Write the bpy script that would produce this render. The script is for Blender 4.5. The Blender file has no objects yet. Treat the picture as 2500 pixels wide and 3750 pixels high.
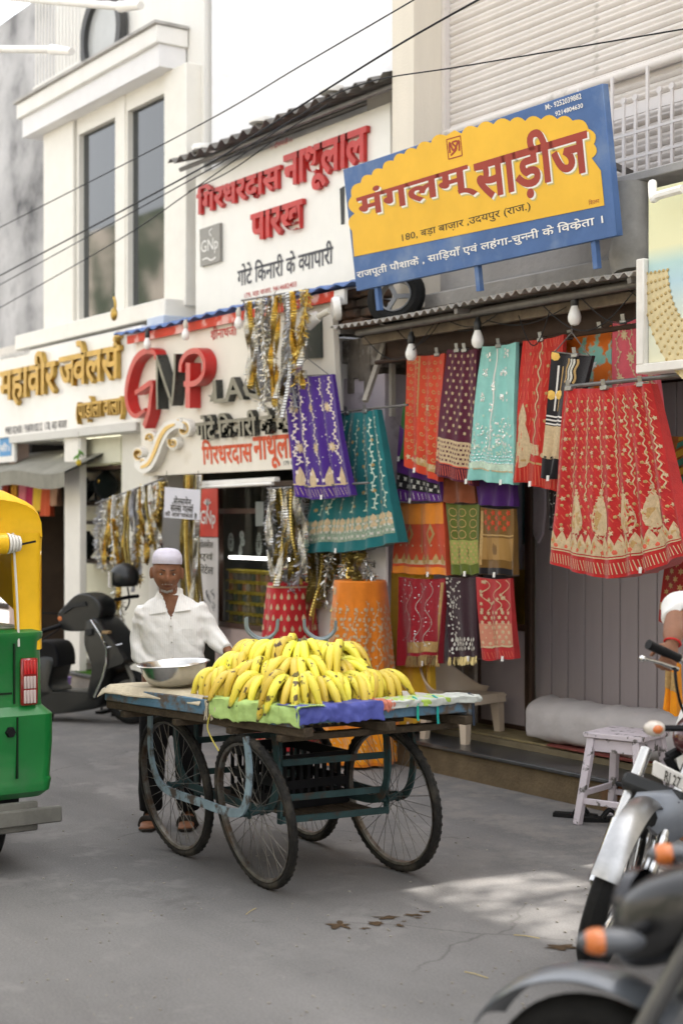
import bpy, bmesh, math, random
from mathutils import Vector as V, Matrix, noise
random.seed(7)
sc = bpy.context.scene; COL = sc.collection
# ---------------- camera ----------------
F = 5600.0; CZ = 1.68; TH = math.radians(34.2); HOR = 1890.0
DV = V((-math.cos(TH), math.sin(TH), 0)); RV = V((math.sin(TH), math.cos(TH), 0)); ZV = V((0, 0, 1))
cam = bpy.data.cameras.new('camera'); co = bpy.data.objects.new('camera', cam); COL.objects.link(co); sc.camera = co
co.location = (0, 0, CZ); co.rotation_euler = (math.pi/2, 0, math.atan2(DV.y, DV.x)-math.pi/2)
cam.sensor_fit = 'HORIZONTAL'; cam.sensor_width = 24; cam.lens = 24*F/2500; cam.shift_y = (HOR-1875)/2500
cam.clip_end = 500; cam.dof.use_dof = True; cam.dof.focus_distance = 7.6; cam.dof.aperture_fstop = 2.0
# ---------------- sky, sun, exposure ----------------
SUN_EL = math.radians(52); SUN_AZ = math.radians(82)       # direction towards the sun, angle from +X
sdir = V((math.cos(SUN_EL)*math.cos(SUN_AZ), math.cos(SUN_EL)*math.sin(SUN_AZ), math.sin(SUN_EL)))
w = bpy.data.worlds.new('World'); sc.world = w; w.use_nodes = True; wt = w.node_tree
sky = wt.nodes.new('ShaderNodeTexSky'); sky.sky_type = 'NISHITA'; sky.sun_disc = False
sky.sun_elevation = SUN_EL; sky.sun_rotation = math.radians(90)-SUN_AZ
sky.dust_density = 6; sky.air_density = 1.0; sky.ozone_density = 1.0
hs = wt.nodes.new('ShaderNodeHueSaturation'); hs.inputs['Saturation'].default_value = 0.16
bg = wt.nodes['Background']; bg.inputs[1].default_value = 0.15
wt.links.new(sky.outputs[0], hs.inputs['Color']); wt.links.new(hs.outputs[0], bg.inputs[0])
sl = bpy.data.lights.new('sun', 'SUN'); sl.energy = 3.2; sl.angle = math.radians(0.8); sl.color = (1, .95, .88)
so = bpy.data.objects.new('sun', sl); COL.objects.link(so); so.rotation_euler = (-sdir).to_track_quat('-Z', 'Y').to_euler()
sc.view_settings.view_transform = 'Standard'; sc.view_settings.look = 'None'; sc.view_settings.gamma = 1
sc.view_settings.exposure = 2.3
# ---------------- pixel -> place ----------------
def ray(px, py): return DV + RV*((px-1250)/F) + ZV*((HOR-py)/F)
def onY(px, py, Y): q = ray(px, py); return V((0, 0, CZ)) + q*(Y/q.y)
def onZ(px, py, Z): q = ray(px, py); return V((0, 0, CZ)) + q*((Z-CZ)/q.z)
def onX(px, py, X): q = ray(px, py); return V((0, 0, CZ)) + q*(X/q.x)
def onD(px, py, D): return V((0, 0, CZ)) + ray(px, py)*D
def onP(px, py, o, n): q = ray(px, py); return V((0, 0, CZ)) + q*((o-V((0, 0, CZ))).dot(n)/q.dot(n))
# ---------------- materials ----------------
MATS = {}
def M(name, col, rough=.6, metal=0, var=.12, vs=6, bump=.0, bs=40, spec=None, col2=None, c2at=.5, c2w=.08, c2s=3, coat=0, streak=False, emit=0, alpha=1, trans=0, sheen=0, uvdir=None):
    if name in MATS: return MATS[name]
    m = bpy.data.materials.new(name); m.use_nodes = True; t = m.node_tree; N = t.nodes; L = t.links
    b = N['Principled BSDF']; b.inputs['Roughness'].default_value = rough; b.inputs['Metallic'].default_value = metal
    b.inputs['Specular IOR Level'].default_value = spec if spec is not None else (.5 if rough < .45 or metal else .18); b.inputs['Coat Weight'].default_value = coat
    b.inputs['Alpha'].default_value = alpha; b.inputs['Transmission Weight'].default_value = trans
    if sheen: b.inputs['Sheen Weight'].default_value = sheen
    tc = N.new('ShaderNodeTexCoord'); src = tc.outputs['Object']
    if streak:
        mp = N.new('ShaderNodeMapping'); mp.inputs['Scale'].default_value = (1, 1, .12); L.new(src, mp.inputs[0]); src2 = mp.outputs[0]
    else: src2 = src
    n1 = N.new('ShaderNodeTexNoise'); n1.inputs['Scale'].default_value = vs; n1.inputs['Detail'].default_value = 6; n1.inputs['Roughness'].default_value = .65
    L.new(src2, n1.inputs[0])
    r = N.new('ShaderNodeValToRGB'); c = list(col)[:3]
    r.color_ramp.elements[0].position = .3; r.color_ramp.elements[1].position = .7
    r.color_ramp.elements[0].color = [max(0, x*(1-var)) for x in c]+[1]; r.color_ramp.elements[1].color = [min(1, x*(1+var*.7)) for x in c]+[1]
    L.new(n1.outputs[0], r.inputs[0]); out = r.outputs[0]
    if col2:
        n2 = N.new('ShaderNodeTexNoise'); n2.inputs['Scale'].default_value = c2s; n2.inputs['Detail'].default_value = 8; n2.inputs['Roughness'].default_value = .6
        L.new(src2, n2.inputs[0])
        r2 = N.new('ShaderNodeValToRGB'); r2.color_ramp.elements[0].position = c2at-c2w; r2.color_ramp.elements[1].position = c2at+c2w
        L.new(n2.outputs[0], r2.inputs[0]); mx = N.new('ShaderNodeMix'); mx.data_type = 'RGBA'
        L.new(r2.outputs[0], mx.inputs[0]); L.new(out, mx.inputs[6]); mx.inputs[7].default_value = list(col2)[:3]+[1]; out = mx.outputs[2]
    L.new(out, b.inputs['Base Color'])
    if emit: L.new(out, b.inputs['Emission Color']); b.inputs['Emission Strength'].default_value = emit
    if bump:
        n3 = N.new('ShaderNodeTexNoise'); n3.inputs['Scale'].default_value = bs; n3.inputs['Detail'].default_value = 5; L.new(src, n3.inputs[0])
        bp = N.new('ShaderNodeBump'); bp.inputs['Strength'].default_value = bump; bp.inputs['Distance'].default_value = .02
        L.new(n3.outputs[0], bp.inputs['Height']); L.new(bp.outputs[0], b.inputs['Normal'])
    MATS[name] = m; return m
# ---------------- objects ----------------
def wloc(o):
    p = V((0, 0, 0))
    while o is not None: p += o.location; o = o.parent
    return p
def tag(o, label=None, cat=None, group=None, kind=None):
    for k, v in (('label', label), ('category', cat), ('group', group), ('kind', kind)):
        if v: o[k] = v
    return o
def thing(name, label, cat, loc=(0, 0, 0), group=None):
    o = bpy.data.objects.new(name, None); o.empty_display_size = .1; COL.objects.link(o); o.location = loc
    return tag(o, label, cat, group)
def ortho(d):
    d = V(d).normalized(); a = V((0, 0, 1)) if abs(d.z) < .9 else V((1, 0, 0)); u = a.cross(d).normalized(); return u, d.cross(u).normalized()
class MB:
    def __init__(s): s.v = []; s.f = []; s.mi = []; s.cm = 0
    def add(s, vs, fs):
        k = len(s.v); s.v += [V(x) for x in vs]; s.f += [[i+k for i in f] for f in fs]; s.mi += [s.cm]*len(fs); return s
    def box(s, x0, x1, y0, y1, z0, z1, b=0):
        c = V(((x0+x1)/2, (y0+y1)/2, (z0+z1)/2)); return s.obox(c, (1, 0, 0), (0, 1, 0), (0, 0, 1), abs(x1-x0)/2, abs(y1-y0)/2, abs(z1-z0)/2, b)
    def obox(s, c, ax, ay, az, hx, hy, hz, b=0):
        ax, ay, az, c = V(ax), V(ay), V(az), V(c)
        if b <= 0 or b >= min(hx, hy, hz):
            vs = [c+ax*(hx*i)+ay*(hy*j)+az*(hz*k) for k in (-1, 1) for j in (-1, 1) for i in (-1, 1)]
            fs = [(0, 2, 3, 1), (4, 5, 7, 6), (0, 1, 5, 4), (2, 6, 7, 3), (0, 4, 6, 2), (1, 3, 7, 5)]
            return s.add(vs, fs)
        vs = []; fs = []; ix = {}
        for i in (-1, 1):
            for j in (-1, 1):
                for k in (-1, 1):
                    for a, (x, y, z) in enumerate(((hx, hy-b, hz-b), (hx-b, hy, hz-b), (hx-b, hy-b, hz))):
                        ix[i, j, k, a] = len(vs); vs.append(c+ax*(x*i)+ay*(y*j)+az*(z*k))
        o4 = ((-1, -1), (1, -1), (1, 1), (-1, 1))
        for q in (-1, 1):
            fs.append([ix[q, j, k, 0] for j, k in o4]); fs.append([ix[i, q, k, 1] for i, k in o4]); fs.append([ix[i, j, q, 2] for i, j in o4])
        for p in (-1, 1):
            for q in (-1, 1):
                fs.append([ix[p, q, -1, 0], ix[p, q, 1, 0], ix[p, q, 1, 1], ix[p, q, -1, 1]])
                fs.append([ix[p, -1, q, 0], ix[p, 1, q, 0], ix[p, 1, q, 2], ix[p, -1, q, 2]])
                fs.append([ix[-1, p, q, 1], ix[1, p, q, 1], ix[1, p, q, 2], ix[-1, p, q, 2]])
        for i in (-1, 1):
            for j in (-1, 1):
                for k in (-1, 1): fs.append([ix[i, j, k, 0], ix[i, j, k, 1], ix[i, j, k, 2]])
        return s.add(vs, fs)
    def beam(s, p, q, wd, ht, up=(0, 0, 1), b=0):
        p, q = V(p), V(q); d = (q-p); L = d.length; d.normalize(); u = V(up).cross(d)
        if u.length < .01: u = V((1, 0, 0)).cross(d)
        u.normalize(); v = d.cross(u); return s.obox((p+q)/2, d, u, v, L/2, wd/2, ht/2, b)
    def tube(s, pts, r, n=8, cap=True, flat=1):
        pts = [V(p) for p in pts]; rs = r if isinstance(r, (list, tuple)) else [r]*len(pts); vs = []; fs = []; u = None
        for i, p in enumerate(pts):
            t = (pts[min(i+1, len(pts)-1)]-pts[max(i-1, 0)])
            if t.length < 1e-9: t = V((0, 0, 1))
            t.normalize()
            if u is None: u, v = ortho(t)
            else:
                u = u-t*u.dot(t); u.normalize(); v = t.cross(u)
            for k in range(n):
                a = 2*math.pi*k/n; vs.append(p+u*(rs[i]*math.cos(a))+v*(rs[i]*math.sin(a)*flat))
            if i: fs += [((i-1)*n+k, (i-1)*n+(k+1) % n, i*n+(k+1) % n, i*n+k) for k in range(n)]
        if cap: fs.append(list(range(n))[::-1]); fs.append([(len(pts)-1)*n+k for k in range(n)])
        return s.add(vs, fs)
    def cyl(s, p, q, r, n=16, r2=None): return s.tube([p, q], [r, r if r2 is None else r2], n)
    def lathe(s, o, ax, prof, n=24, ang=2*math.pi, a0=0):
        o = V(o); ax = V(ax).normalized(); u, v = ortho(ax); vs = []; fs = []; full = abs(ang-2*math.pi) < 1e-6; m = n if full else n+1
        for (r, h) in prof:
            for k in range(m):
                a = a0+ang*k/n; vs.append(o+ax*h+u*(r*math.cos(a))+v*(r*math.sin(a)))
        for i in range(len(prof)-1):
            for k in range(n): fs.append((i*m+k, i*m+(k+1) % m, (i+1)*m+(k+1) % m, (i+1)*m+k))
        return s.add(vs, fs)
    def torus(s, c, ax, R, r, n=40, k=8, rw=None):
        rw = rw or r; return s.lathe(c, ax, [(R+r*math.cos(2*math.pi*i/k), rw*math.sin(2*math.pi*i/k)) for i in range(k+1)], n)
    def ball(s, c, rx, ry=None, rz=None, n=16, m=10, fn=None):
        ry = ry or rx; rz = rz or rx; vs = []; fs = []
        for j in range(m+1):
            p = math.pi*j/m
            for k in range(n):
                a = 2*math.pi*k/n; q = V((math.sin(p)*math.cos(a), math.sin(p)*math.sin(a), math.cos(p)))
                if fn: q = fn(q)
                vs.append(V(c)+V((q.x*rx, q.y*ry, q.z*rz)))
        for j in range(m):
            for k in range(n): fs.append((j*n+k, (j+1)*n+k, (j+1)*n+(k+1) % n, j*n+(k+1) % n))
        return s.add(vs, fs)
    def grid(s, fn, nu, nv):
        vs = [fn(i/nu, j/nv) for j in range(nv+1) for i in range(nu+1)]
        return s.add(vs, [(j*(nu+1)+i, j*(nu+1)+i+1, (j+1)*(nu+1)+i+1, (j+1)*(nu+1)+i) for j in range(nv) for i in range(nu)])
    def prism(s, pts, off):
        n = len(pts); off = V(off); vs = [V(p) for p in pts]+[V(p)+off for p in pts]
        return s.add(vs, [list(range(n))[::-1], list(range(n, 2*n))]+[(i, (i+1) % n, n+(i+1) % n, n+i) for i in range(n)])
    def loft(s, rings, cap=True):
        n = len(rings[0]); vs = [p for r in rings for p in r]; fs = []
        for i in range(len(rings)-1): fs += [(i*n+k, i*n+(k+1) % n, (i+1)*n+(k+1) % n, (i+1)*n+k) for k in range(n)]
        if cap: fs += [list(range(n))[::-1], [(len(rings)-1)*n+k for k in range(n)]]
        return s.add(vs, fs)
    def join(s, o): k = len(s.v); s.v += o.v; s.f += [[i+k for i in f] for f in o.f]; s.mi += o.mi; return s
    def mesh(s, name, mat, off=V((0, 0, 0)), smooth=40, fixn=True):
        me = bpy.data.meshes.new(name); me.from_pydata([tuple(p-off) for p in s.v], [], s.f)
        for m in (mat if isinstance(mat, (list, tuple)) else [mat]): me.materials.append(m)
        if max(s.mi, default=0) > 0: me.polygons.foreach_set('material_index', s.mi)
        if fixn:
            bm = bmesh.new(); bm.from_mesh(me); bmesh.ops.recalc_face_normals(bm, faces=bm.faces); bm.to_mesh(me); bm.free()
        if smooth:
            me.polygons.foreach_set('use_smooth', [True]*len(me.polygons)); me.set_sharp_from_angle(angle=math.radians(smooth))
        me.update(); return me
    def build(s, name, mat, parent=None, smooth=40, label=None, cat=None, group=None, kind=None, loc=None, fixn=True):
        off = wloc(parent) if parent else (V(loc) if loc is not None else V((0, 0, 0)))
        o = bpy.data.objects.new(name, s.mesh(name, mat, off, smooth, fixn)); COL.objects.link(o)
        if parent: o.parent = parent
        elif loc is not None: o.location = loc
        return tag(o, label, cat, group, kind)
def place(name, me, parent, loc=(0, 0, 0), rot=(0, 0, 0), scale=(1, 1, 1)):
    o = bpy.data.objects.new(name, me); COL.objects.link(o); o.parent = parent; o.location = loc; o.rotation_euler = rot; o.scale = scale; return o
def bez(p0, p1, p2, p3, n=12):
    p0, p1, p2, p3 = V(p0), V(p1), V(p2), V(p3)
    return [p0*(1-t)**3+p1*3*t*(1-t)**2+p2*3*t*t*(1-t)+p3*t**3 for t in [i/n for i in range(n+1)]]
def smooth_pts(P, n=6):
    P = [V(p) for p in P]; out = []
    for i in range(len(P)-1):
        a, b, c, d = P[max(i-1, 0)], P[i], P[i+1], P[min(i+2, len(P)-1)]
        for k in range(n):
            t = k/n; out.append(((b*2)+(c-a)*t+(a*2-b*5+c*4-d)*t*t+(b*3-a-c*3+d)*t**3)*.5)
    return out+[P[-1]]
# ---------------- lettering ----------------
_tc = {}
def _raw(body, ext, off, res):
    k = (body, ext, off, res)
    if k not in _tc:
        c = bpy.data.curves.new('text', 'FONT'); c.body = body; c.extrude = ext; c.offset = off; c.resolution_u = res; c.fill_mode = 'BOTH' if ext else 'FRONT'
        o = bpy.data.objects.new('text', c); COL.objects.link(o); bpy.context.view_layer.update()
        me = bpy.data.meshes.new_from_object(o.evaluated_get(bpy.context.evaluated_depsgraph_get()))
        bpy.data.objects.remove(o); bpy.data.curves.remove(c); _tc[k] = me
    return _tc[k]
def glyphs(txt, ext=0, off=0.0, res=2, cut=.13):
    """'~' after a letter: its half form; '`': ra-stroke below; '^': reph above"""
    x = 0; vs = []; fs = []; segs = txt.split('~'); mark = []
    for si, sg in enumerate(segs):
        body = ''
        for ch in sg:
            if ch in '`^':
                me = _raw(body, 0, off, res); xm = max((v.co.x for v in me.vertices), default=0); mark.append((ch, x+xm))
            else: body += ch
        if not body.strip():
            x += .25*len(body); continue
        me = _raw(body, ext, off, res); bm = bmesh.new(); bm.from_mesh(me); xm = max(v.co.x for v in bm.verts)
        if si < len(segs)-1:
            bmesh.ops.bisect_plane(bm, geom=bm.verts[:]+bm.edges[:]+bm.faces[:], plane_co=(xm-cut-off, 0, 0), plane_no=(1, 0, 0), clear_outer=True); xm -= cut+off
        k = len(vs); bm.verts.index_update()
        vs += [V((v.co.x+x, v.co.y, v.co.z)) for v in bm.verts]; fs += [[v.index+k for v in f.verts] for f in bm.faces]; bm.free()
        x += xm
        if body.endswith(' '): x += .22
    t = .045+off
    for ch, xx in mark:
        P = [(-.18, .12), (-.42, -.06)] if ch == '`' else [(-.13, .62), (-.20, .72), (-.17, .82), (-.07, .86), (0, .84)]
        for i in range(len(P)-1):
            a, b = V((P[i][0]+xx, P[i][1], 0)), V((P[i+1][0]+xx, P[i+1][1], 0)); d = (b-a).normalized(); n = V((-d.y, d.x, 0))*t; k = len(vs)
            if ext:
                q = [a-n, b-n, b+n, a+n]; vs += [p+V((0, 0, -ext)) for p in q]+[p+V((0, 0, ext)) for p in q]
                fs += [[k+3, k+2, k+1, k], [k+4, k+5, k+6, k+7]]+[[k+j, k+(j+1) % 4, k+4+(j+1) % 4, k+4+j] for j in range(4)]
            else: vs += [a-n, b-n, b+n, a+n]; fs.append([k, k+1, k+2, k+3])
    return vs, fs
class Board:
    """a flat board in the place: o = lower-left corner, u along, v up, n towards the street"""
    def __init__(s, o, u, v):
        s.o = V(o); s.u = V(u).normalized(); s.v = V(v).normalized(); s.n = s.u.cross(s.v).normalized(); s.ru = V(u).length; s.rv = V(v).length
    def uv(s, px, py): p = onP(px, py, s.o, s.n)-s.o; return p.dot(s.u), p.dot(s.v)
    def at(s, a, b, h=0): return s.o+s.u*a+s.v*b+s.n*h
    def text(s, name, txt, box, mat, parent, depth=0, off=.0, lift=.004, res=2, side=None):
        """box: (x left, y bottom at left) and (x right, y top at right), photo pixels"""
        a0, b0 = s.uv(*box[0]); a1, b1 = s.uv(*box[1]); vs, fs = glyphs(txt, .5 if depth else 0, off, res)
        x0, x1 = min(p.x for p in vs), max(p.x for p in vs); y0, y1 = min(p.y for p in vs), max(p.y for p in vs); m = MB()
        m.add([s.at(a0+(p.x-x0)/(x1-x0)*(a1-a0), b0+(p.y-y0)/(y1-y0)*(b1-b0), lift+(p.z+.5)*depth) for p in vs], fs)
        if side:
            k = 0
            for i, f in enumerate(m.f):
                e = (m.v[f[1]]-m.v[f[0]]).cross(m.v[f[2]]-m.v[f[1]])
                if e.length > 1e-12 and abs(e.normalized().dot(s.n)) < .5: m.mi[i] = 1
            return m.build(name, [mat, side], parent, smooth=0, fixn=False)
        return m.build(name, mat, parent, smooth=0, fixn=bool(depth))
    def poly(s, name, pts, mat, parent, h0=.002, h1=.004, px=True):
        q = [s.uv(*p) if px else p for p in pts]; m = MB(); m.prism([s.at(a, b, h0) for a, b in q], s.n*(h1-h0)); return m.build(name, mat, parent, smooth=0)
    def slab(s, t, b=0):
        m = MB(); m.obox(s.at(s.ru/2, s.rv/2, -t/2), s.u, s.v, s.n, s.ru/2, s.rv/2, t/2, b); return m
# ================= ground =================
def road_mat():
    m = bpy.data.materials.new('road_asphalt'); m.use_nodes = True; t = m.node_tree; N = t.nodes; L = t.links; b = N['Principled BSDF']
    tc = N.new('ShaderNodeTexCoord')
    def nz(s, d=6, r=.6):
        n = N.new('ShaderNodeTexNoise'); n.inputs['Scale'].default_value = s; n.inputs['Detail'].default_value = d; n.inputs['Roughness'].default_value = r; L.new(tc.outputs['Object'], n.inputs[0]); return n.outputs[0]
    def ramp(src, a, ca, bb, cb):
        r = N.new('ShaderNodeValToRGB'); r.color_ramp.elements[0].position = a; r.color_ramp.elements[1].position = bb
        r.color_ramp.elements[0].color = (*ca, 1); r.color_ramp.elements[1].color = (*cb, 1); L.new(src, r.inputs[0]); return r.outputs[0]
    def mix(f, a, bb, mode='MIX'):
        x = N.new('ShaderNodeMix'); x.data_type = 'RGBA'; x.blend_type = mode
        if hasattr(f, 'links'): L.new(f, x.inputs[0])
        else: x.inputs[0].default_value = f
        L.new(a, x.inputs[6])
        if hasattr(bb, 'links'): L.new(bb, x.inputs[7])
        else: x.inputs[7].default_value = (*bb, 1)
        return x.outputs[2]
    base = ramp(nz(.55, 8, .65), .34, (.136, .131, .127), .66, (.188, .182, .177))
    fine = ramp(nz(95, 3, .7), .3, (.72, .72, .72), .72, (1.2, 1.2, 1.2)); base = mix(.8, base, fine, 'MULTIPLY')
    blot = ramp(nz(2.3, 7, .7), .54, (0, 0, 0), .64, (1, 1, 1)); base = mix(blot, base, (.195, .188, .181))
    dark = ramp(nz(1.4, 9, .75), .60, (0, 0, 0), .72, (.75, .75, .75)); base = mix(dark, base, (.095, .090, .086))
    # worn tyre tracks along the street
    mp = N.new('ShaderNodeMapping'); mp.inputs['Scale'].default_value = (.12, 1.6, 1); L.new(tc.outputs['Object'], mp.inputs[0])
    n = N.new('ShaderNodeTexNoise'); n.inputs['Scale'].default_value = 1.5; n.inputs['Detail'].default_value = 5; L.new(mp.outputs[0], n.inputs[0])
    base = mix(.7, base, ramp(n.outputs[0], .35, (.82, .82, .82), .65, (1.12, 1.11, 1.10)), 'MULTIPLY')
    # small pale specks of grit
    vo = N.new('ShaderNodeTexVoronoi'); vo.inputs['Scale'].default_value = 14; L.new(tc.outputs['Object'], vo.inputs[0])
    base = mix(ramp(vo.outputs[0], .035, (.5, .5, .5), .06, (0, 0, 0)), base, (.30, .28, .26))
    # hairline cracks, long sealed seams, dust drifting along the step
    nv = N.new('ShaderNodeTexNoise'); nv.inputs['Scale'].default_value = 1.3; nv.inputs['Detail'].default_value = 5; L.new(tc.outputs['Object'], nv.inputs[0])
    ad = N.new('ShaderNodeMix'); ad.data_type = 'RGBA'; ad.inputs[0].default_value = .35; L.new(tc.outputs['Object'], ad.inputs[6]); L.new(nv.outputs['Color'], ad.inputs[7])
    v2 = N.new('ShaderNodeTexVoronoi'); v2.feature = 'DISTANCE_TO_EDGE'; v2.inputs['Scale'].default_value = .85; L.new(ad.outputs[2], v2.inputs[0])
    crk = ramp(v2.outputs[0], .001, (.5, .5, .5), .005, (0, 0, 0)); brk = ramp(nz(.9, 4), .50, (0, 0, 0), .56, (1, 1, 1)); mm = N.new('ShaderNodeMix'); mm.data_type = 'RGBA'; mm.blend_type = 'MULTIPLY'; mm.inputs[0].default_value = 1; L.new(crk, mm.inputs[6]); L.new(brk, mm.inputs[7]); base = mix(mm.outputs[2], base, (.055, .05, .046))
    sx = N.new('ShaderNodeSeparateXYZ'); L.new(tc.outputs['Object'], sx.inputs[0]); mr = N.new('ShaderNodeMapRange'); mr.inputs[1].default_value = 4.2; mr.inputs[2].default_value = 6.1; L.new(sx.outputs[1], mr.inputs[0])
    ml = N.new('ShaderNodeMath'); ml.operation = 'MULTIPLY'; L.new(mr.outputs[0], ml.inputs[0]); L.new(ramp(nz(3.2, 8, .75), .47, (0, 0, 0), .60, (1, 1, 1)), ml.inputs[1]); base = mix(ml.outputs[0], base, (.235, .215, .195))
    L.new(base, b.inputs['Base Color']); b.inputs['Roughness'].default_value = .85; b.inputs['Specular IOR Level'].default_value = .2
    bp = N.new('ShaderNodeBump'); bp.inputs['Strength'].default_value = .45; bp.inputs['Distance'].default_value = .01
    L.new(nz(110, 4, .7), bp.inputs['Height']); L.new(bp.outputs[0], b.inputs['Normal']); return m
g = MB(); g.grid(lambda u, v: V((-90+160*u, -60+120*v, 0)), 40, 40); g.build('road', road_mat(), kind='structure', smooth=0)
# ================= saree shop building =================
CREAM = M('cream_paint', (.72, .66, .56), .75, var=.08, vs=2.5, bump=.15, bs=60, col2=(.50, .44, .36), c2at=.66, c2w=.06, c2s=2.2, streak=True)
WHITE = M('white_plaster', (.86, .86, .88), .8, var=.06, vs=2, bump=.9, bs=7, col2=(.70, .69, .68), c2at=.66, c2w=.10, c2s=1.6, streak=True)
WHITEP = M('white_paint', (.82, .80, .76), .55, var=.07, vs=3, bump=.12, bs=30, col2=(.58, .54, .47), c2at=.68, c2w=.07, c2s=2.2, streak=True)
LILAC = M('lilac_plaster', (.47, .42, .46), .85, var=.12, vs=3, bump=.3, bs=30, col2=(.28, .25, .25), c2at=.64, c2w=.05, c2s=3)
LILACD = M('lilac_wood_paint', (.34, .30, .305), .6, var=.1, vs=4, bump=.08, bs=25, col2=(.24, .21, .21), c2at=.66, c2w=.07, c2s=2, streak=True)
CEMENT = M('bare_cement', (.16, .14, .12), .9, var=.35, vs=7, bump=.9, bs=18, col2=(.30, .28, .26), c2at=.6, c2w=.05, c2s=6)
PLASTER = M('grey_plaster', (.46, .44, .42), .85, var=.15, vs=2.5, bump=.3, bs=25, col2=(.22, .21, .19), c2at=.62, c2w=.10, c2s=2.5, streak=True)
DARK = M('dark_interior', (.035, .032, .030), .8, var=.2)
DWOOD = M('dark_wood', (.055, .032, .022), .5, var=.25, vs=10)
BLKST = M('black_stone', (.035, .036, .037), .28, var=.3, vs=5, bump=.06, bs=60, col2=(.09, .088, .085), c2at=.62, c2w=.1, c2s=4)
STEPM = M('brown_stained_render', (.13, .095, .055), .8, var=.3, vs=6, bump=.4, bs=50, col2=(.26, .085, .03), c2at=.665, c2w=.08, c2s=1.7)
TILE = M('old_floor_tile', (.25, .20, .10), .5, var=.3, vs=5, col2=(.12, .10, .07), c2at=.6, c2w=.1, c2s=4)
SHUT = M('shutter_paint', (.70, .65, .61), .5, var=.06, vs=3, bump=.05, col2=(.50, .46, .42), c2at=.68, c2w=.05, c2s=7)
GRILLE = M('grille_paint', (.68, .64, .62), .45, var=.05)
YF = 6.1
B = thing('saree_shop_building', 'cream and lilac shop building with upstairs roller shutter above the saree stall', 'building', (-7.2, 6.1, 0))
m = MB(); m.box(-9.0, -5.2, YF+.02, 13, 0, .165); m.build('plinth', STEPM, B)
m = MB()
x = -9.0
m.box(-9.02, -5.18, YF-.012, 6.44, .166, .192, .006); m.build('stone_slab', BLKST, B)
m = MB(); m.box(-9.0, -5.18, 6.42, 9.2, .193, .232); m.build('shop_floor', M('floor_border', (.16, .13, .08), .6, var=.2), B)
tm = None
fl = [o for o in B.children if o.name.startswith('shop_floor')][0]
for i in range(11):
    for j in range(2):
        if tm is None:
            q = MB(); q.box(-.15, .15, -.15, .15, 0, .012, .003); tm = q.mesh('floor_tile', TILE)
        place('floor_tile', tm, fl, V((-8.4+.305*i, 6.6+.305*j, .232))-wloc(fl), (0, 0, random.choice((0, 1.5708, 3.1416))))
# lower walls
m = MB(); m.box(-9.02, -8.52, 6.15, 6.75, .233, 2.66); m.build('pillar', LILAC, B)
m = MB()
for k in range(7):
    x0 = -9.03+.07*k; zb = (2.86, 2.78, 2.74, 2.72, 2.76, 2.82, 2.80)[k]
    m.box(x0, x0+.073, 6.135+.006*(k % 2), 6.75, zb-.14*(k % 3 == 1)-.09, 2.93)
m.build('broken_plaster', CEMENT, B, smooth=0)
m = MB(); m.box(-8.52, -5.2, 8.6, 8.7, .23, 2.95); m.build('back_wall', M('inner_wall', (.26, .23, .22), .9, var=.1), B)
m = MB(); m.box(-5.3, -5.2, 6.72, 8.6, .23, 2.95); m.build('side_wall', LILAC, B)
m = MB(); m.box(-8.52, -5.2, 6.70, 6.80, 2.50, 2.96); m.build('lintel', M('lintel_paint', (.33, .27, .25), .8, var=.15, vs=4), B)
m = MB(); m.box(-9.02, -5.2, 6.16, 8.7, 2.962, 3.06); m.build('ceiling_slab', CEMENT, B)
m = MB(); m.box(-9.02, -5.2, 6.32, 12.8, 3.062, 3.52); m.build('upper_wall', PLASTER, B)
m = MB(); m.box(-8.55, -5.2, 6.19, 6.315, 2.99, 3.16, .01); m.build('ledge', PLASTER, B)
m = MB(); m.box(-8.37, -8.12, 6.1, 6.6, 3.07, 9.6, .006); m.build('pillar', CREAM, B)
m = MB(); m.box(-5.70, -5.40, 6.1, 6.6, 3.57, 9.6, .006); m.build('pillar', CREAM, B)
m = MB(); m.box(-8.12, -5.70, 6.42, 12.8, 3.53, 9.6); m.box(-5.6995, -5.19, 6.61, 12.8, 3.53, 9.6); m.box(-8.37, -8.121, 6.61, 12.8, 3.53, 9.6); m.build('upper_wall', CREAM, B)
# roller shutter slats, each its own piece
rs = MB(); rs.box(-8.118, -8.085, 6.33, 6.40, 3.55, 7.2); rs = rs.build('roller_shutter', SHUT, B)
m = MB(); m.box(-5.735, -5.703, 6.33, 6.40, 3.55, 7.2); m.build('guide_rail', SHUT, rs)
q = MB(); W2 = 1.172; prof = [(0, .0), (-.014, .010), (-.017, .024), (-.004, .034), (-.004, .040), (-.012, .047), (-.013, .060), (-.006, .070), (0, .073)]
vs = []; n = len(prof)
q.grid(lambda u, v: V((-W2+2*W2*u, prof[round(v*(n-1))][0], prof[round(v*(n-1))][1])), 1, n-1)
sm = q.mesh('slat', SHUT, smooth=60)
for i in range(33): place('slat', sm, rs, V((-6.91, 6.385, 3.56+.0745*i))-wloc(rs))
m = MB(); m.cyl((-8.08, 6.335, 4.24), (-5.74, 6.335, 4.24), .028, 10); m.build('bottom_rod', SHUT, B)
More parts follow.
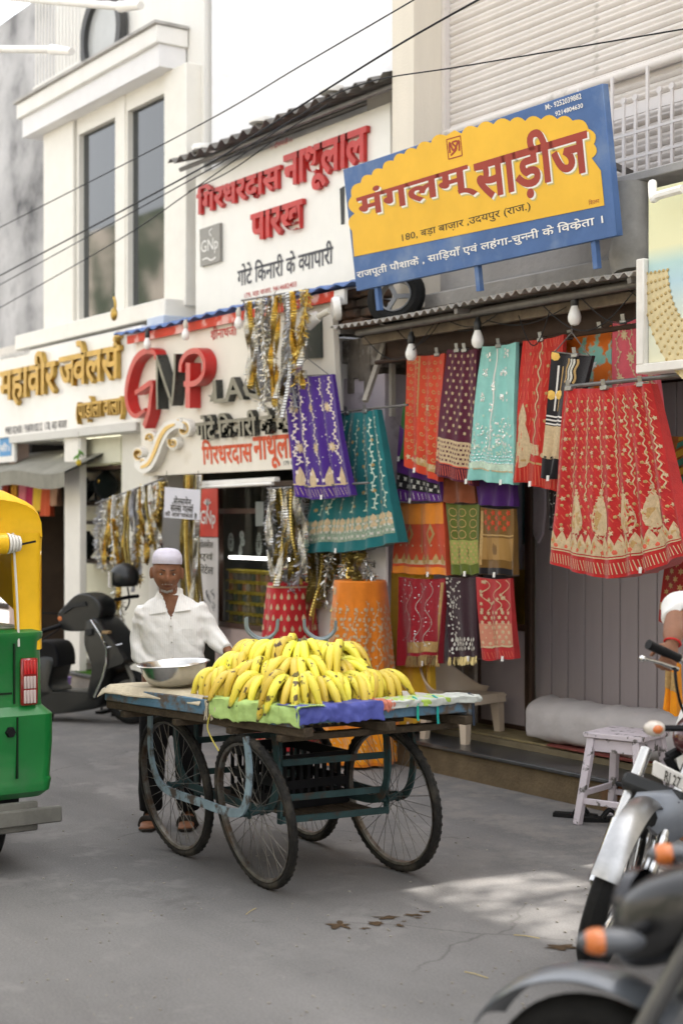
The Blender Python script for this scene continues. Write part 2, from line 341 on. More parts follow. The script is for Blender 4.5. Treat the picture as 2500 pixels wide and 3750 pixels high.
# window grille in front of shutter
gr = MB(); gr.box(-6.72, -5.72, 6.225, 6.25, 3.53, 3.58); gr.beam((-6.72, 6.23, 3.98), (-5.72, 6.23, 3.98), .012, .06); gr = gr.build('window_grille', GRILLE, B)
q = MB(); q.box(-.010, .010, -.006, .006, 0, .64); bm1 = q.mesh('grille_bar', GRILLE)
q = MB(); q.box(-.010, .010, -.006, .006, 0, .47); q.lathe((0, 0, .485), (0, 1, 0), [(0, -.008), (.019, -.008), (.019, .008), (0, .008)], 12); bm2 = q.mesh('grille_bar', GRILLE)
for i in range(11): place('grille_bar', bm2 if i % 3 else bm1, gr, V((-6.67+.093*i, 6.222, 3.56))-wloc(gr))
for k in range(2):
    q = MB(); q.box(-6.72, -5.72, 6.214, 6.220, 3.70+.14*k, 3.715+.14*k); q.build('grille_rail', GRILLE, B)
# grey box bottom, rolled sheet duct
m = MB(); m.box(-6.75, -5.35, 5.98, 6.31, 3.50, 3.549, .006); m.build('grille_sill', PLASTER, B)
m = MB(); m.tube([(-6.02, 6.0, 3.50), (-6.03, 6.0, 3.3), (-6.0, 5.98, 3.22), (-6.02, 5.99, 3.1), (-6.0, 5.98, 3.0)], [.10, .105, .10, .115, .10], 12)
m.build('drain_pipe', M('weathered_grey', (.30, .29, .27), .7, var=.25, vs=5), B)
# planked shutter door
dw = MB(); dw.box(-7.72, -5.3, 6.815, 6.86, .235, 2.5); dw = dw.build('wooden_door', DWOOD, B)
q = MB(); q.box(-.0755, .0755, -.014, .0, .0, 2.24, .004); pm = q.mesh('plank', LILACD)
for i in range(15): place('plank', pm, dw, V((-7.63+.158*i, 6.814, .245))-wloc(dw))
# mirror panel and lower panel left of the planks
fr = MB()
a0, a1 = onY(1762, 2400, 6.79), onY(1945, 2400, 6.79)
for xx in (a0.x, a1.x): fr.box(xx-.022, xx+.022, 6.75, 6.80, .233, 2.5)
for zz in (.25, .93, 2.46): fr.box(a0.x+.022, a1.x-.022, 6.755, 6.80, zz-.022, zz+.022)
fr = fr.build('door_frame', DWOOD, B)
m = MB(); m.box(a0.x+.023, a1.x-.023, 6.768, 6.79, .273, .907); m.build('door_panel', M('pinkish_panel', (.40, .345, .35), .6, var=.08, vs=4), B)
m = MB(); m.box(a0.x+.023, a1.x-.023, 6.768, 6.775, .953, 2.437); m.build('mirror', M('mirror_glass', (.35, .38, .38), .06, 1.0, var=.05), B)
m = MB()
for k, px in enumerate((1582, 1600, 1615, 1634, 1650, 1668, 1690, 1712, 1735)):
    p = onY(px, 2500, 6.74); m.box(p.x-.028, p.x+.028, 6.72+.01*(k % 2), 6.76, .234, 2.46)
m.build('folded_shutter_slats', M('worn_shutter', (.34, .29, .24), .6, var=.3, vs=8, col2=(.10, .06, .04), c2at=.6, c2w=.06, c2s=9), B, smooth=0)
m = MB(); m.cyl((a1.x+.05, 6.74, .24), (a1.x+.05, 6.74, 2.48), .016, 8); m.build('door_bolt', DWOOD, B)
for px in (1965, 2045):   # pointed tongues on the door
    p = onY(px, 1950, 6.77); m = MB(); m.prism([(p.x-.07, 6.795, 1.72), (p.x-.045, 6.795, 1.56), (p.x+.0, 6.795, 1.50), (p.x+.045, 6.795, 1.56), (p.x+.07, 6.795, 1.72), (p.x+.07, 6.795, 2.2), (p.x-.07, 6.795, 2.2)], (0, -.02, 0)); m.build('door_tongue', LILAC, B)
# inside shelf stock
for r in range(6):
    for k in range(9):
        if random.random() < .9:
            c = random.choice([(.4, .02, .03), (.45, .2, .02), (.05, .2, .06), (.1, .03, .2), (.3, .25, .1), (.03, .1, .2)])
            q = MB(); q.box(-8.4+.33*k, -8.1+.33*k, 7.95, 8.4, .6+.36*r, .6+.36*r+random.uniform(.14, .28), .03)
            q.build('folded_saree', M('stock_%d%d%d' % tuple(int(x*100) for x in c), c, .7), None, label=None)
# folded stock gets its labels
cn = {(.4, .02, .03): 'red', (.45, .2, .02): 'orange', (.05, .2, .06): 'green', (.1, .03, .2): 'violet', (.3, .25, .1): 'tan', (.03, .1, .2): 'navy'}
_nm = {'stock_%d%d%d' % tuple(int(x*100) for x in k): v for k, v in cn.items()}
for o in list(COL.objects):
    if o.name.startswith('folded_saree'):
        tag(o, 'folded %s saree stacked on the shelves inside the saree shop' % _nm[o.data.materials[0].name], 'saree', 'folded sarees on the inner shelves')
# ================= corrugated awning of the saree shop =================
CORR = M('corrugated_sheet', (.33, .31, .28), .75, var=.25, vs=4, bump=.2, bs=30, col2=(.19, .14, .10), c2at=.6, c2w=.08, c2s=3)
def corr(m, x0, x1, yf, zf, yb, zb, pitch, amp, th=.006, nv=4):
    nu = int((x1-x0)/pitch*6)
    f = lambda u, v: V((x0+(x1-x0)*u, yf+(yb-yf)*v, zf+(zb-zf)*v+amp*math.sin(2*math.pi*(x1-x0)*u/pitch)+.01*math.sin(7*u+3)*(1-v)))
    for off in (0, -th): m.grid(lambda u, v: f(u, v)+V((0, 0, off)), nu, nv)
    m.grid(lambda u, v: f(u, 0)+V((0, 0, -th*v)), nu, 1); return m
A = thing('corrugated_awning', 'weathered grey corrugated sheet awning above the hanging sarees', 'awning', (-7.1, 6, 2.95))
corr(MB(), -8.52, -5.62, 5.70, 2.945, 6.20, 3.03, .078, .013).build('sheet', CORR, A, smooth=70)
PIPE = M('dirty_steel_pipe', (.16, .15, .14), .5, .3, var=.3, vs=10)
m = MB(); m.cyl((-8.4, 5.84, 2.905), (-5.62, 5.84, 2.91), .024, 10); m.build('pipe', PIPE, A)
m = MB(); m.cyl((-8.5, 6.05, 2.94), (-5.62, 6.05, 2.94), .03, 8); m.build('pipe', PIPE, A)
m = MB(); m.box(-8.5, -5.64, 5.95, 5.99, 2.84, 2.90, .004); m.build('batten', M('old_batten', (.20, .16, .12), .8, var=.3, vs=12), A)
m = MB(); m.box(-8.5, -5.64, 6.1, 6.16, 2.72, 2.90, .004); m.build('beam', DWOOD, A)
for xx in (-8.45, -7.2, -5.75):
    m = MB(); m.beam((xx, 5.72, 2.91), (xx, 6.15, 2.95), .03, .03); m.build('bracket', PIPE, A)
m = MB(); m.beam((-8.47, 6.13, 2.90), (-8.40, 5.90, 2.45), .035, .03); m.beam((-8.42, 6.14, 2.95), (-8.42, 6.14, 2.36), .035, .03); m.build('bracket', M('painted_angle', (.34, .31, .27), .6, var=.2), A)
# pole the sarees hang from
HP = thing('hanging_pole', 'long dark bamboo pole carrying the row of hung sarees under the awning', 'pole', (-7, 6.02, 2.4))
p0, p1 = onY(1500, 1305, 6.02), onY(2345, 1215, 6.02)
m = MB(); m.cyl((-8.44, 6.02, 2.72), (-5.7, 6.02, 2.72), .016, 8); m.build('pole', DWOOD, HP)
# spare tyre on the awning
RUB = M('rubber', (.011, .011, .011), .75, var=.3, vs=15, bump=.2, bs=80)
c = onY(1450, 1085, 6.0)
T = thing('spare_tyre', 'old black tyre with steel rim lying behind the blue saree board', 'tyre', c)
ax = V((.55, -.8, .22)).normalized()
m = MB(); m.torus(c, ax, .155, .05, 32, 8, .045); m.build('tyre', RUB, T)
m = MB(); m.lathe(c, ax, [(.115, -.035), (.11, .0), (.115, .035), (.105, .035), (.10, 0), (.105, -.035), (.115, -.035)], 24)
u_, v_ = ortho(ax)
for k in range(3):
    a = k*2.09; m.beam(c, c+u_*(.11*math.cos(a))+v_*(.11*math.sin(a)), .03, .012, ax)
m.build('rim', M('rim_grey', (.22, .22, .22), .45, .6), T)
# rubble of old bricks left of the tyre
RUBM = M('old_brick', (.17, .10, .07), .9, var=.35, vs=9, bump=.8, bs=25, col2=(.10, .085, .07), c2at=.55, c2w=.1, c2s=5)
RB = thing('brick_ledge', 'crumbling brick ledge left of the old tyre above the lilac pillar', 'brickwork', (-8.9, 6.2, 3.06))
for r in range(4):
    for k in range(6):
        m = MB(); x0 = -9.36+.13*k+.05*(r % 2); j = random.uniform(-.02, .02)
        m.box(x0, x0+.118, 6.02+j, 6.25+j, 2.985+.07*r, 3.046+.07*r, .012); m.build('brick', RUBM, RB)
# ================= lace shop building (middle) =================
G = thing('lace_shop_building', 'white plastered building behind the red lettered boards of the lace shop', 'building', (-10.2, 6.5, 0))
m = MB(); m.box(-11.56, -8.372, 6.5, 13, 2.95, 9.4); m.build('upper_wall', WHITE, G)
m = MB(); m.box(-11.9, -9.02, 6.06, 12, 0, .18, .008); m.build('plinth', STEPM, G)
m = MB(); m.box(-9.28, -9.03, 6.08, 6.5, .181, 2.95); m.build('pillar', WHITEP, G)
m = MB(); m.box(-11.92, -11.75, 6.08, 6.5, .181, 2.95); m.build('pillar', WHITEP, G)
m = MB(); m.box(-11.9, -9.02, 6.10, 6.3, 2.06, 2.95); m.build('lintel_wall', WHITEP, G)
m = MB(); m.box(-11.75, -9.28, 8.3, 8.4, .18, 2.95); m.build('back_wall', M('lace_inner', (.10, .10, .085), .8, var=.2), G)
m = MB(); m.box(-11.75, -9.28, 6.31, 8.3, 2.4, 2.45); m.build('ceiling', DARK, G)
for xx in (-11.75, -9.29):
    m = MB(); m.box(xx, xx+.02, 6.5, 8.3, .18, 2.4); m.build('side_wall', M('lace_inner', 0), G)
m = MB(); m.box(-9.03, -8.375, 6.36, 6.49, 2.95, 4.72); m.build('side_wall', PLASTER, G)
# upper corrugated roof
UA = thing('upper_corrugated_roof', 'dark rusty corrugated roof sheet over the red lettered upper board', 'awning', (-10, 6.1, 4.66))
corr(MB(), -11.47, -8.38, 6.03, 4.66, 6.49, 4.80, .17, .026, .008).build('sheet', M('old_tin', (.17, .16, .145), .7, .1, var=.3, vs=5, col2=(.09, .065, .05), c2at=.58, c2w=.1, c2s=4), UA, smooth=70)
m = MB(); m.cyl((-11.45, 6.14, 4.61), (-8.38, 6.14, 4.61), .02, 8); m.cyl((-11.45, 6.38, 4.68), (-8.38, 6.38, 4.68), .02, 8); m.build('pipe', PIPE, UA)
# ================= jewellery building (left) =================
J = thing('jewellery_building', 'white modern jewellery building with tall tinted bay window and round window', 'building', (-13, 6.3, 0))
GLASS = M('tinted_glass', (.012, .017, .020), .03, 0, var=.05, spec=.7, coat=.2)
IVORY = M('ivory_frame', (.80, .77, .70), .45, var=.05)
m = MB(); m.box(-14.75, -11.6, 6.45, 13, 2.5, 9.4); m.build('upper_wall', M('ivory_wall', (.82, .80, .75), .7, var=.07, vs=2, bump=.12, bs=20, col2=(.62, .58, .50), c2at=.68, c2w=.05, c2s=1.8, streak=True), J)
XX = lambda px, Y=6.32: onY(px, 900, Y).x
m = MB(); m.box(XX(165), XX(274), 6.30, 6.44, 3.5, 5.60, .008); m.build('bay_column', IVORY, J)
m = MB(); m.box(XX(607), XX(688), 6.30, 6.9, 3.5, 5.60, .008); m.build('bay_column', IVORY, J)
for k, (xa, xb) in enumerate(((XX(285), XX(418)), (XX(464), XX(600)))):
    wn = MB()
    wn.box(xa-.045, xa, 6.33, 6.43, 3.56, 5.60); wn.box(xb, xb+.045, 6.33, 6.43, 3.56, 5.60)
    wn.box(xa, xb, 6.33, 6.43, 3.56, 3.60); wn.box(xa, xb, 6.33, 6.43, 5.44, 5.60); wn = wn.build('window', IVORY, J)
    q = MB(); q.box(xa, xb, 6.385, 6.40, 3.601, 5.439); q.build('pane', GLASS, wn)
m = MB(); m.box(XX(426), XX(458), 6.315, 6.44, 3.56, 5.60, .006); m.build('mullion', IVORY, J)
m = MB(); m.box(-11.92, -11.62, 6.06, 6.42, 3.20, 3.395, .006); m.build('pale_blue_box', M('pale_blue_panel', (.52, .58, .68), .5, var=.05), J)
m = MB(); m.box(XX(120), -11.70, 6.12, 6.44, 3.40, 3.555, .01); m.build('window_ledge', IVORY, J)
cp = MB(); cp.box(-15.02, -11.87, 6.13, 6.44, 5.80, 5.955, .008); cp = cp.build('canopy', WHITEP, J)
m = MB(); m.box(-14.96, -11.90, 6.17, 6.435, 5.60, 5.799, .004); m.build('soffit', M('soffit_paint', (.78, .77, .77), .5, var=.04), cp)
m = MB(); m.box(-15.05, -11.85, 6.10, 6.44, 5.956, 5.985, .004); m.build('coping', PLASTER, cp)
rw = MB(); c = onY(388, 130, 6.42); rw.lathe(c, (0, -1, 0), [(.36, .0), (.36, .07), (.45, .07), (.45, 0)], 40); rw = rw.build('round_window', M('dark_frame', (.05, .05, .05), .4), J)
m = MB(); m.lathe(c, (0, -1, 0), [(.0, .02), (.36, .02)], 40); m.build('pane', M('pale_pane', (.55, .56, .55), .1, var=.05), rw)
rl = MB(); y0 = 6.15
rl.cyl((-14.6, y0, 6.02), (-13.5, y0, 6.02), .018, 8); rl = rl.build('railing', WHITEP, J)
q = MB(); q.cyl((-14.6, y0, 6.95), (-13.5, y0, 6.95), .02, 8); q.build('top_rail', WHITEP, rl)
q = MB(); q.cyl((0, 0, 0), (0, 0, .94), .010, 6); bm_ = q.mesh('baluster', WHITEP)
for k in range(14): place('baluster', bm_, rl, V((-14.55+.08*k, y0, 6.02))-wloc(rl))
# ground floor of the jewellery shop
p = onY(235, 2000, 6.0); p2 = onY(292, 2000, 6.0)
m = MB(); m.box(p.x, p2.x, 6.0, 6.07, .22, 2.5, .006); m.build('pillar', M('ivory_pillar', (.80, .77, .71), .5, var=.05), J)
m = MB(); m.box(-15.2, -11.92, 5.98, 8, 0, .19, .008); m.build('plinth', M('plinth_grey', (.30, .27, .24), .7, var=.2), J)
m = MB(); m.box(-15.2, -11.92, 5.95, 6.3, .191, .22, .005); m.build('stone_slab', BLKST, J)
m = MB(); m.box(-14.8, -11.92, 7.2, 7.3, .2, 2.6); m.build('inner_wall', M('greenish_wall', (.62, .62, .46), .7, var=.06), J)
m = MB(); m.box(-12.565, -11.925, 6.14, 6.2, .22, 2.42); m.build('shop_wall', M('off_white_panel', (.74, .72, .65), .5, var=.05), J)
m = MB(); m.box(-14.8, -11.93, 5.96, 7.2, 2.42, 2.5, .004); m.build('soffit', M('soffit_grey', (.60, .59, .56), .4, var=.05), J)
GWALL = M('showcase_wall', (.70, .69, .55), .5, var=.05)
sh = MB(); sx0, sx1 = -14.3, -12.60
sh.box(sx0, sx1, 6.46, 6.49, .22, 2.41); sh = sh.build('showcase', GWALL, J)
q = MB(); q.box(sx1, sx1+.03, 6.15, 6.45, .22, 2.41); q.build('side_panel', GWALL, sh)
q = MB(); q.box(-13.8, sx1, 6.14, 6.16, 2.17, 2.41); q.build('header', GWALL, sh)
for zz, mm in ((2.13, DWOOD), (1.80, DWOOD), (1.62, DWOOD), (1.25, DWOOD), (.72, DWOOD), (.30, IVORY)):
    q = MB(); q.box(-13.88, sx1-.002, 6.17, 6.455, zz-.018, zz+.018); q.build('shelf', mm, sh)
for zz in (2.33,):
    q = MB(); q.box(sx0+.44, sx1-.06, 6.172, 6.19, zz-.012, zz+.004); q.build('lit_strip', M('showcase_strip', (1, .95, .80), .5, emit=6), sh)
BUST = M('dark_velvet', (.006, .011, .009), .8, sheen=.2)
for k, (px, zz, s) in enumerate(((388, 1.819, .80), (312, 1.819, .62), (318, 1.269, .7), (400, 1.269, .7))):
    xx = onY(px, 1800, 6.30).x
    b_ = thing('necklace_bust', ['dark velvet necklace bust with gold pendant on the upper showcase shelf', 'plain dark velvet bust beside the pendant bust on upper shelf', 'small dark bust on the lower showcase shelf beside the pillar', 'dark bust on the lower showcase shelf near the helmet'][k], 'display bust', (xx, 6.30, zz))
    m = MB(); m.lathe((xx, 6.30, zz), (0, 0, 1), [(0, 0), (.06*s, 0), (.055*s, .02*s), (.13*s, .12*s), (.15*s, .22*s), (.10*s, .30*s), (.05*s, .35*s), (.045*s, .38*s), (0, .38*s)], 18); m.build('bust', BUST, b_)
    if k == 0:
        m = MB(); m.ball((xx+.07, 6.30-.11, zz+.19), .018, .012, .024, 8, 6); m.build('pendant', M('gold', (.75, .48, .12), .25, 1, var=.05), b_)
m = MB(); x_ = onY(350, 1800, 6.26).x; m.lathe((x_, 6.26, 1.819), (0, 0, 1), [(0, 0), (.06, 0), (.06, .012), (.012, .02), (.012, .12), (.055, .12), (.10, .10), (.05, .2), (0, .2)], 16)
m.build('table_lamp', BUST, None, label='small dark table lamp standing between the velvet busts in the showcase', cat='lamp')
# ================= far left old shop and stained building =================
STAIN = M('stained_concrete', (.58, .57, .57), .9, var=.30, vs=2.2, bump=.5, bs=12, col2=(.11, .11, .115), c2at=.53, c2w=.12, c2s=1.1, streak=False)
O_ = thing('stained_building', 'old building with grey rain-stained wall left of the white jewellery building', 'building', (-17, 6.6, 0))
m = MB(); m.box(-22, -14.78, 6.62, 13, 3.6, 7.32); m.build('upper_wall', STAIN, O_)
m = MB(); m.box(-22, -14.78, 6.60, 12.9, 2.55, 3.6); m.build('band_wall', M('cream_band', (.72, .68, .62), .8, var=.1, vs=2), O_)
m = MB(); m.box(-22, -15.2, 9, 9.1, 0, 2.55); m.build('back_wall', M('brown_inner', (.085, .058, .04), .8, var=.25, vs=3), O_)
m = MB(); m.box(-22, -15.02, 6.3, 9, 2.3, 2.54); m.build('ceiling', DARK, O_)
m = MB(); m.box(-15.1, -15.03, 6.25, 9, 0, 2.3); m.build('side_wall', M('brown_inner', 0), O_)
m = MB(); m.box(-15.02, -14.86, 6.05, 6.2, 0, 2.55); m.build('pillar', M('pink_pillar', (.55, .42, .38), .8, var=.12, col2=(.3, .24, .2), c2at=.65), O_)
for r in range(5):
    m = MB(); m.box(-21, -15.0, 7.3, 7.7, .5+.42*r, .53+.42*r); m.build('shelf', M('shelf_wood', (.10, .055, .03), .7, var=.25), O_)
AW = thing('dirty_awning', 'sagging grimy grey sheet awning over the far shop by the pillar', 'awning', (-16, 6, 2.2))
a = onY(10, 1740, 5.75); b2_ = onY(236, 1640, 5.75)
m = MB()
for k, (y_, dz) in enumerate(((5.75, 0), )):
    f = lambda u, v: V((a.x-1.2+(b2_.x-a.x+1.2)*u, 5.75+.55*v, 2.10+.24*v-.03*math.sin(9*u)*(1-v)))
    m.grid(f, 20, 6); m.grid(lambda u, v: f(u, v)+V((0, 0, -.02)), 20, 6); m.grid(lambda u, v: f(u, 0)+V((0, 0, -.14*v)), 20, 1)
m.build('sheet', M('grimy_sheet', (.24, .23, .19), .7, var=.25, vs=4), AW, smooth=60)
for k in range(7):
    c = [(.55, .09, .05), (.75, .35, .04), (.7, .22, .25), (.5, .05, .12), (.78, .52, .06), (.6, .12, .05), (.5, .3, .2)][k]
    pp = onY(20+30*k, 1820, 6.0); m = MB()
    m.grid(lambda u, v: V((pp.x-.10+.2*u, 6.0+.03*math.sin(11*u+k)*v, 2.06-(.28+.05*(k % 3))*v)), 10, 6); m.grid(lambda u, v: V((pp.x-.10+.2*u, 6.03+.03*math.sin(11*u+k)*v, 2.06-(.28+.05*(k % 3))*v)), 10, 6)
    m.build('hung_cloth', M('far_cloth%d' % k, c, .8), None, label='%s cloth hung under the grimy awning of the far shop' % ['brick red', 'amber', 'salmon pink', 'crimson', 'yellow', 'rust red', 'tan'][k], cat='cloth')
# ================= buildings across the alley and street (cast the shade, show in the panes) =================
OLDBAM = M('bamboo', (.3, .22, .1), .6)
NB = thing('corner_building', 'plain tall plastered building beyond the alley to the right of the saree shop', 'building', (0, 8, 0))
m = MB(); m.box(-3.3, 9, 6.1, 14, 0, 9.5); m.build('wall', CREAM, NB)
m = MB(); m.box(-5.18, -3.32, 6.6, 6.8, 3.7, 9.5); m.build('sun_block_wall', CREAM, NB)  # unseen wall added above the alley to keep sun off the foreground
m = MB(); m.box(-5.18, -3.32, 6.45, 6.6, 0, 1.45); m.build('sun_cut_wall', PLASTER, NB)  # unseen low wall added to end the sunlit patch short of the step
for z_, r_, y_ in ((5.25, .05, 9.0), (5.75, .10, 9.4), (6.35, .07, 9.0), (6.05, .04, 8.4)):
    m = MB(); m.cyl((-5.18, y_, z_+random.uniform(-.12, .12)), (-3.32, y_, z_+random.uniform(-.12, .12)), r_, 8); m.build('streak_pole', OLDBAM, NB)  # unseen poles added across the alley to break the sunlight into soft streaks
YT = thing('dapple_tree', 'thin leaved tree in the yard behind the passage beside the saree shop', 'tree', (-4.3, 10.4, 0))  # added out of view, its sparse leaves soften and dapple the sun patch
m = MB(); m.tube([(-4.3, 10.4, 0), (-4.2, 10.4, 3), (-4.35, 10.3, 5.5), (-4.3, 10.2, 7.6)], [.13, .10, .07, .03], 8); m.build('trunk', DWOOD, YT)
m = MB()
for k in range(1050):
    d = V((random.gauss(0, 1), random.gauss(0, 1), random.gauss(0, 1))).normalized()*random.random()**.4; p = V((-4.3, 10.2, 7.5))+V((d.x*1.5, d.y*1.2, d.z*1.7)); u, v = ortho((random.random()-.5, random.random()-.5, random.random()-.2)); l = random.uniform(.05, .10); m.add([p-u*l, p-v*l*.5, p+u*l, p+v*l*.5], [(0, 1, 2, 3)])
m.build('crown', M('leaves', (.04, .07, .03), .7, var=.4), YT, smooth=0, fixn=False)
OP = thing('opposite_building', 'row building with parapet on the opposite side of the street', 'building', (-12, -5, 0))
m = MB(); m.box(-70, -22, -12, -5.2, 0, 9.5); m.box(-21.8, 6, -12, -5.0, 0, 5.5); m.build('wall', M('opp_wall', (.40, .35, .29), .85, var=.25, vs=.6, col2=(.07, .08, .05), c2at=.48, c2w=.06, c2s=.35), OP)
for k in range(9):
    m = MB(); x0 = -38+2.7*k; m.box(x0, x0+1.2, -4.98, -4.95, 1.0, 2.4) if x0 > -21.8 else m.box(x0, x0+1.2, -5.19, -5.12, 2.4, 3.9); m.build('window', GLASS, OP)
for k, (x_, y_, h) in enumerate(((-30, -16, 9), (-24, -15, 8.2), (-18, -16, 8.8))):
    tr = thing('street_tree', 'dense dark green tree rising behind the opposite row, %s' % ['tallest one', 'middle one', 'nearest the gap'][k], 'tree', (x_, y_, 0), 'trees behind the opposite row')
    m = MB(); m.tube([(x_, y_, 0), (x_+.2, y_, 3), (x_, y_, 6)], [.3, .22, .1], 8); m.build('trunk', DWOOD, tr)
    m = MB()
    for q in range(500):
        d = V((random.gauss(0, 1), random.gauss(0, 1), random.gauss(0, 1))).normalized()*random.uniform(.5, 1); p = V((x_, y_, h-2.6))+V((d.x*3, d.y*3, d.z*2.6)); u, v = ortho((random.random()-.5, random.random()-.5, random.random()-.5)); m.add([p-u*.3, p-v*.2, p+u*.3, p+v*.2], [(0, 1, 2, 3)])
    m.build('crown', M('leaves', (.04, .07, .03), .7, var=.4), tr, smooth=0, fixn=False)
# ================= sign boards =================
def mkboard(BL, BR, TL, Y, tilt=True):
    p = onY(*BL, Y); q = onY(*BR, Y); z = (p.z+q.z)/2; p.z = q.z = z
    t = onX(*TL, p.x) if tilt else onY(*TL, Y); up = V((0, t.y-p.y, t.z-p.z)); return Board(p, q-p, up)
def CR(x, y, s=1.2544, ox=0, oy=0): return (x/s+ox, y/s+oy)
def stroke(bd, name, pts, wd, mat, parent, depth=.02, lift=.003, taper=None, px=True):
    q = [V((*bd.uv(*p), 0)) if px else V((*p, 0)) for p in pts]; q = smooth_pts(q, 5) if len(q) > 2 else q; n = len(q); m = MB(); L = []; Rr = []
    for i in range(n):
        t = (q[min(i+1, n-1)]-q[max(i-1, 0)]).normalized(); k = V((-t.y, t.x, 0))*(wd/2*(taper(i/(n-1)) if taper else 1)); L.append(q[i]+k); Rr.append(q[i]-k)
    vs = [bd.at(p.x, p.y, h) for h in (lift, lift+depth) for S in (L, Rr) for p in S]; fs = []
    for i in range(n-1):
        fs += [(i, i+1, n+i+1, n+i), (2*n+i, 3*n+i, 3*n+i+1, 2*n+i+1), (i, 2*n+i, 2*n+i+1, i+1), (n+i, n+i+1, 3*n+i+1, 3*n+i)]
    fs += [(0, n, 3*n, 2*n), (n-1, 3*n-1, 4*n-1, 2*n-1)]
    m.add(vs, fs); return m.build(name, mat, parent, smooth=50)
BLUE = M('faded_blue_paint', (.080, .150, .33), .55, var=.14, vs=3.5, bump=.08, bs=30, col2=(.17, .24, .38), c2at=.60, c2w=.10, c2s=3)
YEL = M('sign_yellow', (.80, .47, .05), .5, var=.08, vs=3)
BRICK = M('sign_brick_red', (.33, .055, .040), .5, var=.10, vs=5)
SWHITE = M('sign_white', (.82, .80, .76), .5, var=.05)
# --- blue and yellow saree board ---
bd = mkboard(CR(68, 1312, ox=1250), CR(1266, 1113, ox=1250), CR(2, 742, ox=1250), 5.62)
S = thing('saree_signboard', 'large blue framed yellow board with brick red hand painted lettering above the saree shop', 'sign', bd.o)
tr_ = bd.uv(*CR(1185, 385, ox=1250)); bd.rv = tr_[1]
bd.slab(.045, .004).build('panel', BLUE, S)
c0 = lambda x, y: CR(x, y, ox=1250)
cusp = [(60, 1178), (50, 1060), (62, 980), (48, 900), (90, 838), (140, 803), (190, 775), (240, 737), (290, 706), (345, 684), (412, 655), (482, 622), (520, 596), (553, 612), (625, 585), (700, 570), (775, 556), (845, 555), (918, 548), (992, 546), (1062, 553), (1135, 590), (1160, 660), (1150, 725), (1192, 782), (1208, 942)]
out = []
for i in range(len(cusp)):
    a, b = V(cusp[i]), V(cusp[(i+1) % len(cusp)]); out.append(tuple(a))
    if 1 <= i <= 22 and i not in (11, 12):
        d = b-a; nn = V((d.y, -d.x))*.28
        for t in (.12, .3, .5, .7, .88): out.append(tuple(a+d*t+nn*(4*t*(1-t))))
bd.poly('yellow_field', [c0(*p) for p in out], YEL, S, .0015, .003)
for nm, bx in (('मंगलम्', ((85, 1040), (612, 712))), ('साड़ीज', ((632, 972), (1122, 520)))):
    sh = lambda q, dx, dy: tuple(c0(x+dx, y+dy) for x, y in q)
    bd.text('letter_shadow', nm, sh(bx, 13, 12), M('shadow_paint', (.56, .46, .16), .6), S, off=.028, lift=.0042)
    bd.text('letter_shadow', nm, sh(bx, 8, 6), SWHITE, S, off=.026, lift=.0052)
    bd.text('lettering', nm, sh(bx, 0, 0), BRICK, S, off=.028, lift=.0062)
DGREEN = M('sign_dark', (.05, .045, .03), .6)
bd.text('address', '180, बड़ा बाज़ार ,उदयपुर (राज.)', (c0(283, 1118), c0(868, 925)), DGREEN, S, off=.008)['kind'] = 'stuff'
bd.text('tagline', 'राजपूती पौशाकें , सािड़याँ एवं लहंगा-चुन~नी के िवक`ेता ।', (c0(75, 1288), c0(1200, 975)), SWHITE, S, off=.012)['kind'] = 'stuff'
bd.text('phone_number', 'M:- 9252039882', (c0(940, 505), c0(1102, 425)), SWHITE, S, off=.016)
bd.text('phone_number', '9214804630', (c0(985, 533), c0(1110, 470)), SWHITE, S, off=.016)
bd.text('signature', 'िशल~प', (c0(1138, 942), c0(1185, 905)), BRICK, S)
for k, (p, q) in enumerate((((484, 640), (548, 622)), ((548, 622), (556, 712)), ((556, 712), (494, 730)), ((494, 730), (484, 640)))):
    stroke(bd, 'emblem_border', [c0(*p), c0(*q)], .006, BRICK, S, .002)
stroke(bd, 'emblem', [c0(500, 702), c0(498, 655), c0(518, 690), c0(540, 645), c0(543, 692)], .014, BRICK, S, .002)
stroke(bd, 'emblem', [c0(532, 645), c0(510, 655), c0(530, 680), c0(505, 712)], .010, BRICK, S, .003)
for px in (140, 610, 1158):
    t = bd.uv(*c0(px, 1240)); p = bd.at(t[0], .02, -.03); q = bd.at(t[0], -.18, -.03); m = MB(); m.beam(p, (p.x, p.y+.02, 2.99), .035, .03); m.build('support', BLUE, S)
for px in (200, 850):
    t = bd.uv(*c0(px, 500)); p = bd.at(t[0], bd.rv*.85, -.05); m = MB(); m.beam(p, (p.x, 6.33, p.z-.15), .03, .03); m.build('support', PIPE, S)
# --- upper red lettered board ---
c1 = lambda x, y: CR(x, y)
bd = mkboard((716, 1136), (1428, 1050), (703, 600), 6.3, False); bd.o.x += 0; bd.rv = 1.22
S = thing('upper_lace_signboard', 'white upper board with raised red lettering under the corrugated roof', 'sign', bd.o)
bd.slab(.05, .004).build('panel', M('sign_ivory', (.83, .81, .75), .4, var=.03), S)
RED = M('red_acrylic', (.50, .016, .014), .4, var=.15, vs=8, coat=.1); REDS = M('red_side', (.45, .02, .018), .35)
for nm, bx in (('िगरधरदास', ((920, 1000), (1305, 715))), ('नाथूलाल', ((1320, 922), (1702, 575))), ('पारख', ((1168, 1118), (1408, 912)))):
    bd.text('raised_letters', nm, (c1(*bx[0]), c1(*bx[1])), RED, S, depth=.035, off=.03)
GREYL = M('sign_grey_letters', (.10, .10, .11), .5)
bd.text('tagline', 'गोटे िकनारी के व~यापारी', (c1(1092, 1318), c1(1531, 1098)), GREYL, S, off=.018)
bd.text('address', '179, बड़ा बाजार, 9414682403', (c1(1125, 1375), c1(1363, 1290)), RED, S, off=.006)['kind'] = 'stuff'
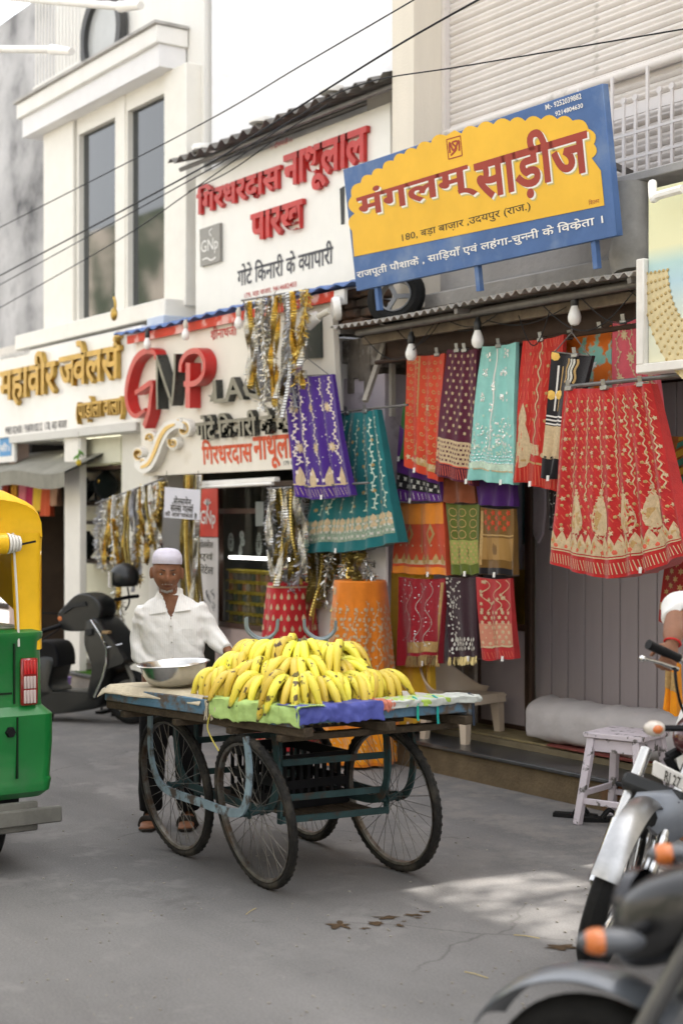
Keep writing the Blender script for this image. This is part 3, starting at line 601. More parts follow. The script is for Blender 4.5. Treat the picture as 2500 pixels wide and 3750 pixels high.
bd.text('heading', '।। श`ीनाथजी ।।', (c1(1245, 690), c1(1342, 622)), RED, S)
pl = [c1(930, 1055), c1(1022, 1024), c1(1024, 1198), c1(934, 1226)]
bd.poly('plaque', pl, M('plaque_grey', (.26, .25, .23), .4, .3), S, .002, .03)
bd.text('plaque_letters', 'GNp', (c1(938, 1180), c1(1016, 1085)), SWHITE, S, off=.0, lift=.031)
stroke(bd, 'plaque_flourish', [c1(945, 1195), c1(965, 1186), c1(985, 1196), c1(1005, 1182)], .012, SWHITE, S, .002, lift=.031)
stroke(bd, 'plaque_flourish', [c1(985, 1085), c1(976, 1065), c1(988, 1050)], .010, SWHITE, S, .002, lift=.031)
bd.poly('dark_notice', [(1245, 690), (1262, 680), (1262, 820), (1250, 822)], M('dark_sheet', (.05, .05, .05), .5), S)
# --- GNP board ---
c4 = lambda x, y: CR(x, y, 1.96, 450, 1050)
bd = mkboard((524, 1749), (1245, 1705), (496, 1249), 6.0); S = thing('lace_signboard', 'cream board with big red and black raised GNP letters above the lace shop', 'sign', bd.o)
bd.slab(.05, .004).build('panel', M('sign_cream', (.80, .75, .66), .45, var=.04, vs=2, col2=(.66, .60, .50), c2at=.70, c2w=.06, c2s=2), S)
BLK = M('black_acrylic', (.020, .022, .02), .25, var=.2, coat=.3); BLKF = M('steel_face', (.22, .215, .19), .28, .75, var=.2, vs=9)
REDF = M('red_face', (.55, .05, .045), .32, var=.2, vs=6, coat=.3)
def solid(pts, wd, nm, mats, depth, lift=.003, taper=None):
    o = stroke(bd, nm, [c4(*p) for p in pts], wd, mats[0], S, depth, lift, taper); o.data.materials.append(mats[1])
    for p in o.data.polygons: p.material_index = 0 if abs(p.normal.dot(bd.n)) > .7 else 1
    return o
tp = lambda t: .55+.6*math.sin(math.pi*t)
solid([(312, 520), (300, 470), (235, 462), (165, 520), (118, 640), (98, 770), (118, 880), (170, 925), (235, 880)], .052, 'letter', (REDF, RED), .10, taper=tp)
solid([(165, 760), (225, 720), (285, 690), (275, 800), (262, 900), (228, 1000)], .052, 'letter', (REDF, RED), .101, .004, lambda t: .75+.35*t)
solid([(325, 878), (322, 680), (322, 500)], .034, 'letter', (BLKF, BLK), .10)
solid([(315, 495), (375, 680), (432, 845)], .038, 'letter', (BLKF, BLK), .098, .004)
solid([(432, 845), (450, 660), (455, 480)], .034, 'letter', (BLKF, BLK), .102, .005)
solid([(545, 868), (545, 700), (548, 545)], .075, 'letter', (REDF, RED), .10)
solid([(492, 610), (500, 540), (545, 475), (620, 462), (665, 530), (655, 630), (600, 690), (520, 695)], .045, 'letter', (REDF, RED), .103, .004)
bd.text('black_letters', 'LACE', (c4(700, 838), c4(1150, 600)), BLKF, S, depth=.06, off=.02, side=BLK)
st = []
for k in range(10):
    a = math.pi/2+k*math.pi/5; r = 42 if k % 2 == 0 else 18; st.append(c4(682+r*.8*math.cos(a), 790-r*math.sin(a)))
bd.poly('star', st, BLKF, S, .003, .05)
bd.text('black_letters', 'गोटे िकनारी के व~यापारी', (c4(565, 1105), c4(1480, 822)), BLKF, S, depth=.05, off=.028, side=BLK)
ORNG = M('orange_red_paint', (.66, .10, .035), .45, var=.06)
bd.text('orange_lettering', 'िगरधरदास', (c4(575, 1290), c4(925, 1068)), ORNG, S, off=.026)
bd.text('orange_lettering', 'नाथूलाल', (c4(945, 1310), c4(1300, 1045)), ORNG, S, off=.026)
bd.text('heading', 'श`ीनाथजी', (c4(635, 390), c4(815, 252)), RED, S, off=.015)
bd.text('address', '179 बड़ा बाजार', (c4(1158, 1292), c4(1330, 1240)), GREYL, S)
ORNW = M('ornament_white', (.80, .78, .73), .4); ORNG2 = M('ornament_gold', (.72, .50, .18), .3, .6, var=.15)
def spiral(cx, cy, r0, turns, a0, sg=1, n=16): return [(cx+r0*(1-.85*i/n)*math.cos(a0+sg*2*math.pi*turns*i/n)*.85, cy+r0*(1-.85*i/n)*math.sin(a0+sg*2*math.pi*turns*i/n)) for i in range(n+1)]
main = [(135, 1265), (185, 1295), (240, 1265), (285, 1180), (325, 1080), (370, 1015), (430, 985), (490, 1000)]
o1 = stroke(bd, 'ornament', [c4(*p) for p in main], .12, ORNW, S, .07, taper=lambda t: .4+.75*math.sin(math.pi*min(1, t*1.05)))
stroke(bd, 'ornament_gilding', [c4(*p) for p in main[1:-1]], .040, ORNG2, S, .075, .006, taper=lambda t: .4+.8*math.sin(math.pi*t))
for (cx, cy, r, tn, a0, sg) in ((478, 1020, 62, 1.3, -1.6, 1), (240, 1085, 50, 1.2, 2.8, 1), (155, 1195, 55, 1.2, 1.4, 1), (405, 1115, 52, 1.2, -2.6, -1), (440, 970, 30, 1.0, 2.0, 1), (190, 1250, 40, 1.0, 0, 1)):
    stroke(bd, 'ornament_curl', [c4(*p) for p in spiral(cx, cy, r, tn, a0, sg)], .030, ORNW, S, .055, .002); stroke(bd, 'ornament_gilding', [c4(*p) for p in spiral(cx, cy, r*.8, tn, a0, sg)], .010, ORNG2, S, .062, .004)
bd.poly('dark_poster', [c4(1290, 270), c4(1432, 190), c4(1440, 510), c4(1300, 515)], M('dark_poster', (.03, .04, .035), .3), S, .003, .02)
bd.text('poster_print', 'श~यू', (c4(1300, 290), c4(1345, 240)), SWHITE, S, lift=.021)
# blue eave and red fascia over the GNP board
EV = thing('blue_eave', 'blue corrugated sheet eave with peeling red fascia above the cream lace board', 'eave', (-10.2, 5.9, 3.26))
corr(MB(), -12.12, -8.43, 5.84, 3.265, 6.1, 3.31, .2, .012, .012).build('sheet', M('blue_sheet', (.13, .22, .48), .5, var=.15, vs=4), EV, smooth=70)
m = MB(); m.box(-11.95, -8.75, 5.885, 5.905, 3.165, 3.235); m.build('fascia', M('peeling_red', (.60, .055, .025), .5, var=.1, col2=(.78, .45, .40), c2at=.56, c2w=.03, c2s=3), EV)
m = MB(); m.box(-8.75, -8.62, 5.88, 5.91, 3.13, 3.235, .004); m.build('fascia_end', WHITEP, EV)
# --- jewellery board ---
c3 = lambda x, y: CR(x, y, 2.24, 0, 1100)
bd = mkboard((18, 1608), (512, 1541), (0, 1300), 5.97, False); bd.o = bd.o-bd.u*.25; bd.ru += .28; bd.rv = .84
S = thing('jewellery_signboard', 'white board with raised golden lettering over the jewellery shop', 'sign', bd.o)
bd.slab(.12, .006).build('panel', M('gloss_white', (.82, .81, .79), .22, var=.03, coat=.3), S)
GOLD = M('gold_letters', (.50, .33, .09), .28, 1, var=.2, vs=14)
for nm, bx in (('महावीर', ((30, 885), (492, 385))), ('ज~वेलस^', ((520, 728), (1022, 250))), ('(पाड़ोला वाला)', ((660, 1020), (1045, 742)))):
    bd.text('gold_letters', nm, (c3(*bx[0]), c3(*bx[1])), GOLD, S, depth=.045, off=.02)
bd.text('contact_line', '9983182430 / 9387010212  178, बड़ा बाजार', (c3(45, 1118), c3(550, 975)), GREYL, S, off=.01)
bd.text('tax_number', 'GSTIN 08AAILJ7776D2GZG', (c3(10, 502), c3(243, 392)), M('pale_print', (.45, .44, .42), .5), S, off=.01)
p = onY(440, 1160, 5.96)
m = MB(); m.tube(smooth_pts([(p.x, 5.9, p.z), (p.x+.03, 5.9, p.z+.10), (p.x, 5.9, p.z+.17)]), .012, 8); m.ball((p.x, 5.9, p.z+.02), .045, .03, .06, 10, 8)
m.build('gold_hook_ornament', GOLD, None, label='small golden ornament standing above the jewellery board by the blue eave', cat='ornament')
# --- paper notice ---
P3 = [onD(*p, 11.85) for p in ((600, 1894), (731, 1905), (603, 1783))]; bd = Board(P3[0], P3[1]-P3[0], P3[2]-P3[0])
S = thing('paper_notice', 'white laminated paper notice with three black Hindi lines hung beside the tinsel', 'notice', P3[0])
bd.slab(.006).build('sheet', M('paper_white', (.74, .73, .78), .35, var=.04), S)
for t, bx in (('सेल~समेन', ((638, 1846), (706, 1815))), ('सेल~स गल~स^', ((625, 1872), (712, 1840))), ('की आवश~यकता है', ((604, 1892), (724, 1872)))):
    bd.text('print', t, bx, BLK, S, off=.02)
for px in (610, 725):
    m = MB(); a = onD(px, 1790, 11.86); m.cyl(a, a+V((0, 0, .14)), .003, 5); m.build('string', PIPE, S)
# --- red banner + vertical white board ---
def vboard(x0, x1, y0, y1, Y): a, b, c = onY(x0, y1, Y), onY(x1, y1, Y), onY(x0, y0, Y); a.z = b.z = min(a.z, b.z); return Board(a, V((b.x-a.x, 0, 0)), V((0, 0, c.z-a.z)))
bd = vboard(728, 795, 1772, 1965, 6.07); S = thing('red_banner', 'narrow red banner with white GNP lettering beside the dark glass cabinet', 'banner', bd.o)
bd.slab(.01).build('panel', M('banner_red', (.72, .07, .05), .4), S); bd.text('lettering', 'GNp', ((735, 1935), (790, 1868)), SWHITE, S, off=.02)
stroke(bd, 'emblem', [(762, 1870), (762, 1850), (758, 1830)], .02, SWHITE, S, .002)
for k in range(5): stroke(bd, 'emblem', [(760, 1850), (760+14*math.sin(k*.6-1.2), 1845-20*math.cos(k*.6-1.2))], .012, SWHITE, S, .002)
bd = vboard(728, 795, 1968, 2330, 6.07); S = thing('wholesale_board', 'white vertical strip board with black words beside the dark glass cabinet', 'sign', bd.o)
bd.slab(.01).build('panel', M('strip_white', (.74, .71, .70), .5, var=.05), S)
for t, yy in (('होलसेल', 2010), ('एवं', 2055), ('िरटेल', 2100)): bd.text('lettering', t, ((730, yy), (782, yy-32)), BLK, S, off=.01)
for k in range(9): a = random.uniform(735, 785); b_ = random.uniform(2140, 2215); stroke(bd, 'scribble', [(a, b_), (a+random.uniform(-8, 8), b_+10), (a+4, b_+24)], .006, GREYL, S, .001)
bd = vboard(1320, 1412, 2000, 2140, 6.1); S = thing('wholesale_board', 'white board with black words showing between the orange skirt and the pillar', 'sign', bd.o)
bd.slab(.02).build('panel', M('strip_white', (.74, .71, .70)), S)
for t, yy in (('एवं', 2085), ('िरटेल', 2122)): bd.text('lettering', t, ((1335, yy), (1378, yy-32)), BLK, S, off=.01)
# --- necklace picture board at the right ---
def necklace_mat():
    m = bpy.data.materials.new('necklace_print'); m.use_nodes = True; t = m.node_tree; N = t.nodes; L = t.links; b = N['Principled BSDF']; b.inputs['Roughness'].default_value = .3
    tc = N.new('ShaderNodeTexCoord'); s = N.new('ShaderNodeSeparateXYZ'); L.new(tc.outputs['Generated'], s.inputs[0]); r = N.new('ShaderNodeValToRGB'); L.new(s.outputs[2], r.inputs[0])
    e = r.color_ramp.elements; e[0].position = 0; e[0].color = (.68, .66, .48, 1); e[1].position = 1; e[1].color = (.70, .69, .42, 1)
    for p, c in ((.25, (.62, .66, .56)), (.45, (.40, .57, .64)), (.56, (.42, .60, .58)), (.66, (.74, .72, .45))): x = e.new(p); x.color = (*c, 1)
    L.new(r.outputs[0], b.inputs['Base Color']); return m
bd = mkboard((2372, 1330), (2500, 1318), (2345, 700), 5.6, False); bd.ru = 1.2; bd.rv -= .0
S = thing('necklace_signboard', 'yellow and sky blue printed board showing a golden necklace at the next shop', 'sign', bd.o)
bd.slab(.10, .004).build('panel', necklace_mat(), S)
m = MB(); m.obox(bd.at(-.03, bd.rv*.30, -.03), bd.u, bd.v, bd.n, .028, bd.rv*.305, .06, .006); m.obox(bd.at(.6, -.025, -.03), bd.u, bd.v, bd.n, .66, .024, .06, .006); m.build('frame', M('white_frame', (.72, .69, .64), .5), S)
a0, b0 = bd.uv(2405, 980); m = MB(); cx, cy = a0+.42, b0-.02
for r in range(7):
    for k in range(34):
        a = math.pi+math.pi*k/33; rr = .30+.035*r*(1-.3*abs(math.cos(a))); p = (cx+rr*1.15*math.cos(a), cy+rr*1.25*math.sin(a)); q = bd.at(p[0], p[1], .004); m.ball(q, .009, .005, .009, 5, 4)
pz = [(cx+.30*1.15*math.cos(math.pi+math.pi*k/20), cy+.30*1.25*math.sin(math.pi+math.pi*k/20)) for k in range(21)]+[(cx+(.52-.07*abs(math.cos(math.pi*k/20)))*1.15*math.cos(-math.pi*k/20), cy+(.52-.07*abs(math.cos(math.pi*k/20)))*1.25*math.sin(-math.pi*k/20)) for k in range(21)]
bd.poly('necklace_field', pz, M('necklace_pale', (.62, .52, .30), .5, var=.15, vs=20), S, .001, .0025, px=False)
m.build('necklace_print', M('necklace_gold', (.44, .32, .13), .4, .3, var=.2), S, kind='stuff')
m = MB(); m.tube(smooth_pts([onY(2388, 668, 5.5), onY(2392, 725, 5.45), onY(2410, 715, 5.45), onY(2500, 690, 5.45)]), .022, 8); m.build('lamp_pipe', WHITEP, S)
# far left blue-white sign
bd = vboard(0, 52, 1560, 1690, 6.0); bd.o -= bd.u*.6; bd.ru += .6; S = thing('blue_white_sign', 'small blue and white shop sign left of the jewellery board', 'sign', bd.o)
bd.slab(.03).build('panel', SWHITE, S); bd.poly('blue_field', [(0, 1605), (42, 1600), (42, 1668), (0, 1672)], M('sky_sign', (.12, .33, .62), .5), S); bd.text('lettering', 'सी।', ((2, 1655), (36, 1620)), SWHITE, S, off=.02, lift=.006)
# small wall words inside the saree shop
bd = Board((-8.4, 6.695, 2.55), (3, 0, 0), (0, 0, .4)); S = thing('painted_words', 'dark red painted blessing words on the lintel behind the hung sarees', 'wall lettering', bd.o)
for t, bx in (('लाभ', ((1960, 1228), (2022, 1185))), ('शुभ', ((2150, 1225), (2222, 1150)))): bd.text('word', t, bx, M('dark_red_paint', (.10, .02, .015), .6), S, off=.04)
bd.poly('orange_patch', [(2058, 1170), (2120, 1160), (2120, 1215), (2058, 1222)], M('idol_orange', (.55, .14, .04), .6, var=.3, vs=20), S, .002, .03)
# ================= hung cloth with embroidery =================
def fab(name, col, **k):
    return M('fabric_'+name, col, k.pop('rough', .75), var=k.pop('var', .14), vs=k.pop('vs', 9), bump=k.pop('bump', .25), bs=k.pop('bs', 160), sheen=.25, **k)
THG = M('thread_gold', (.50, .32, .12), .45, .35, var=.25, vs=60, bump=.4, bs=300); THS = M('thread_silver', (.62, .60, .54), .4, .4, var=.2, vs=60, bump=.4, bs=300)
THC = M('thread_cream', (.60, .46, .28), .6, var=.2, vs=60, bump=.4, bs=300); THP = M('thread_pale_green', (.52, .66, .54), .5, .2, var=.2, vs=60)
THL = M('thread_pale', (.70, .60, .54), .5, .15, var=.2, vs=60); THM = M('thread_mint', (.50, .62, .52), .5, .2, var=.2, vs=60)
SEQ = M('sequin', (.80, .84, .80), .25, .6, var=.2, vs=80); THR = M('thread_light_red', (.62, .12, .07), .6, var=.2); THW = M('thread_white', (.75, .72, .68), .6, var=.15)
class Cloth:
    def __init__(s, name, label, quad, Y, mat, conv=None, fold=.018, nf=4, curve=0., back=.05, cat='saree', group='sarees and skirts hung up for sale', top=None):
        cv = conv or (lambda x, y: (x/1.2544+1250, y/1.2544+1000))
        TL, TR, BR, BL = [onY(*cv(*p), Y) for p in quad]; s.c = (TL, TR, BR, BL); s.fold = fold; s.nf = nf; s.curve = curve; s.ph = random.uniform(0, 6)
        s.w = ((TR-TL).length+(BR-BL).length)/2; s.h = ((BL-TL).length+(BR-TR).length)/2; base = (BL+BR)/2; base.z = min(BL.z, BR.z)
        s.T = thing(name, label, cat, base, group); nu = max(10, nf*8); nv = 14; m = MB()
        m.grid(s.S, nu, nv); m.grid(lambda u, v: s.S(u, v)+V((0, back*(.5+.5*v), 0)), nu, nv)
        for e in (0, 1): m.grid(lambda u, v: s.S(e, v)+V((0, back*(.5+.5*v)*u, 0)), 1, nv)
        m.grid(lambda u, v: s.S(u, 1)+V((0, back*v, 0)), nu, 1); m.grid(lambda u, v: s.S(u, 0)+V((0, back*.5*v, 0)), nu, 1)
        s.body = m.build('cloth', mat, s.T, smooth=70); s.ems = {}
    def S(s, u, v):
        TL, TR, BR, BL = s.c; p = (TL*(1-u)+TR*u)*(1-v)+(BL*(1-u)+BR*u)*v
        a = s.fold*(.35+.65*v); off = a*(1.5*noise.noise(V((u*s.nf*1.5+.25*math.sin(2.5*v+s.ph), v*.9, s.ph)))+.55*math.sin(2*math.pi*s.nf*u+s.ph+.8*math.sin(3*v+s.ph))+.6*noise.noise(V((u*s.nf*3.2, v*2.2, s.ph+7))))
        p = p+V((0, -off, 0)); p.z -= s.curve*math.sin(math.pi*u)*v**3-.012*noise.noise(V((u*5, 0, s.ph)))*v-.010*math.sin(math.pi*u)*(1-v)**4*-1
        return p
    def P(s, u, v, h=.003):
        u = min(max(u, .01), .99); v = min(max(v, .004), .996); q = s.S(u, v); e = .01
        n = (s.S(min(u+e, 1), v)-s.S(max(u-e, 0), v)).cross(s.S(u, max(v-e, 0))-s.S(u, min(v+e, 1)))
        n = n.normalized() if n.length > 1e-9 else V((0, -1, 0))
        if n.y > 0: n = -n
        return q+n*h
    def E(s, mat): return s.ems.setdefault(mat.name, (mat, MB()))[1]
    def shape(s, mat, u, v, pts, sc=1, rot=0, h=.003):
        m = s.E(mat); c, d = math.cos(rot), math.sin(rot); q = [s.P(u+(x*c-y*d)*sc/s.w, v+(x*d+y*c)*sc/s.h, h) for x, y in pts]
        ctr = s.P(u, v, h+.002); n = len(q); m.add(q+[ctr], [(i, (i+1) % n, n) for i in range(n)])
    def dot(s, mat, u, v, r, n=6): s.shape(mat, u, v, [(math.cos(2*math.pi*k/n), math.sin(2*math.pi*k/n)) for k in range(n)], r)
    def flower(s, mat, u, v, r, n=6): s.shape(mat, u, v, [((1 if k % 2 else .5)*math.cos(math.pi*k/n), (1 if k % 2 else .5)*math.sin(math.pi*k/n)) for k in range(2*n)], r)
    def leaf(s, mat, u, v, L, rot, wd=.32): s.shape(mat, u, v, [(0, 0), (.3, -wd), (.6, -wd*.8), (1, 0), (.6, wd*.8), (.3, wd)], L, rot)
    def drop(s, mat, u, v, r, hgt): s.shape(mat, u, v, [(1.25*math.sin(a)*abs(math.sin(a/2))**1.4, -hgt*math.cos(a)) for a in [2*math.pi*i/18 for i in range(18)]], r)
    def line(s, mat, pts, wd):
        m = s.E(mat); n = len(pts); vs = []
        for i, (u, v) in enumerate(pts):
            a, b = pts[max(i-1, 0)], pts[min(i+1, n-1)]; dx, dy = (b[0]-a[0])*s.w, (b[1]-a[1])*s.h; l = math.hypot(dx, dy) or 1; k = wd/2
            vs += [s.P(u-dy/l*k/s.w, v+dx/l*k/s.h), s.P(u+dy/l*k/s.w, v-dx/l*k/s.h)]
        m.add(vs, [(2*i, 2*i+1, 2*i+3, 2*i+2) for i in range(n-1)])
    def vine(s, mat, u0, v0, u1, v1, amp, waves, wd, leaf=0, n=28, lm=None):
        P = [(u0+(u1-u0)*t+amp*math.sin(2*math.pi*waves*t), v0+(v1-v0)*t) for t in [i/n for i in range(n+1)]]; s.line(mat, P, wd)
        if leaf:
            for i in range(1, n, 2): s.leaf(lm or mat, P[i][0], P[i][1], leaf, random.uniform(-.6, .6)+(0 if i % 4 == 1 else math.pi))
    def band(s, mat, v0, v1, n=40, u0=0, u1=1, h=.002):
        m = s.E(mat); m.add([s.P(u0+(u1-u0)*i/n, v, h) for i in range(n+1) for v in (v0, v1)], [(2*i, 2*i+1, 2*i+3, 2*i+2) for i in range(n)])
    def rows(s, f, nu, nv, u0=.06, u1=.94, v0=.05, v1=.95, stag=True, jit=0):
        for j in range(nv):
            for i in range(nu):
                u = u0+(u1-u0)*(i+.5+(.5 if stag and j % 2 else 0))/nu
                if u < u1: f(u+random.uniform(-jit, jit), v0+(v1-v0)*(j+.5)/nv)
    def fringe(s, mat, v=1.0, L=.06, n=70, u0=0, u1=1):
        m = s.E(mat)
        for i in range(n):
            u = u0+(u1-u0)*random.random(); p = s.P(u, v-.002, .004); q = p+V((random.uniform(-.012, .012), random.uniform(-.01, .005), -L*random.uniform(.7, 1.1))); m.add([p-V((.003, 0, 0)), p+V((.003, 0, 0)), q+V((.004, 0, 0)), q-V((.004, 0, 0))], [(0, 1, 2, 3)])
    def tagged(s, u=.6):
        p = s.P(u, .975, .006); m = MB(); m.obox(p+V((0, -.002, -.012)), (1, 0, 0), (0, 1, 0), (.1, 0, 1), .011, .001, .016); m.build('price_tag', SWHITE, s.T)
    def done(s):
        if s.h > .35: s.tagged(random.uniform(.25, .8))
        for k, (mat, m) in s.ems.items():
            if m.v: m.build('embroidery', mat, s.body, smooth=0, fixn=False, kind='stuff')
        return s
    def clips(s, us=(.2, .8)):
        for u in us:
            p = s.S(u, 0); m = MB(); m.box(p.x-.025, p.x+.025, p.y-.012, p.y+.03, p.z-.012, p.z+.012, .003); m.beam(p+V((0, -.005, .01)), p+V((0, -.012, .045)), .03, .004); m.build('clip', M('clip_steel', (.32, .32, .31), .35, .8), s.T)
        return s
    def hanger(s):
        a, b = s.S(.08, 0), s.S(.92, 0); c = (a+b)/2; m = MB(); t = c+V((0, 0, .12)); m.tube([a, t, b], .004, 5); m.tube([a, b], .004, 5); m.tube(smooth_pts([t, t+V((.0, 0, .05)), t+V((.03, 0, .08)), t+V((.05, 0, .05))]), .004, 5); m.build('hanger', PIPE, s.T); return s
R = random
# row one
k = Cloth('hung_saree', 'orange red saree with a broad gold paisley stripe on the bamboo pole', [(300, 376), (475, 368), (442, 958), (290, 885)], 6.0, fab('orange_red', (.56, .055, .02)), nf=3)
k.band(THG, .0, .86, 20, .22, .38, .002)
for i in range(16): k.flower(fab('orange_red', 0), .30, .03+.052*i, .026, 5)
k.vine(THG, .40, .90, .98, .92, .0, 1, .045)
for i in range(9): k.flower(THC, .1+.1*i, .90+.012*math.sin(i), .022, 5)
k.rows(lambda u, v: k.line(THG, [(u+.05*(1-t/9)*math.cos(t*.9), v+.022*(1-t/9)*math.sin(t*.9)) for t in range(9)], .005), 4, 14, .4, .98, .03, .88)
k.rows(lambda u, v: k.line(THG, [(u+.05*(1-t/9)*math.cos(t*.9), v+.022*(1-t/9)*math.sin(t*.9)) for t in range(9)], .005), 2, 14, .0, .22, .03, .84); k.flower(THC, .62, .44, .035); k.done().clips()
k = Cloth('hung_saree', 'dark maroon saree with cream dots and gold lace border on the pole', [(485, 350), (621, 346), (606, 975), (421, 922)], 5.99, fab('maroon', (.085, .008, .028)), nf=3)
k.rows(lambda u, v: k.flower(THC, u, v, .0145), 5, 13, .04, .98, .02, .66); k.band(THC, .70, .885); k.band(THR, .885, .895)
k.rows(lambda u, v: k.flower(fab('maroon', 0), u, v, .011, 4), 14, 5, .0, 1, .71, .88, True)
for i in range(24): k.line(THR, [(.02+.04*i, .905), (.05+.04*i, .985)], .004)
k.done().clips((.35, .6))
k = Cloth('hung_saree', 'pale aqua saree with silver sequin sprays on the pole', [(645, 336), (803, 316), (785, 972), (570, 946)], 5.97, fab('aqua', (.25, .55, .50)), nf=3, fold=.022)
for (u, v) in ((.25, .08), (.7, .06), (.2, .2), (.68, .2), (.45, .3), (.2, .38), (.72, .38), (.45, .46)):
    for j in range(10): k.flower(R.choice((SEQ, THW)), u+R.uniform(-.07, .07), v+R.uniform(-.03, .03), .011, 4)
for j in range(190): k.flower(R.choice((SEQ, THW, THP)), R.uniform(.03, .97), R.triangular(.5, .84, .76), R.uniform(.006, .011), 4)
k.band(THP, .86, .91); k.rows(lambda u, v: k.dot(SEQ, u, v, .006, 4), 20, 3, 0, 1, .80, .87); k.line(THC, [(i/10, .915) for i in range(11)], .008); k.line(THW, [(.46+.02*math.sin(i), .02+.05*i) for i in range(16)], .012); k.done().clips((.5,))
k = Cloth('hung_saree', 'red tie-dyed saree with large cream paisleys beside the black blouse piece', [(832, 311), (1022, 281), (982, 1002), (782, 952)], 5.98, fab('bandhani', (.50, .025, .016)), nf=3, fold=.02)
bandh = lambda k, n, v1=.9, m=THR: [k.line(m, [(i/n, 0+j*.09), (i/n+.5/n*math.sin(j+i), .06+j*.09)], .006) for i in range(1, n) for j in range(int(v1/.09))]
bandh(k, 12, .85); k.vine(THC, .48, .02, .45, .72, .03, 6, .010); k.rows(lambda u, v: k.flower(THG, u, v, .014), 3, 6, .1, .95, .05, .6)
for i in range(4): k.drop(THC, .15, .52+.07*i, .045, 1.6)
k.band(THC, .72, .79, 30, .02, .6); k.drop(THC, .2, .72, .07, 2.2); k.rows(lambda u, v: k.leaf(THC, u, v, .03, -1.57), 6, 2, .05, .95, .74, .82); k.line(THG, [(i/10, .845) for i in range(11)], .012)
for i in range(20): k.line(THR, [(.05*i, .86), (.05*i+.02, .99)], .006)
k.done().clips((.45,))
k = Cloth('blouse_piece', 'black blouse piece with gold and white trimming hung before the red skirt', [(965, 358), (1152, 378), (1012, 946), (918, 940)], 5.88, fab('black', (.012, .010, .012)), nf=2)
k.band(THC, .58, .84); k.rows(lambda u, v: k.line(fab('black', 0), [(u, v), (u+.08, v)], .012), 6, 1, 0, 1, .82, .84)
for v in (.5, .53, .56): k.band(THW, v, v+.012)
for u in (.45, .53, .6, .68): k.line(R.choice((THS, THG)), [(u+.02*math.sin(i), .03+.02*i) for i in range(11)], .012)
k.line(THW, [(.2, .1+.04*i) for i in range(10)], .010); k.line(THG, [(.3, .1+.04*i) for i in range(10)], .008)
for (u, v) in ((.1, .03), (.95, .3), (.08, .34), (.3, .33)): k.dot(M('gold_tassel', (.65, .42, .10), .4, .5), u, v, .028, 8)
k.done().hanger().clips((.6,))
k = Cloth('hung_saree', 'orange and turquoise printed saree behind the black blouse piece', [(1030, 300), (1240, 238), (1245, 640), (1035, 640)], 6.1, M('print_orange_teal', (.25, .52, .43), .7, var=.1, vs=3, col2=(.72, .17, .02), c2at=.50, c2w=.02, c2s=5), nf=2); k.flower(THW, .62, .42, .03); k.done().clips((.1, .75))
for nm, q, uu in (('pink saree with cream floral vines beside the printed orange saree', [(1245, 222), (1352, 211), (1425, 860), (1235, 820)], (.25, .75)), ('second pink saree with silver border hung beside the necklace board', [(1360, 224), (1418, 226), (1497, 885), (1425, 880)], (.5,))):
    k = Cloth('hung_saree', nm, q, 6.02, fab('pink', (.56, .09, .12)), nf=2)
    for u in uu: k.vine(THC, u, .02, u, .75, .08, 4, .006, .022, 44)
    for i in range(4): k.flower(THC, .5+.2*math.sin(i*2.2), .1+.17*i, .038, 8)
    k.band(THS, .76, .90); k.done().clips((.5,))
# big red skirt
k = Cloth('lehenga_skirt', 'big flared red skirt with gold paisleys and scalloped gold hem on its own rail', [(1022, 530), (1414, 506), (1590, 1290), (950, 1332)], 5.72, fab('lehenga_red', (.47, .022, .020), col2=(.36, .015, .018), c2at=.6, c2w=.1, c2s=14), nf=7, fold=.030, curve=.10, back=.10, cat='skirt')
for i in range(26):
    for j in range(16): k.line(THR, [(i/26, .03+j*.053), (i/26+.022, .055+j*.053)], .005)
for i in range(8): k.vine(THC, .04+.13*i, .05, .02+.135*i, .62, .008, 11, .007, n=60)
k.rows(lambda u, v: k.flower(THC, u, v, .015, 5), 9, 9, .03, .98, .08, .84); k.rows(lambda u, v: k.dot(THG, u, v, .009, 5), 16, 14, .02, .98, .05, .8)
for i in range(4): k.drop(THC, .21+.205*i, .70, .058, 1.75); k.drop(THG, .21+.205*i, .705, .042, 1.6); k.drop(THC, .21+.205*i, .71, .028, 1.5); k.drop(THR, .21+.205*i, .715, .014, 1.4); [k.flower(THC, .21+.205*i+.062*math.sin(a)*abs(math.sin(a/2))**1.2, .70-.125*math.cos(a), .010, 4) for a in [6.283*j/22 for j in range(1, 22)]]
k.band(THC, .868, .905, 60)
for i in range(17): k.drop(THC, .03+.058*i, .852, .030, 1.5); k.drop(THG, .03+.058*i, .856, .020, 1.4); k.drop(THR, .03+.058*i, .86, .010, 1.3); k.dot(THR, .059+.058*i, .887, .012, 6)
for i in range(60): k.line(THC, [(i/60, .935), (i/60+.012, .985)], .0035)
k.line(THC, [(i/40, .914) for i in range(41)], .006)
k.done().clips((.08, .5, .9))
m = MB(); p = k.S(-.02, 0); q = k.S(1.4, 0); m.cyl((p.x, p.y+.03, p.z+.01), (q.x, p.y+.03, p.z+.01), .012, 8); m.build('skirt_rail', PIPE, None, label='thin dark rail carrying the big red skirt', cat='rail')
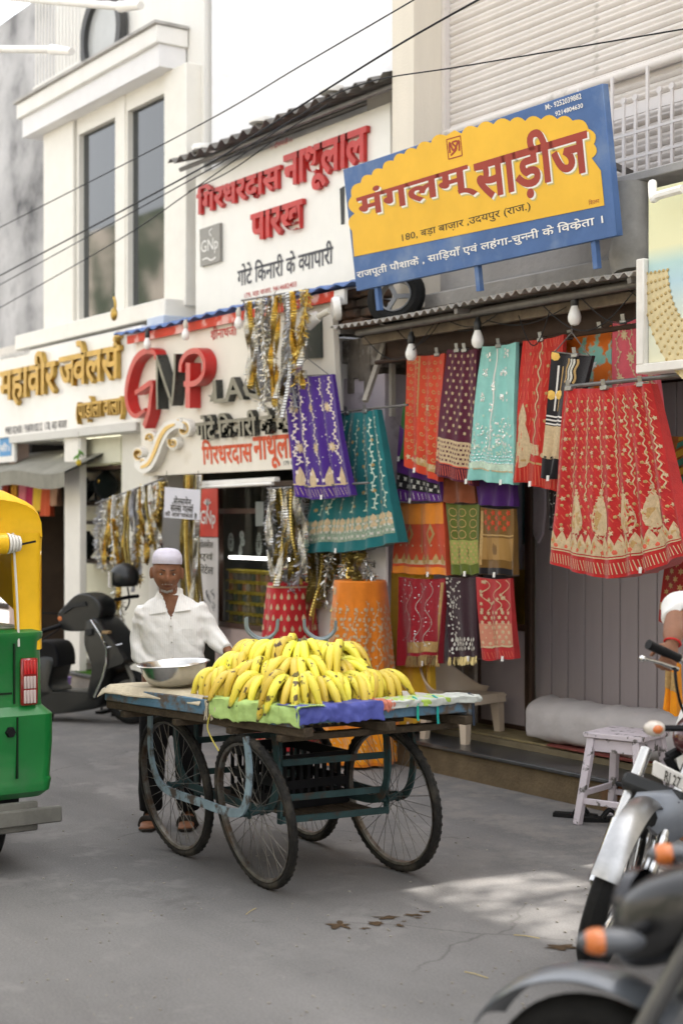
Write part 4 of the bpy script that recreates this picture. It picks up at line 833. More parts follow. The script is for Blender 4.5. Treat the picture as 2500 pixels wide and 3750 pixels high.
# row two and three
k = Cloth('hung_saree', 'narrow dark green saree edge left of the orange red saree', [(286, 592), (318, 592), (305, 852), (262, 852)], 6.08, fab('leaf_green', (.03, .13, .03)), nf=1).done()
k = Cloth('hung_saree', 'violet saree with dark silver worked border under the orange red saree', [(268, 700), (455, 860), (462, 1046), (248, 1046)], 6.08, fab('violet', (.09, .015, .17)), nf=3)
k.band(fab('black', 0), .62, .84); k.rows(lambda u, v: k.flower(THS, u, v, .018, 4), 9, 2, 0, 1, .64, .82)
for i in range(16): k.line(THS, [(i/16, .87), (i/16+.03, .98)], .004)
k.done()
Cloth('hung_saree', 'folded rust brown saree edge under the maroon dotted saree', [(465, 880), (610, 890), (610, 1056), (465, 1052)], 6.1, fab('rust', (.20, .05, .015)), nf=2).done()
Cloth('hung_saree', 'deep violet saree end under the pale aqua saree', [(622, 900), (790, 900), (790, 1068), (622, 1064)], 6.1, fab('violet_deep', (.06, .01, .13)), nf=3).done()
k = Cloth('hung_saree', 'orange and red saree with diamond motifs and orange hem in the second row', [(262, 1055), (468, 1050), (491, 1388), (230, 1378)], 6.12, fab('flame', (.52, .06, .015)), nf=3)
k.band(fab('saffron', (.74, .24, .02)), .0, .30); k.band(fab('saffron', 0), .90, 1)
for u in (.3, .72): k.shape(THG, u, .44, [(0, -1.5), (.8, 0), (0, 1.5), (-.8, 0)], .05); k.shape(fab('flame', 0), u, .44, [(0, -1.5), (.8, 0), (0, 1.5), (-.8, 0)], .025, h=.006)
k.band(THC, .80, .86)
for i in range(8): k.drop(THG, .06+.125*i, .78, .024, 1.4); k.flower(THC, .12+.125*i, .6, .01)
k.line(THG, [(.52, .05+.05*i) for i in range(14)], .008); k.done()
k = Cloth('hung_saree', 'olive green brocade saree with gold rings in the second row', [(478, 1055), (635, 1060), (637, 1382), (500, 1386)], 6.12, fab('olive', (.105, .135, .018)), nf=3)
for i in range(3):
    for j in range(3): k.line(THG, [(.2+.3*i+.1*math.cos(a*.7), .12+.16*j+.06*math.sin(a*.7)) for a in range(10)], .006)
k.band(M('thread_olive', (.30, .32, .08), .5, .3), .52, .86); k.rows(lambda u, v: k.flower(THG, u, v, .012, 4), 9, 6, 0, 1, .54, .85); k.done()
k = Cloth('hung_saree', 'bronze brown saree with gold border in the second row by the mirror', [(640, 1075), (790, 1082), (798, 1390), (638, 1386)], 6.12, fab('bronze', (.17, .085, .015)), nf=3, fold=.02)
k.rows(lambda u, v: k.flower(fab('flame', 0), u, v, .024, 5), 4, 4, .05, .95, .02, .34); k.band(THG, .40, .42); k.line(THG, [(.05, .05+.09*i) for i in range(10)], .02); k.band(fab('black', 0), .90, 1); k.band(M('thread_bronze', (.32, .18, .05), .4, .4), .45, .78); k.done()
c6 = lambda x, y: (x/1.2544+1250, y/1.2544+2250); cc = lambda x, y: c6(x, y) if y < 400 else (x/1.2544+1250, y/1.2544+1000)
k = Cloth('hung_saree', 'crimson sequined saree with gold fringe in the lowest row', [(262, 1396), (478, 1402), (456, 226), (257, 236)], 6.14, fab('crimson', (.30, .008, .018)), conv=cc, nf=3, fold=.024)
for j in range(70): k.dot(SEQ, R.uniform(.04, .96), R.uniform(.02, .85), R.uniform(.003, .007), 4)
for j in range(3): k.vine(THS, .25+.22*j, .05, .3+.2*j, .8, .07, 2, .004)
k.band(THG, .74, .86, 30, .2, 1); k.fringe(M('fringe_gold', (.62, .52, .26), .3, .7, var=.2), .9, .07, 160, .2, 1); k.line(THG, [(.95, .05+.05*i) for i in range(18)], .035); k.done()
k = Cloth('hung_saree', 'black wine saree with silver sprigs and gold fringe in the lowest row', [(478, 1396), (618, 1391), (633, 206), (500, 210)], 6.13, fab('wine', (.028, .006, .012)), conv=cc, nf=2)
for j in range(70): k.leaf(THS, R.uniform(.03, .5)**1.0*(1-.3*R.random()), R.uniform(.02, .95), .022, R.uniform(0, 6.28))
k.rows(lambda u, v: k.leaf(THS, u, v, .03, -1.4), 9, 3, .05, .95, .76, .92); k.fringe(M('fringe_gold', 0), .97, .05, 90); k.done()
k = Cloth('hung_saree', 'red saree with cream flower embroidery in the lowest row by the mirror', [(618, 1396), (776, 1402), (788, 204), (648, 212)], 6.12, fab('tomato', (.42, .02, .022)), conv=cc, nf=2)
for u in (.25, .6, .85): k.vine(THC, u, .02, u, .4, .12, 1.5, .006)
for j in range(14): k.flower(THC, R.uniform(.1, .9), R.uniform(.03, .4), .015)
k.band(M('thread_rose', (.55, .22, .14), .6), .56, .84); k.rows(lambda u, v: k.flower(THC, u, v, .017), 6, 7, .03, .97, .40, .82); k.line(THC, [(i/10, .84) for i in range(11)], .012)
for i in range(14): k.line(THR, [(i/14, .90), (i/14+.05, .98)], .005)
k.done()
SR = lambda x, y: (x, y)
Cloth('hung_saree', 'plain mustard yellow saree hung low beside the orange skirt', [(1432, 2095), (1575, 2095), (1580, 2620), (1425, 2690)], 6.2, fab('mustard', (.62, .36, .02)), conv=SR, nf=3).done()
k = Cloth('hung_saree', 'black glittering dupatta beside the wooden door tongue', [(948, 900), (1010, 900), (990, 1180), (950, 1180)], 6.2, fab('black', 0), nf=2)
for j in range(60): k.dot(SEQ, R.random(), R.random(), .004, 4)
k.done()
k = Cloth('hung_saree', 'dark red saree with gold work hung behind the motorcycle rider', [(1488, 1320), (1640, 1300), (1640, 1700), (1452, 1600)], 6.05, fab('brick', (.33, .02, .015)), nf=2)
k.rows(lambda u, v: k.flower(THG, u, v, .022), 4, 9, 0, 1, 0, 1); k.band(THC, .68, .80); k.done()
k = Cloth('hung_saree', 'striped rust yellow and green saree at the edge of the red skirt', [(1485, 745), (1640, 740), (1640, 1060), (1490, 1050)], 6.3, fab('rustyellow', (.38, .12, .02)), nf=2)
for i in range(7): k.line(fab('teal_stripe', (.05, .25, .16)) if i % 2 else fab('mustard', 0), [(0, .1+.14*i), (1, -.15+.14*i)], .04)
k.done()
k = Cloth('hung_saree', 'bright orange dupatta end with gold trim behind the rider', [(1496, 180), (1545, 185), (1535, 470), (1484, 432)], 6.0, fab('marigold', (.78, .28, .01)), conv=c6, nf=2); k.band(THG, .3, .62); k.done()
# purple and teal skirts
k = Cloth('lehenga_skirt', 'purple skirt with silver white floral embroidery on a wire hanger', [(1042, 1378), (1216, 1369), (1290, 1812), (1082, 1820)], 5.74, fab('purple', (.055, .012, .20)), conv=SR, nf=4, fold=.022, curve=.02, cat='skirt')
for i in range(5):
    for t in range(2): k.vine(THL, .1+.2*i, .02+.38*t, .1+.2*i, .38+.36*t, .028, 2.5, .007, .024, 40)
for i in range(3):
    for v in (.27, .6): k.flower(THC, .14+.34*i, v, .044, 9); k.dot(THL, .14+.34*i, v, .018, 8)
k.band(THC, .895, .905)
for i in range(4): k.drop(THC, .12+.26*i, .83, .036, 1.9); k.rows(lambda u, v: k.leaf(THL, u, v, .028, -1.57+R.uniform(-.6, .6)), 7, 2, .02, .98, .79, .90)
for i in range(26): k.line(THC, [(i/26, .925), (i/26+.03, .985)], .003)
for j in range(60): k.dot(THS, R.random(), R.uniform(0, .8), .005, 4)
k.done().hanger().clips((.45,))
k = Cloth('lehenga_skirt', 'teal skirt with gold vine embroidery and broad gold hem behind the purple skirt', [(1225, 1512), (1380, 1499), (1450, 1985), (1078, 2022)], 5.88, fab('teal', (.008, .135, .145)), conv=SR, nf=6, fold=.028, curve=.03, back=.08, cat='skirt')
for i in range(8): k.vine(THM, .06+.125*i, .05, .05+.13*i, .74, .010, 5, .006, .024, 44)
k.rows(lambda u, v: k.flower(THG, u, v, .018, 7), 6, 7, .05, .98, .08, .74)
k.band(M('thread_teal_gold', (.26, .34, .26), .5, .3, var=.5, vs=70), .775, .93, 60); k.rows(lambda u, v: k.drop(THC, u, v, .022, 1.2), 18, 2, 0, 1, .765, .86, False); k.rows(lambda u, v: k.flower(THS, u, v, .014, 4), 26, 3, 0, 1, .80, .925)
k.done().clips((.3, .75))
m = MB(); p = k.S(.1, 0); m.cyl(p+V((-.6, .03, .012)), p+V((.75, .03, .012)), .008, 6); m.build('skirt_rail', PIPE, None, label='thin rod carrying the teal skirt between the pillar and the lace board', cat='rail')
# skirts on stands (round)
class Round(Cloth):
    def __init__(s, name, label, x, y, z0, z1, r0, r1, mat, nf=9):
        s.x, s.y, s.z0, s.z1, s.r0, s.r1, s.nf, s.w, s.h = x, y, z0, z1, r0, r1, nf, math.pi*(r0+r1), z1-z0
        s.T = thing(name, label, 'skirt', (x, y, 0), 'sarees and skirts hung up for sale'); m = MB(); m.grid(s.S, 72, 14); m.grid(lambda u, v: V((x, y, z1))+(s.S(u, 0)-V((x, y, z1)))*(1-.12*v)+V((0, 0, .012*math.sin(math.pi*min(v*2, 1)))), 72, 3); s.body = m.build('cloth', mat, s.T, smooth=70); s.ems = {}
        m = MB(); m.cyl((x, y, .0), (x, y, z1-.02), .02, 8); m.lathe((x, y, z1-.03), (0, 0, 1), [(0, 0), (r1*.86, 0), (r1*.86, .015), (0, .015)], 20); m.build('stand', PIPE, s.T)
    def S(s, u, v):
        a = 2*math.pi*u; r = s.r1+(s.r0-s.r1)*v**.9+.026*v**.7*math.sin(s.nf*a)+.014*v**.7*math.sin(s.nf*1.7*a+1); return V((s.x+r*math.cos(a), s.y+r*math.sin(a), s.z1+(s.z0-s.z1)*v))
    def P(s, u, v, h=.003):
        v = min(max(v, .004), .996); q = s.S(u % 1, v); d = V((q.x-s.x, q.y-s.y, 0)).normalized(); return q+d*h
c = onY(1062, 2138, 5.9)
k = Round('lehenga_skirt', 'red skirt with rows of gold paisley motifs standing behind the bananas', c.x, 5.9, .02, c.z, .235, .162, fab('poppy', (.46, .018, .022)), 8)
for j in range(7):
    for i in range(20): k.drop(THC, (i+.5*(j % 2))/20, .07+.065*j, .015, 1.6)
for i in range(20): k.line(THC, [(i/20, .50+.02*t) for t in range(8)], .014); k.drop(THC, (i+.5)/20, .54, .03, 1.5); k.drop(THC, (i+.5)/20, .64, .03, 1.5)
k.rows(lambda u, v: k.flower(THC, u, v, .016, 4), 44, 6, 0, 1, .78, .98); k.line(THC, [(i/40, .015) for i in range(41)], .012); k.done()
c = onY(1318, 2130, 5.92)
k = Round('lehenga_skirt', 'orange skirt with pale flowering vines standing beside the lilac pillar', c.x, 5.92, .02, c.z, .25, .178, fab('tangerine', (.70, .20, .015)), 7)
for i in range(16): k.vine(THC, i/16, .10+.02*(i % 3), i/16+.01, .78, .012, 5, .0045, .018, 44); k.flower(THC, i/16+.02, .25+.1*(i % 4), .02)
k.rows(lambda u, v: k.flower(THC, u, v, .015), 22, 8, 0, 1, .2, .7, jit=.01); k.band(fab('marigold', 0), .80, .985, 72); k.rows(lambda u, v: k.line(THC, [(u, v), (u+.015, v+.03)], .005), 50, 3, 0, 1, .83, .96)
k.rows(lambda u, v: k.flower(THC, u, v, .017, 6), 20, 6, 0, 1, .12, .45, jit=.012); k.rows(lambda u, v: k.leaf(THC, u, v, .022, R.uniform(0, 6)), 26, 8, 0, 1, .14, .48, jit=.01); k.dot(THC, .72, .05, .03, 8); k.done()
# ================= tinsel garlands =================
SILV = M('tinsel_silver', (.74, .72, .66), .22, .9, var=.35, vs=40); GOLDT = M('tinsel_gold', (.66, .47, .12), .25, .85, var=.4, vs=40); OLDG = M('tinsel_old_gold', (.34, .26, .08), .3, .8, var=.45, vs=40); GREYT = M('tinsel_grey', (.42, .42, .44), .35, .6, var=.3, vs=40)
def strand(px, y0, y1, Y, kind, mat, label, group, sway=.04):
    a, b = onY(px, y0, Y), onY(px+R.uniform(-12, 12), y1, Y); L = (a-b).length; n = max(8, int(L/.02)); m = MB(); ph = R.uniform(0, 6); f = lambda t: a.lerp(b, t)+V((sway*math.sin(ph+5*t)*t, sway*.7*math.cos(ph+4*t), 0))
    if kind == 0:      # fluffy tinsel
        for i in range(n*11):
            t = R.random(); p = f(t); d = V((R.gauss(0, 1), R.gauss(0, 1), R.gauss(-.7, .7))).normalized(); l = R.uniform(.03, .07); w = V((R.gauss(0, 1), R.gauss(0, 1), R.gauss(0, 1))).cross(d).normalized()*.0035
            m.add([p-w, p+w, p+d*l+w, p+d*l-w], [(0, 1, 2, 3)])
        m.tube([f(t/8) for t in range(9)], .008, 5)
    elif kind == 1:    # crinkled ribbons
        for r_ in range(3):
            q = V((R.uniform(-.025, .025), R.uniform(-.02, .02), 0)); tw = R.uniform(4, 9); N2 = n*2; vs = []
            L2 = R.uniform(.8, 1)
            for i in range(N2+1):
                t = i/N2*L2; an = tw*t+ph+r_; w = V((math.cos(an), math.sin(an), 0))*.019; p = f(t)+q+V((0, .006*(-1)**i, 0)); vs += [p-w, p+w]
            m.add(vs, [(2*i, 2*i+1, 2*i+3, 2*i+2) for i in range(N2)])
    else:              # braided lace tape
        for r_ in range(2):
            q = V((R.uniform(-.02, .02), R.uniform(-.02, .02), 0))
            m.tube([f(i/(n*2))+q for i in range(n*2+1)], [.009+.006*(i % 2) for i in range(n*2+1)], 6)
    return m.build('tinsel_garland', mat, None, smooth=0, label=label, cat='garland', group=group, fixn=False, loc=b)
KN = {0: 'fluffy tinsel garland', 1: 'crinkled ribbon garland', 2: 'braided lace tape garland'}; CN = {SILV.name: 'silver', GOLDT.name: 'bright gold', OLDG.name: 'old gold', GREYT.name: 'grey silver'}
def bundle(where, grp, xs, top, bot, Y, kinds, mats):
    for i, px in enumerate(xs):
        kd, mt = kinds[i % len(kinds)], mats[i % len(mats)]; strand(px, top(px), bot(px)+R.uniform(-35, 35), Y+R.uniform(-.06, .06), kd, mt, '%s %s %s' % (CN[mt.name], KN[kd], where), grp)
bundle('hanging before the jewellery showcase', 'tinsel before the jewellery showcase', [370, 383, 396, 412, 428, 442, 455, 468, 480, 492, 505, 516, 528, 540, 552, 564, 576, 588], lambda x: 1835-(x-365)*.33, lambda x: 2120-(x-365)*.28+60*math.sin(x), 5.8, [0, 0, 1, 1, 2, 1, 0, 1, 2, 1], [GREYT, SILV, GOLDT, GOLDT, SILV, OLDG, SILV, GOLDT, OLDG])
bundle('hanging behind the vendor by the red banner', 'tinsel by the red banner', [682, 694, 706, 718, 732], lambda x: 1740, lambda x: 2300, 5.85, [1, 2, 1], [OLDG, GOLDT, OLDG, SILV])
bundle('hanging over the cream lace board', 'tinsel over the lace board', [905+14*i for i in range(16)], lambda x: 1105-(x-905)*.22, lambda x: 1420+110*math.sin((x-905)/70), 5.68, [1, 1, 1, 2, 0, 1, 1, 0], [SILV, GOLDT, SILV, OLDG, SILV, GREYT, GOLDT])
bundle('hanging beside the glass cabinet under the lace board', 'tinsel by the glass cabinet', [992+12*i for i in range(10)], lambda x: 1790-(x-990)*.1, lambda x: 2140, 5.8, [1, 0, 1, 2], [SILV, GREYT, OLDG, GOLDT])
bundle('hanging under the teal skirt', 'tinsel under the teal skirt', [1105+15*i for i in range(16)], lambda x: 1960, lambda x: 2330-(x-1105)*.9, 6.0, [1, 2, 1, 0], [OLDG, GOLDT, OLDG, SILV])
bundle('hanging low behind the pan and scooter', 'tinsel low by the helmet', [420, 432, 446], lambda x: 1900, lambda x: 2280, 5.78, [1, 0], [GOLDT, SILV])
for nm, a, b in (('above the jewellery showcase', (350, 1845), (600, 1752)), ('above the cream lace board', (885, 1100), (1130, 1060)), ('below the lace board', (980, 1790), (1350, 1768))):
    m = MB(); m.cyl(onY(*a, 5.76), onY(*b, 5.76), .008, 6); m.build('garland_rod', PIPE, None, label='thin rod carrying tinsel garlands '+nm, cat='rod')
# ================= hand cart =================
PBLUE = M('worn_blue_paint', (.10, .19, .27), .6, var=.25, vs=9, bump=.25, bs=50, col2=(.11, .085, .065), c2at=.52, c2w=.05, c2s=9)
PBLUE2 = M('worn_pale_blue', (.20, .27, .31), .55, var=.25, vs=9, bump=.15, bs=60, col2=(.07, .055, .045), c2at=.57, c2w=.05, c2s=12)
PDARK = M('dark_blue_green', (.030, .060, .062), .5, var=.3, vs=12, col2=(.06, .04, .03), c2at=.6, c2w=.06, c2s=14)
OLDW = M('old_wood', (.06, .045, .03), .8, var=.35, vs=14, bump=.4, bs=60)
TYRE = M('cart_tyre', (.018, .017, .016), .8, var=.35, vs=20, bump=.25, bs=90, col2=(.075, .065, .052), c2at=.6, c2w=.1, c2s=6)
RIM = M('rusty_rim', (.21, .20, .18), .42, .75, var=.35, vs=20, col2=(.12, .085, .06), c2at=.55, c2w=.08, c2s=12); SPK = M('spoke', (.17, .16, .145), .45, .75, var=.3, vs=30)
ZD = .84
N0, L0, R0 = onZ(1088, 2606, ZD), onZ(405, 2514, ZD), onZ(1712, 2562, ZD); F0 = L0+R0-N0
CT = thing('hand_cart', 'four wheeled wooden fruit cart with worn blue paint and spoked wheels', 'cart', ((N0+F0)/2).xy.to_3d())
def C(u, v, z=ZD): p = N0*(1-u)*(1-v)+L0*u*(1-v)+R0*(1-u)*v+F0*u*v; p.z = z; return p
eu, ev = (L0-N0).normalized(), (R0-N0).normalized()
for i in range(9):
    m = MB(); a, b = C(.0, (i+.5)/9, ZD-.022), C(1, (i+.5)/9, ZD-.022); m.beam(a, b, (R0-N0).length/9-.006, .022, b=.003); m.build('plank', OLDW, CT)
for (a, b) in (((0, 0), (1, 0)), ((0, 1), (1, 1))):
    m = MB(); m.beam(C(a[0]-.02, a[1], ZD-.035), C(b[0]+.02, b[1], ZD-.035), .035, .07, b=.004); m.build('side_board', PBLUE, CT)
for u in (0, 1):
    m = MB(); m.beam(C(u, .02, ZD-.03), C(u, 1.02, ZD-.03), .03, .055, b=.004); m.build('end_board', PBLUE, CT)
for v in (.03, .5, .97):
    m = MB(); m.beam(C(-.03, v, ZD-.09), C(1.03, v, ZD-.09), .055, .04, b=.003); m.build('deck_beam', OLDW, CT)
for u in (.08, .33, .62, .92):
    m = MB(); m.beam(C(u, -.01, ZD-.127), C(u, 1.03, ZD-.127), .05, .03, b=.003); m.build('cross_beam', OLDW, CT)
gN, gL, gR, gF = onZ(972, 3253, 0), onZ(669, 3133, 0), onZ(1461, 3190, 0), onZ(1130, 3078, 0)
wd = ((gL-gN).normalized()+(gF-gR).normalized()).normalized(); wn = V((wd.y, -wd.x, 0)).normalized()
if wn.dot(ev) < 0: wn = -wn
WR = .355
CSG = -1 if V((-wd.y, wd.x, 0)).dot(wn) < 0 else 1
def wheel_meshes():
    ax = V((0, 1, 0)); t = MB(); t.torus((0, 0, 0), ax, WR-.019, .019, 56, 10, .020)
    for i in range(56):
        a = 2*math.pi*i/56
        for sg in (-1, 1): t.obox(V((math.cos(a)*(WR-.004), sg*.008, math.sin(a)*(WR-.004))), V((math.cos(a), 0, math.sin(a))), (0, 1, 0), V((-math.sin(a), 0, math.cos(a))), .0022, .006, .007)
    r = MB(); R0_ = WR-.036; r.lathe((0, 0, 0), ax, [(R0_, -.016), (R0_-.012, -.012), (R0_-.014, 0), (R0_-.012, .012), (R0_, .016), (R0_-.002, .008), (R0_-.004, 0), (R0_-.002, -.008), (R0_, -.016)], 56)
    h = MB(); h.lathe((0, 0, 0), ax, [(0, -.055), (.012, -.055), (.012, -.035), (.026, -.035), (.026, -.030), (.017, -.026), (.017, .026), (.026, .030), (.026, .035), (.012, .035), (.012, .055), (0, .055)], 16)
    s = MB()
    for i in range(36):
        a = 2*math.pi*i/36; sg = 1 if i % 2 else -1; off = (.55 if (i//2) % 2 else -.55); p = V((math.cos(a+off)*.024, sg*.032, math.sin(a+off)*.024)); q = V((math.cos(a)*(R0_-.012), 0, math.sin(a)*(R0_-.012))); s.tube([p, q], .0016, 4)
    return t.mesh('tyre', TYRE), r.mesh('rim', RIM), h.mesh('hub', PDARK), s.mesh('spokes', SPK)
WM = wheel_meshes()
def wheel(g, yaw=0, camber=0):
    w_ = MB(); w_.cyl((0, -.075, 0), (0, .075, 0), .008, 8); o = bpy.data.objects.new('wheel', w_.mesh('axle', PDARK)); COL.objects.link(o); o.parent = CT; o.location = g+V((0, 0, WR*math.cos(camber)))-wn*(WR*math.sin(camber))-CT.location
    o.rotation_euler = (camber*CSG, 0, math.atan2(wd.y, wd.x)+yaw)
    for nm, me in zip(('tyre', 'rim', 'hub', 'spokes'), WM): place(nm, me, o)
    return g+V((0, 0, WR*math.cos(camber)))-wn*(WR*math.sin(camber))
hN, hL, hR, hF = wheel(gN, -.02, .16), wheel(gL, .03, .12), wheel(gR, .06, .13), wheel(gF, 0, .12)
def ufr(a, b, side, mat, e0=.13, e1=.05, nm='wheel_frame'):
    off = wn*side; d = (b-a).normalized(); top = ZD-.14
    P = [a-d*e0+off+V((0, 0, top-a.z)), a-d*e0+off+V((0, 0, .18)), a-d*(e0*.55)+off+V((0, 0, .05)), a+d*.06+off+V((0, 0, -.008)), (a+b)/2+off-V((0, 0, .012)), b-d*.06+off-V((0, 0, .008)), b+d*(e1*.9)+off+V((0, 0, .05)), b+d*(e1*1.6)+off+V((0, 0, .2)), b+d*e1+off+V((0, 0, top-b.z))]
    m = MB(); q = smooth_pts(P, 6); u = wn; vs = []; fs = []
    for i, p in enumerate(q):
        t = (q[min(i+1, len(q)-1)]-q[max(i-1, 0)]).normalized(); k = u.cross(t).normalized()*.020; w_ = u*.006; vs += [p-k-w_, p+k-w_, p+k+w_, p-k+w_]
        if i: j = 4*(i-1); fs += [(j+c, j+(c+1) % 4, j+4+(c+1) % 4, j+4+c) for c in range(4)]
    m.add(vs, fs); return m.build(nm, mat, CT, smooth=50)
ufr(hL, hN, -.072, PBLUE2); ufr(hL, hN, .072, PDARK); ufr(hF, hR, -.072, PDARK); ufr(hF, hR, .072, PDARK)
iN, iR, iL, iF = [gN+wn*.075, gR-wn*.075, gL+wn*.075, gF-wn*.075]
for z, nm in ((.30, 'rail'), (.40, 'rail'), (.56, 'rail')):
    for a, b in ((iN, iR), (iL, iF)):
        m = MB(); m.beam(a.xy.to_3d()+V((0, 0, z))+wd*(-.02 if a == iN else .02), b.xy.to_3d()+V((0, 0, z))+wd*(-.02 if a == iN else .02), .012, .030); m.build(nm, PDARK, CT)
for a in (iN, iR, iL, iF):
    m = MB(); m.beam(a.xy.to_3d()+V((0, 0, .28)), a.xy.to_3d()+V((0, 0, ZD-.14)), .03, .012, wn); m.build('post', PDARK, CT)
for v in (.2, .4, .6, .8):
    a, b = iN.lerp(iR, v), iL.lerp(iF, v); m = MB(); m.beam(a.xy.to_3d()+V((0, 0, .305)), b.xy.to_3d()+V((0, 0, .305)), .08, .014); m.build('lower_slat', OLDW, CT)
# crate under the deck
BLKP = M('black_plastic', (.007, .007, .008), .5, var=.2)
cc_ = (iN+iR+iL+iF)/4; K = thing('plastic_crate', 'black slotted plastic crate on the lower shelf of the fruit cart', 'crate', cc_+V((0, 0, .315)))
for sgn, ax_, ay_, hx, hy in ((1, wd, wn, .25, .17), (-1, wd, wn, .25, .17), (1, wn, wd, .17, .25), (-1, wn, wd, .17, .25)):
    m = MB(); ctr = cc_+V((0, 0, .315))+ay_*(sgn*hy)
    for z0, z1 in ((0, .05), (.09, .13), (.20, .25)): m.obox(ctr+V((0, 0, (z0+z1)/2)), ax_, ay_, (0, 0, 1), hx, .006, (z1-z0)/2)
    for i in range(9): m.obox(ctr+ax_*(hx*(-1+i/4))+V((0, 0, .125)), ax_, ay_, (0, 0, 1), .008, .005, .125)
    m.build('side', BLKP, K)
m = MB(); m.obox(cc_+V((0, 0, .32)), wd, wn, (0, 0, 1), .25, .17, .005); m.build('base', BLKP, K)
# sack cloth, tarps, string
SACK = M('sack_cloth', (.56, .49, .36), .85, var=.15, vs=20, bump=.5, bs=120)
def nz(x, y, s=1, a=1): return a*noise.noise(V((x*s, y*s, 3.3)))
def drape(name, label, f, nu, nv, mat, cat, th=.006):
    m = MB(); m.grid(f, nu, nv); m.grid(lambda u, v: f(u, v)-V((0, 0, th)), nu, nv); m.grid(lambda u, v: f(u, 1)-V((0, 0, th*v)), nu, 1); m.grid(lambda u, v: f(u, 0)-V((0, 0, th*v)), nu, 1); m.grid(lambda u, v: f(0, u)-V((0, 0, th*v)), nv, 1); m.grid(lambda u, v: f(1, u)-V((0, 0, th*v)), nv, 1)
    c = f(.5, .5); return m.build(name, mat, None, smooth=60, label=label, cat=cat, loc=c)
drape('sack_cloth', 'beige sack cloth folded over the deck boards under the steel pan', lambda u, v: C(.46+.58*u+.02*math.sin(9*v), -.035+.85*v+.02*math.sin(6*u), ZD+.012+.006*abs(nz(u*6, v*6))-(.035 if v < .02 else 0)-(.03*max(0, u-.9)*10)), 30, 24, SACK, 'cloth')
drape('sack_cloth', 'thin grey cloth spread under the bananas', lambda u, v: C(-.01+.47*u, -.01+.95*v, ZD+.014+.005*abs(nz(u*7, v*7))), 24, 24, M('grey_cloth', (.48, .45, .41), .85, var=.15), 'cloth')
def edge_tarp(label, A, B, out, col, drop, seed, name='tarp'):
    def f(u, v):
        p = A.lerp(B, u); k = v*(.10+drop)
        q = p-out*(.10-k*1.3) if k < .10 else p+out*(.030+.006*math.sin(u*17+seed)+.020*abs(nz(u*11, v*5+seed)))+V((0, 0, -(k-.10)*(1+.30*nz(u*4, seed, 1)+.15*nz(u*17, seed, 1))))
        q.z += .024 if k < .10 else .020; q.z += .006*nz(u*12, v*9+seed); return q
    m = MB(); m.grid(f, 40, 14); m.grid(lambda u, v: f(u, v)+V((0, 0, -.004))-out*.004, 40, 14); return m.build(name, M('tarp_%s' % label.split()[0], col, .45, var=.25, vs=8, bump=.35, bs=25), None, smooth=60, label=label, cat='tarp', loc=A)
ou, ov = -ev, -eu
edge_tarp('lime green plastic sheet folded over the side edge of the cart near its corner', C(.40, 0), C(-.035, 0), ou, (.40, .56, .19), .085, 1)
edge_tarp('royal blue plastic sheet folded over the end edge of the cart', C(0, -.035), C(0, .46), ov, (.085, .10, .36), .070, 2)
edge_tarp('salmon strip of plastic sheet beside the blue sheet on the cart edge', C(0, .46), C(0, .52), ov, (.62, .22, .15), .035, 3)
edge_tarp('yellow green plastic strip on the end edge of the cart', C(0, .52), C(0, .86), ov, (.40, .56, .10), .028, 4)
edge_tarp('white frayed plastic strip under the yellow green strip', C(-.004, .50), C(-.004, 1.04), ov, (.50, .52, .48), .030, 5)
for i, (u, v, cl, nm) in enumerate(((0, .66, (.02, .35, .25), 'green'), (0, .78, (.02, .33, .30), 'teal'), (0, 1.0, (.03, .04, .06), 'black'))):
    a = C(u, v)+ov*.035; m = MB(); m.tube([a+V((0, 0, .03))-ov*.03, a+V((0, 0, .02)), a+V((0, 0, -.06)), a+V((.004, 0, -.075-.02*i))], .008, 5, flat=.4); m.build('tie_strap', M('strap_'+nm, cl, .5), None, label='%s strap tied round the end edge of the cart' % nm, cat='strap')
a = C(.40, 0)+ou*.03; m = MB(); m.tube(smooth_pts([a+V((0, 0, .01)), a+V((0, 0, -.05)), a+eu*.02+V((0, 0, -.12)), a-eu*.01+V((0, 0, -.17)), a-eu*.06+V((0, 0, -.22))]), .0035, 5); m.build('yellow_string', M('string_yellow', (.55, .47, .10), .7), None, label='yellow string dangling from the side edge of the cart', cat='string')
m = MB(); a = C(.40, 0)+ou*.025
for i in range(40): q = a+eu*random.uniform(-.05, .05); m.tube([q, q+V((random.uniform(-.02, .02), random.uniform(-.02, .02), -random.uniform(.03, .09)))], .0022, 4)
m.build('frayed_cloth', SACK, None, label='frayed cloth tuft tied at the side edge of the cart', cat='cloth')
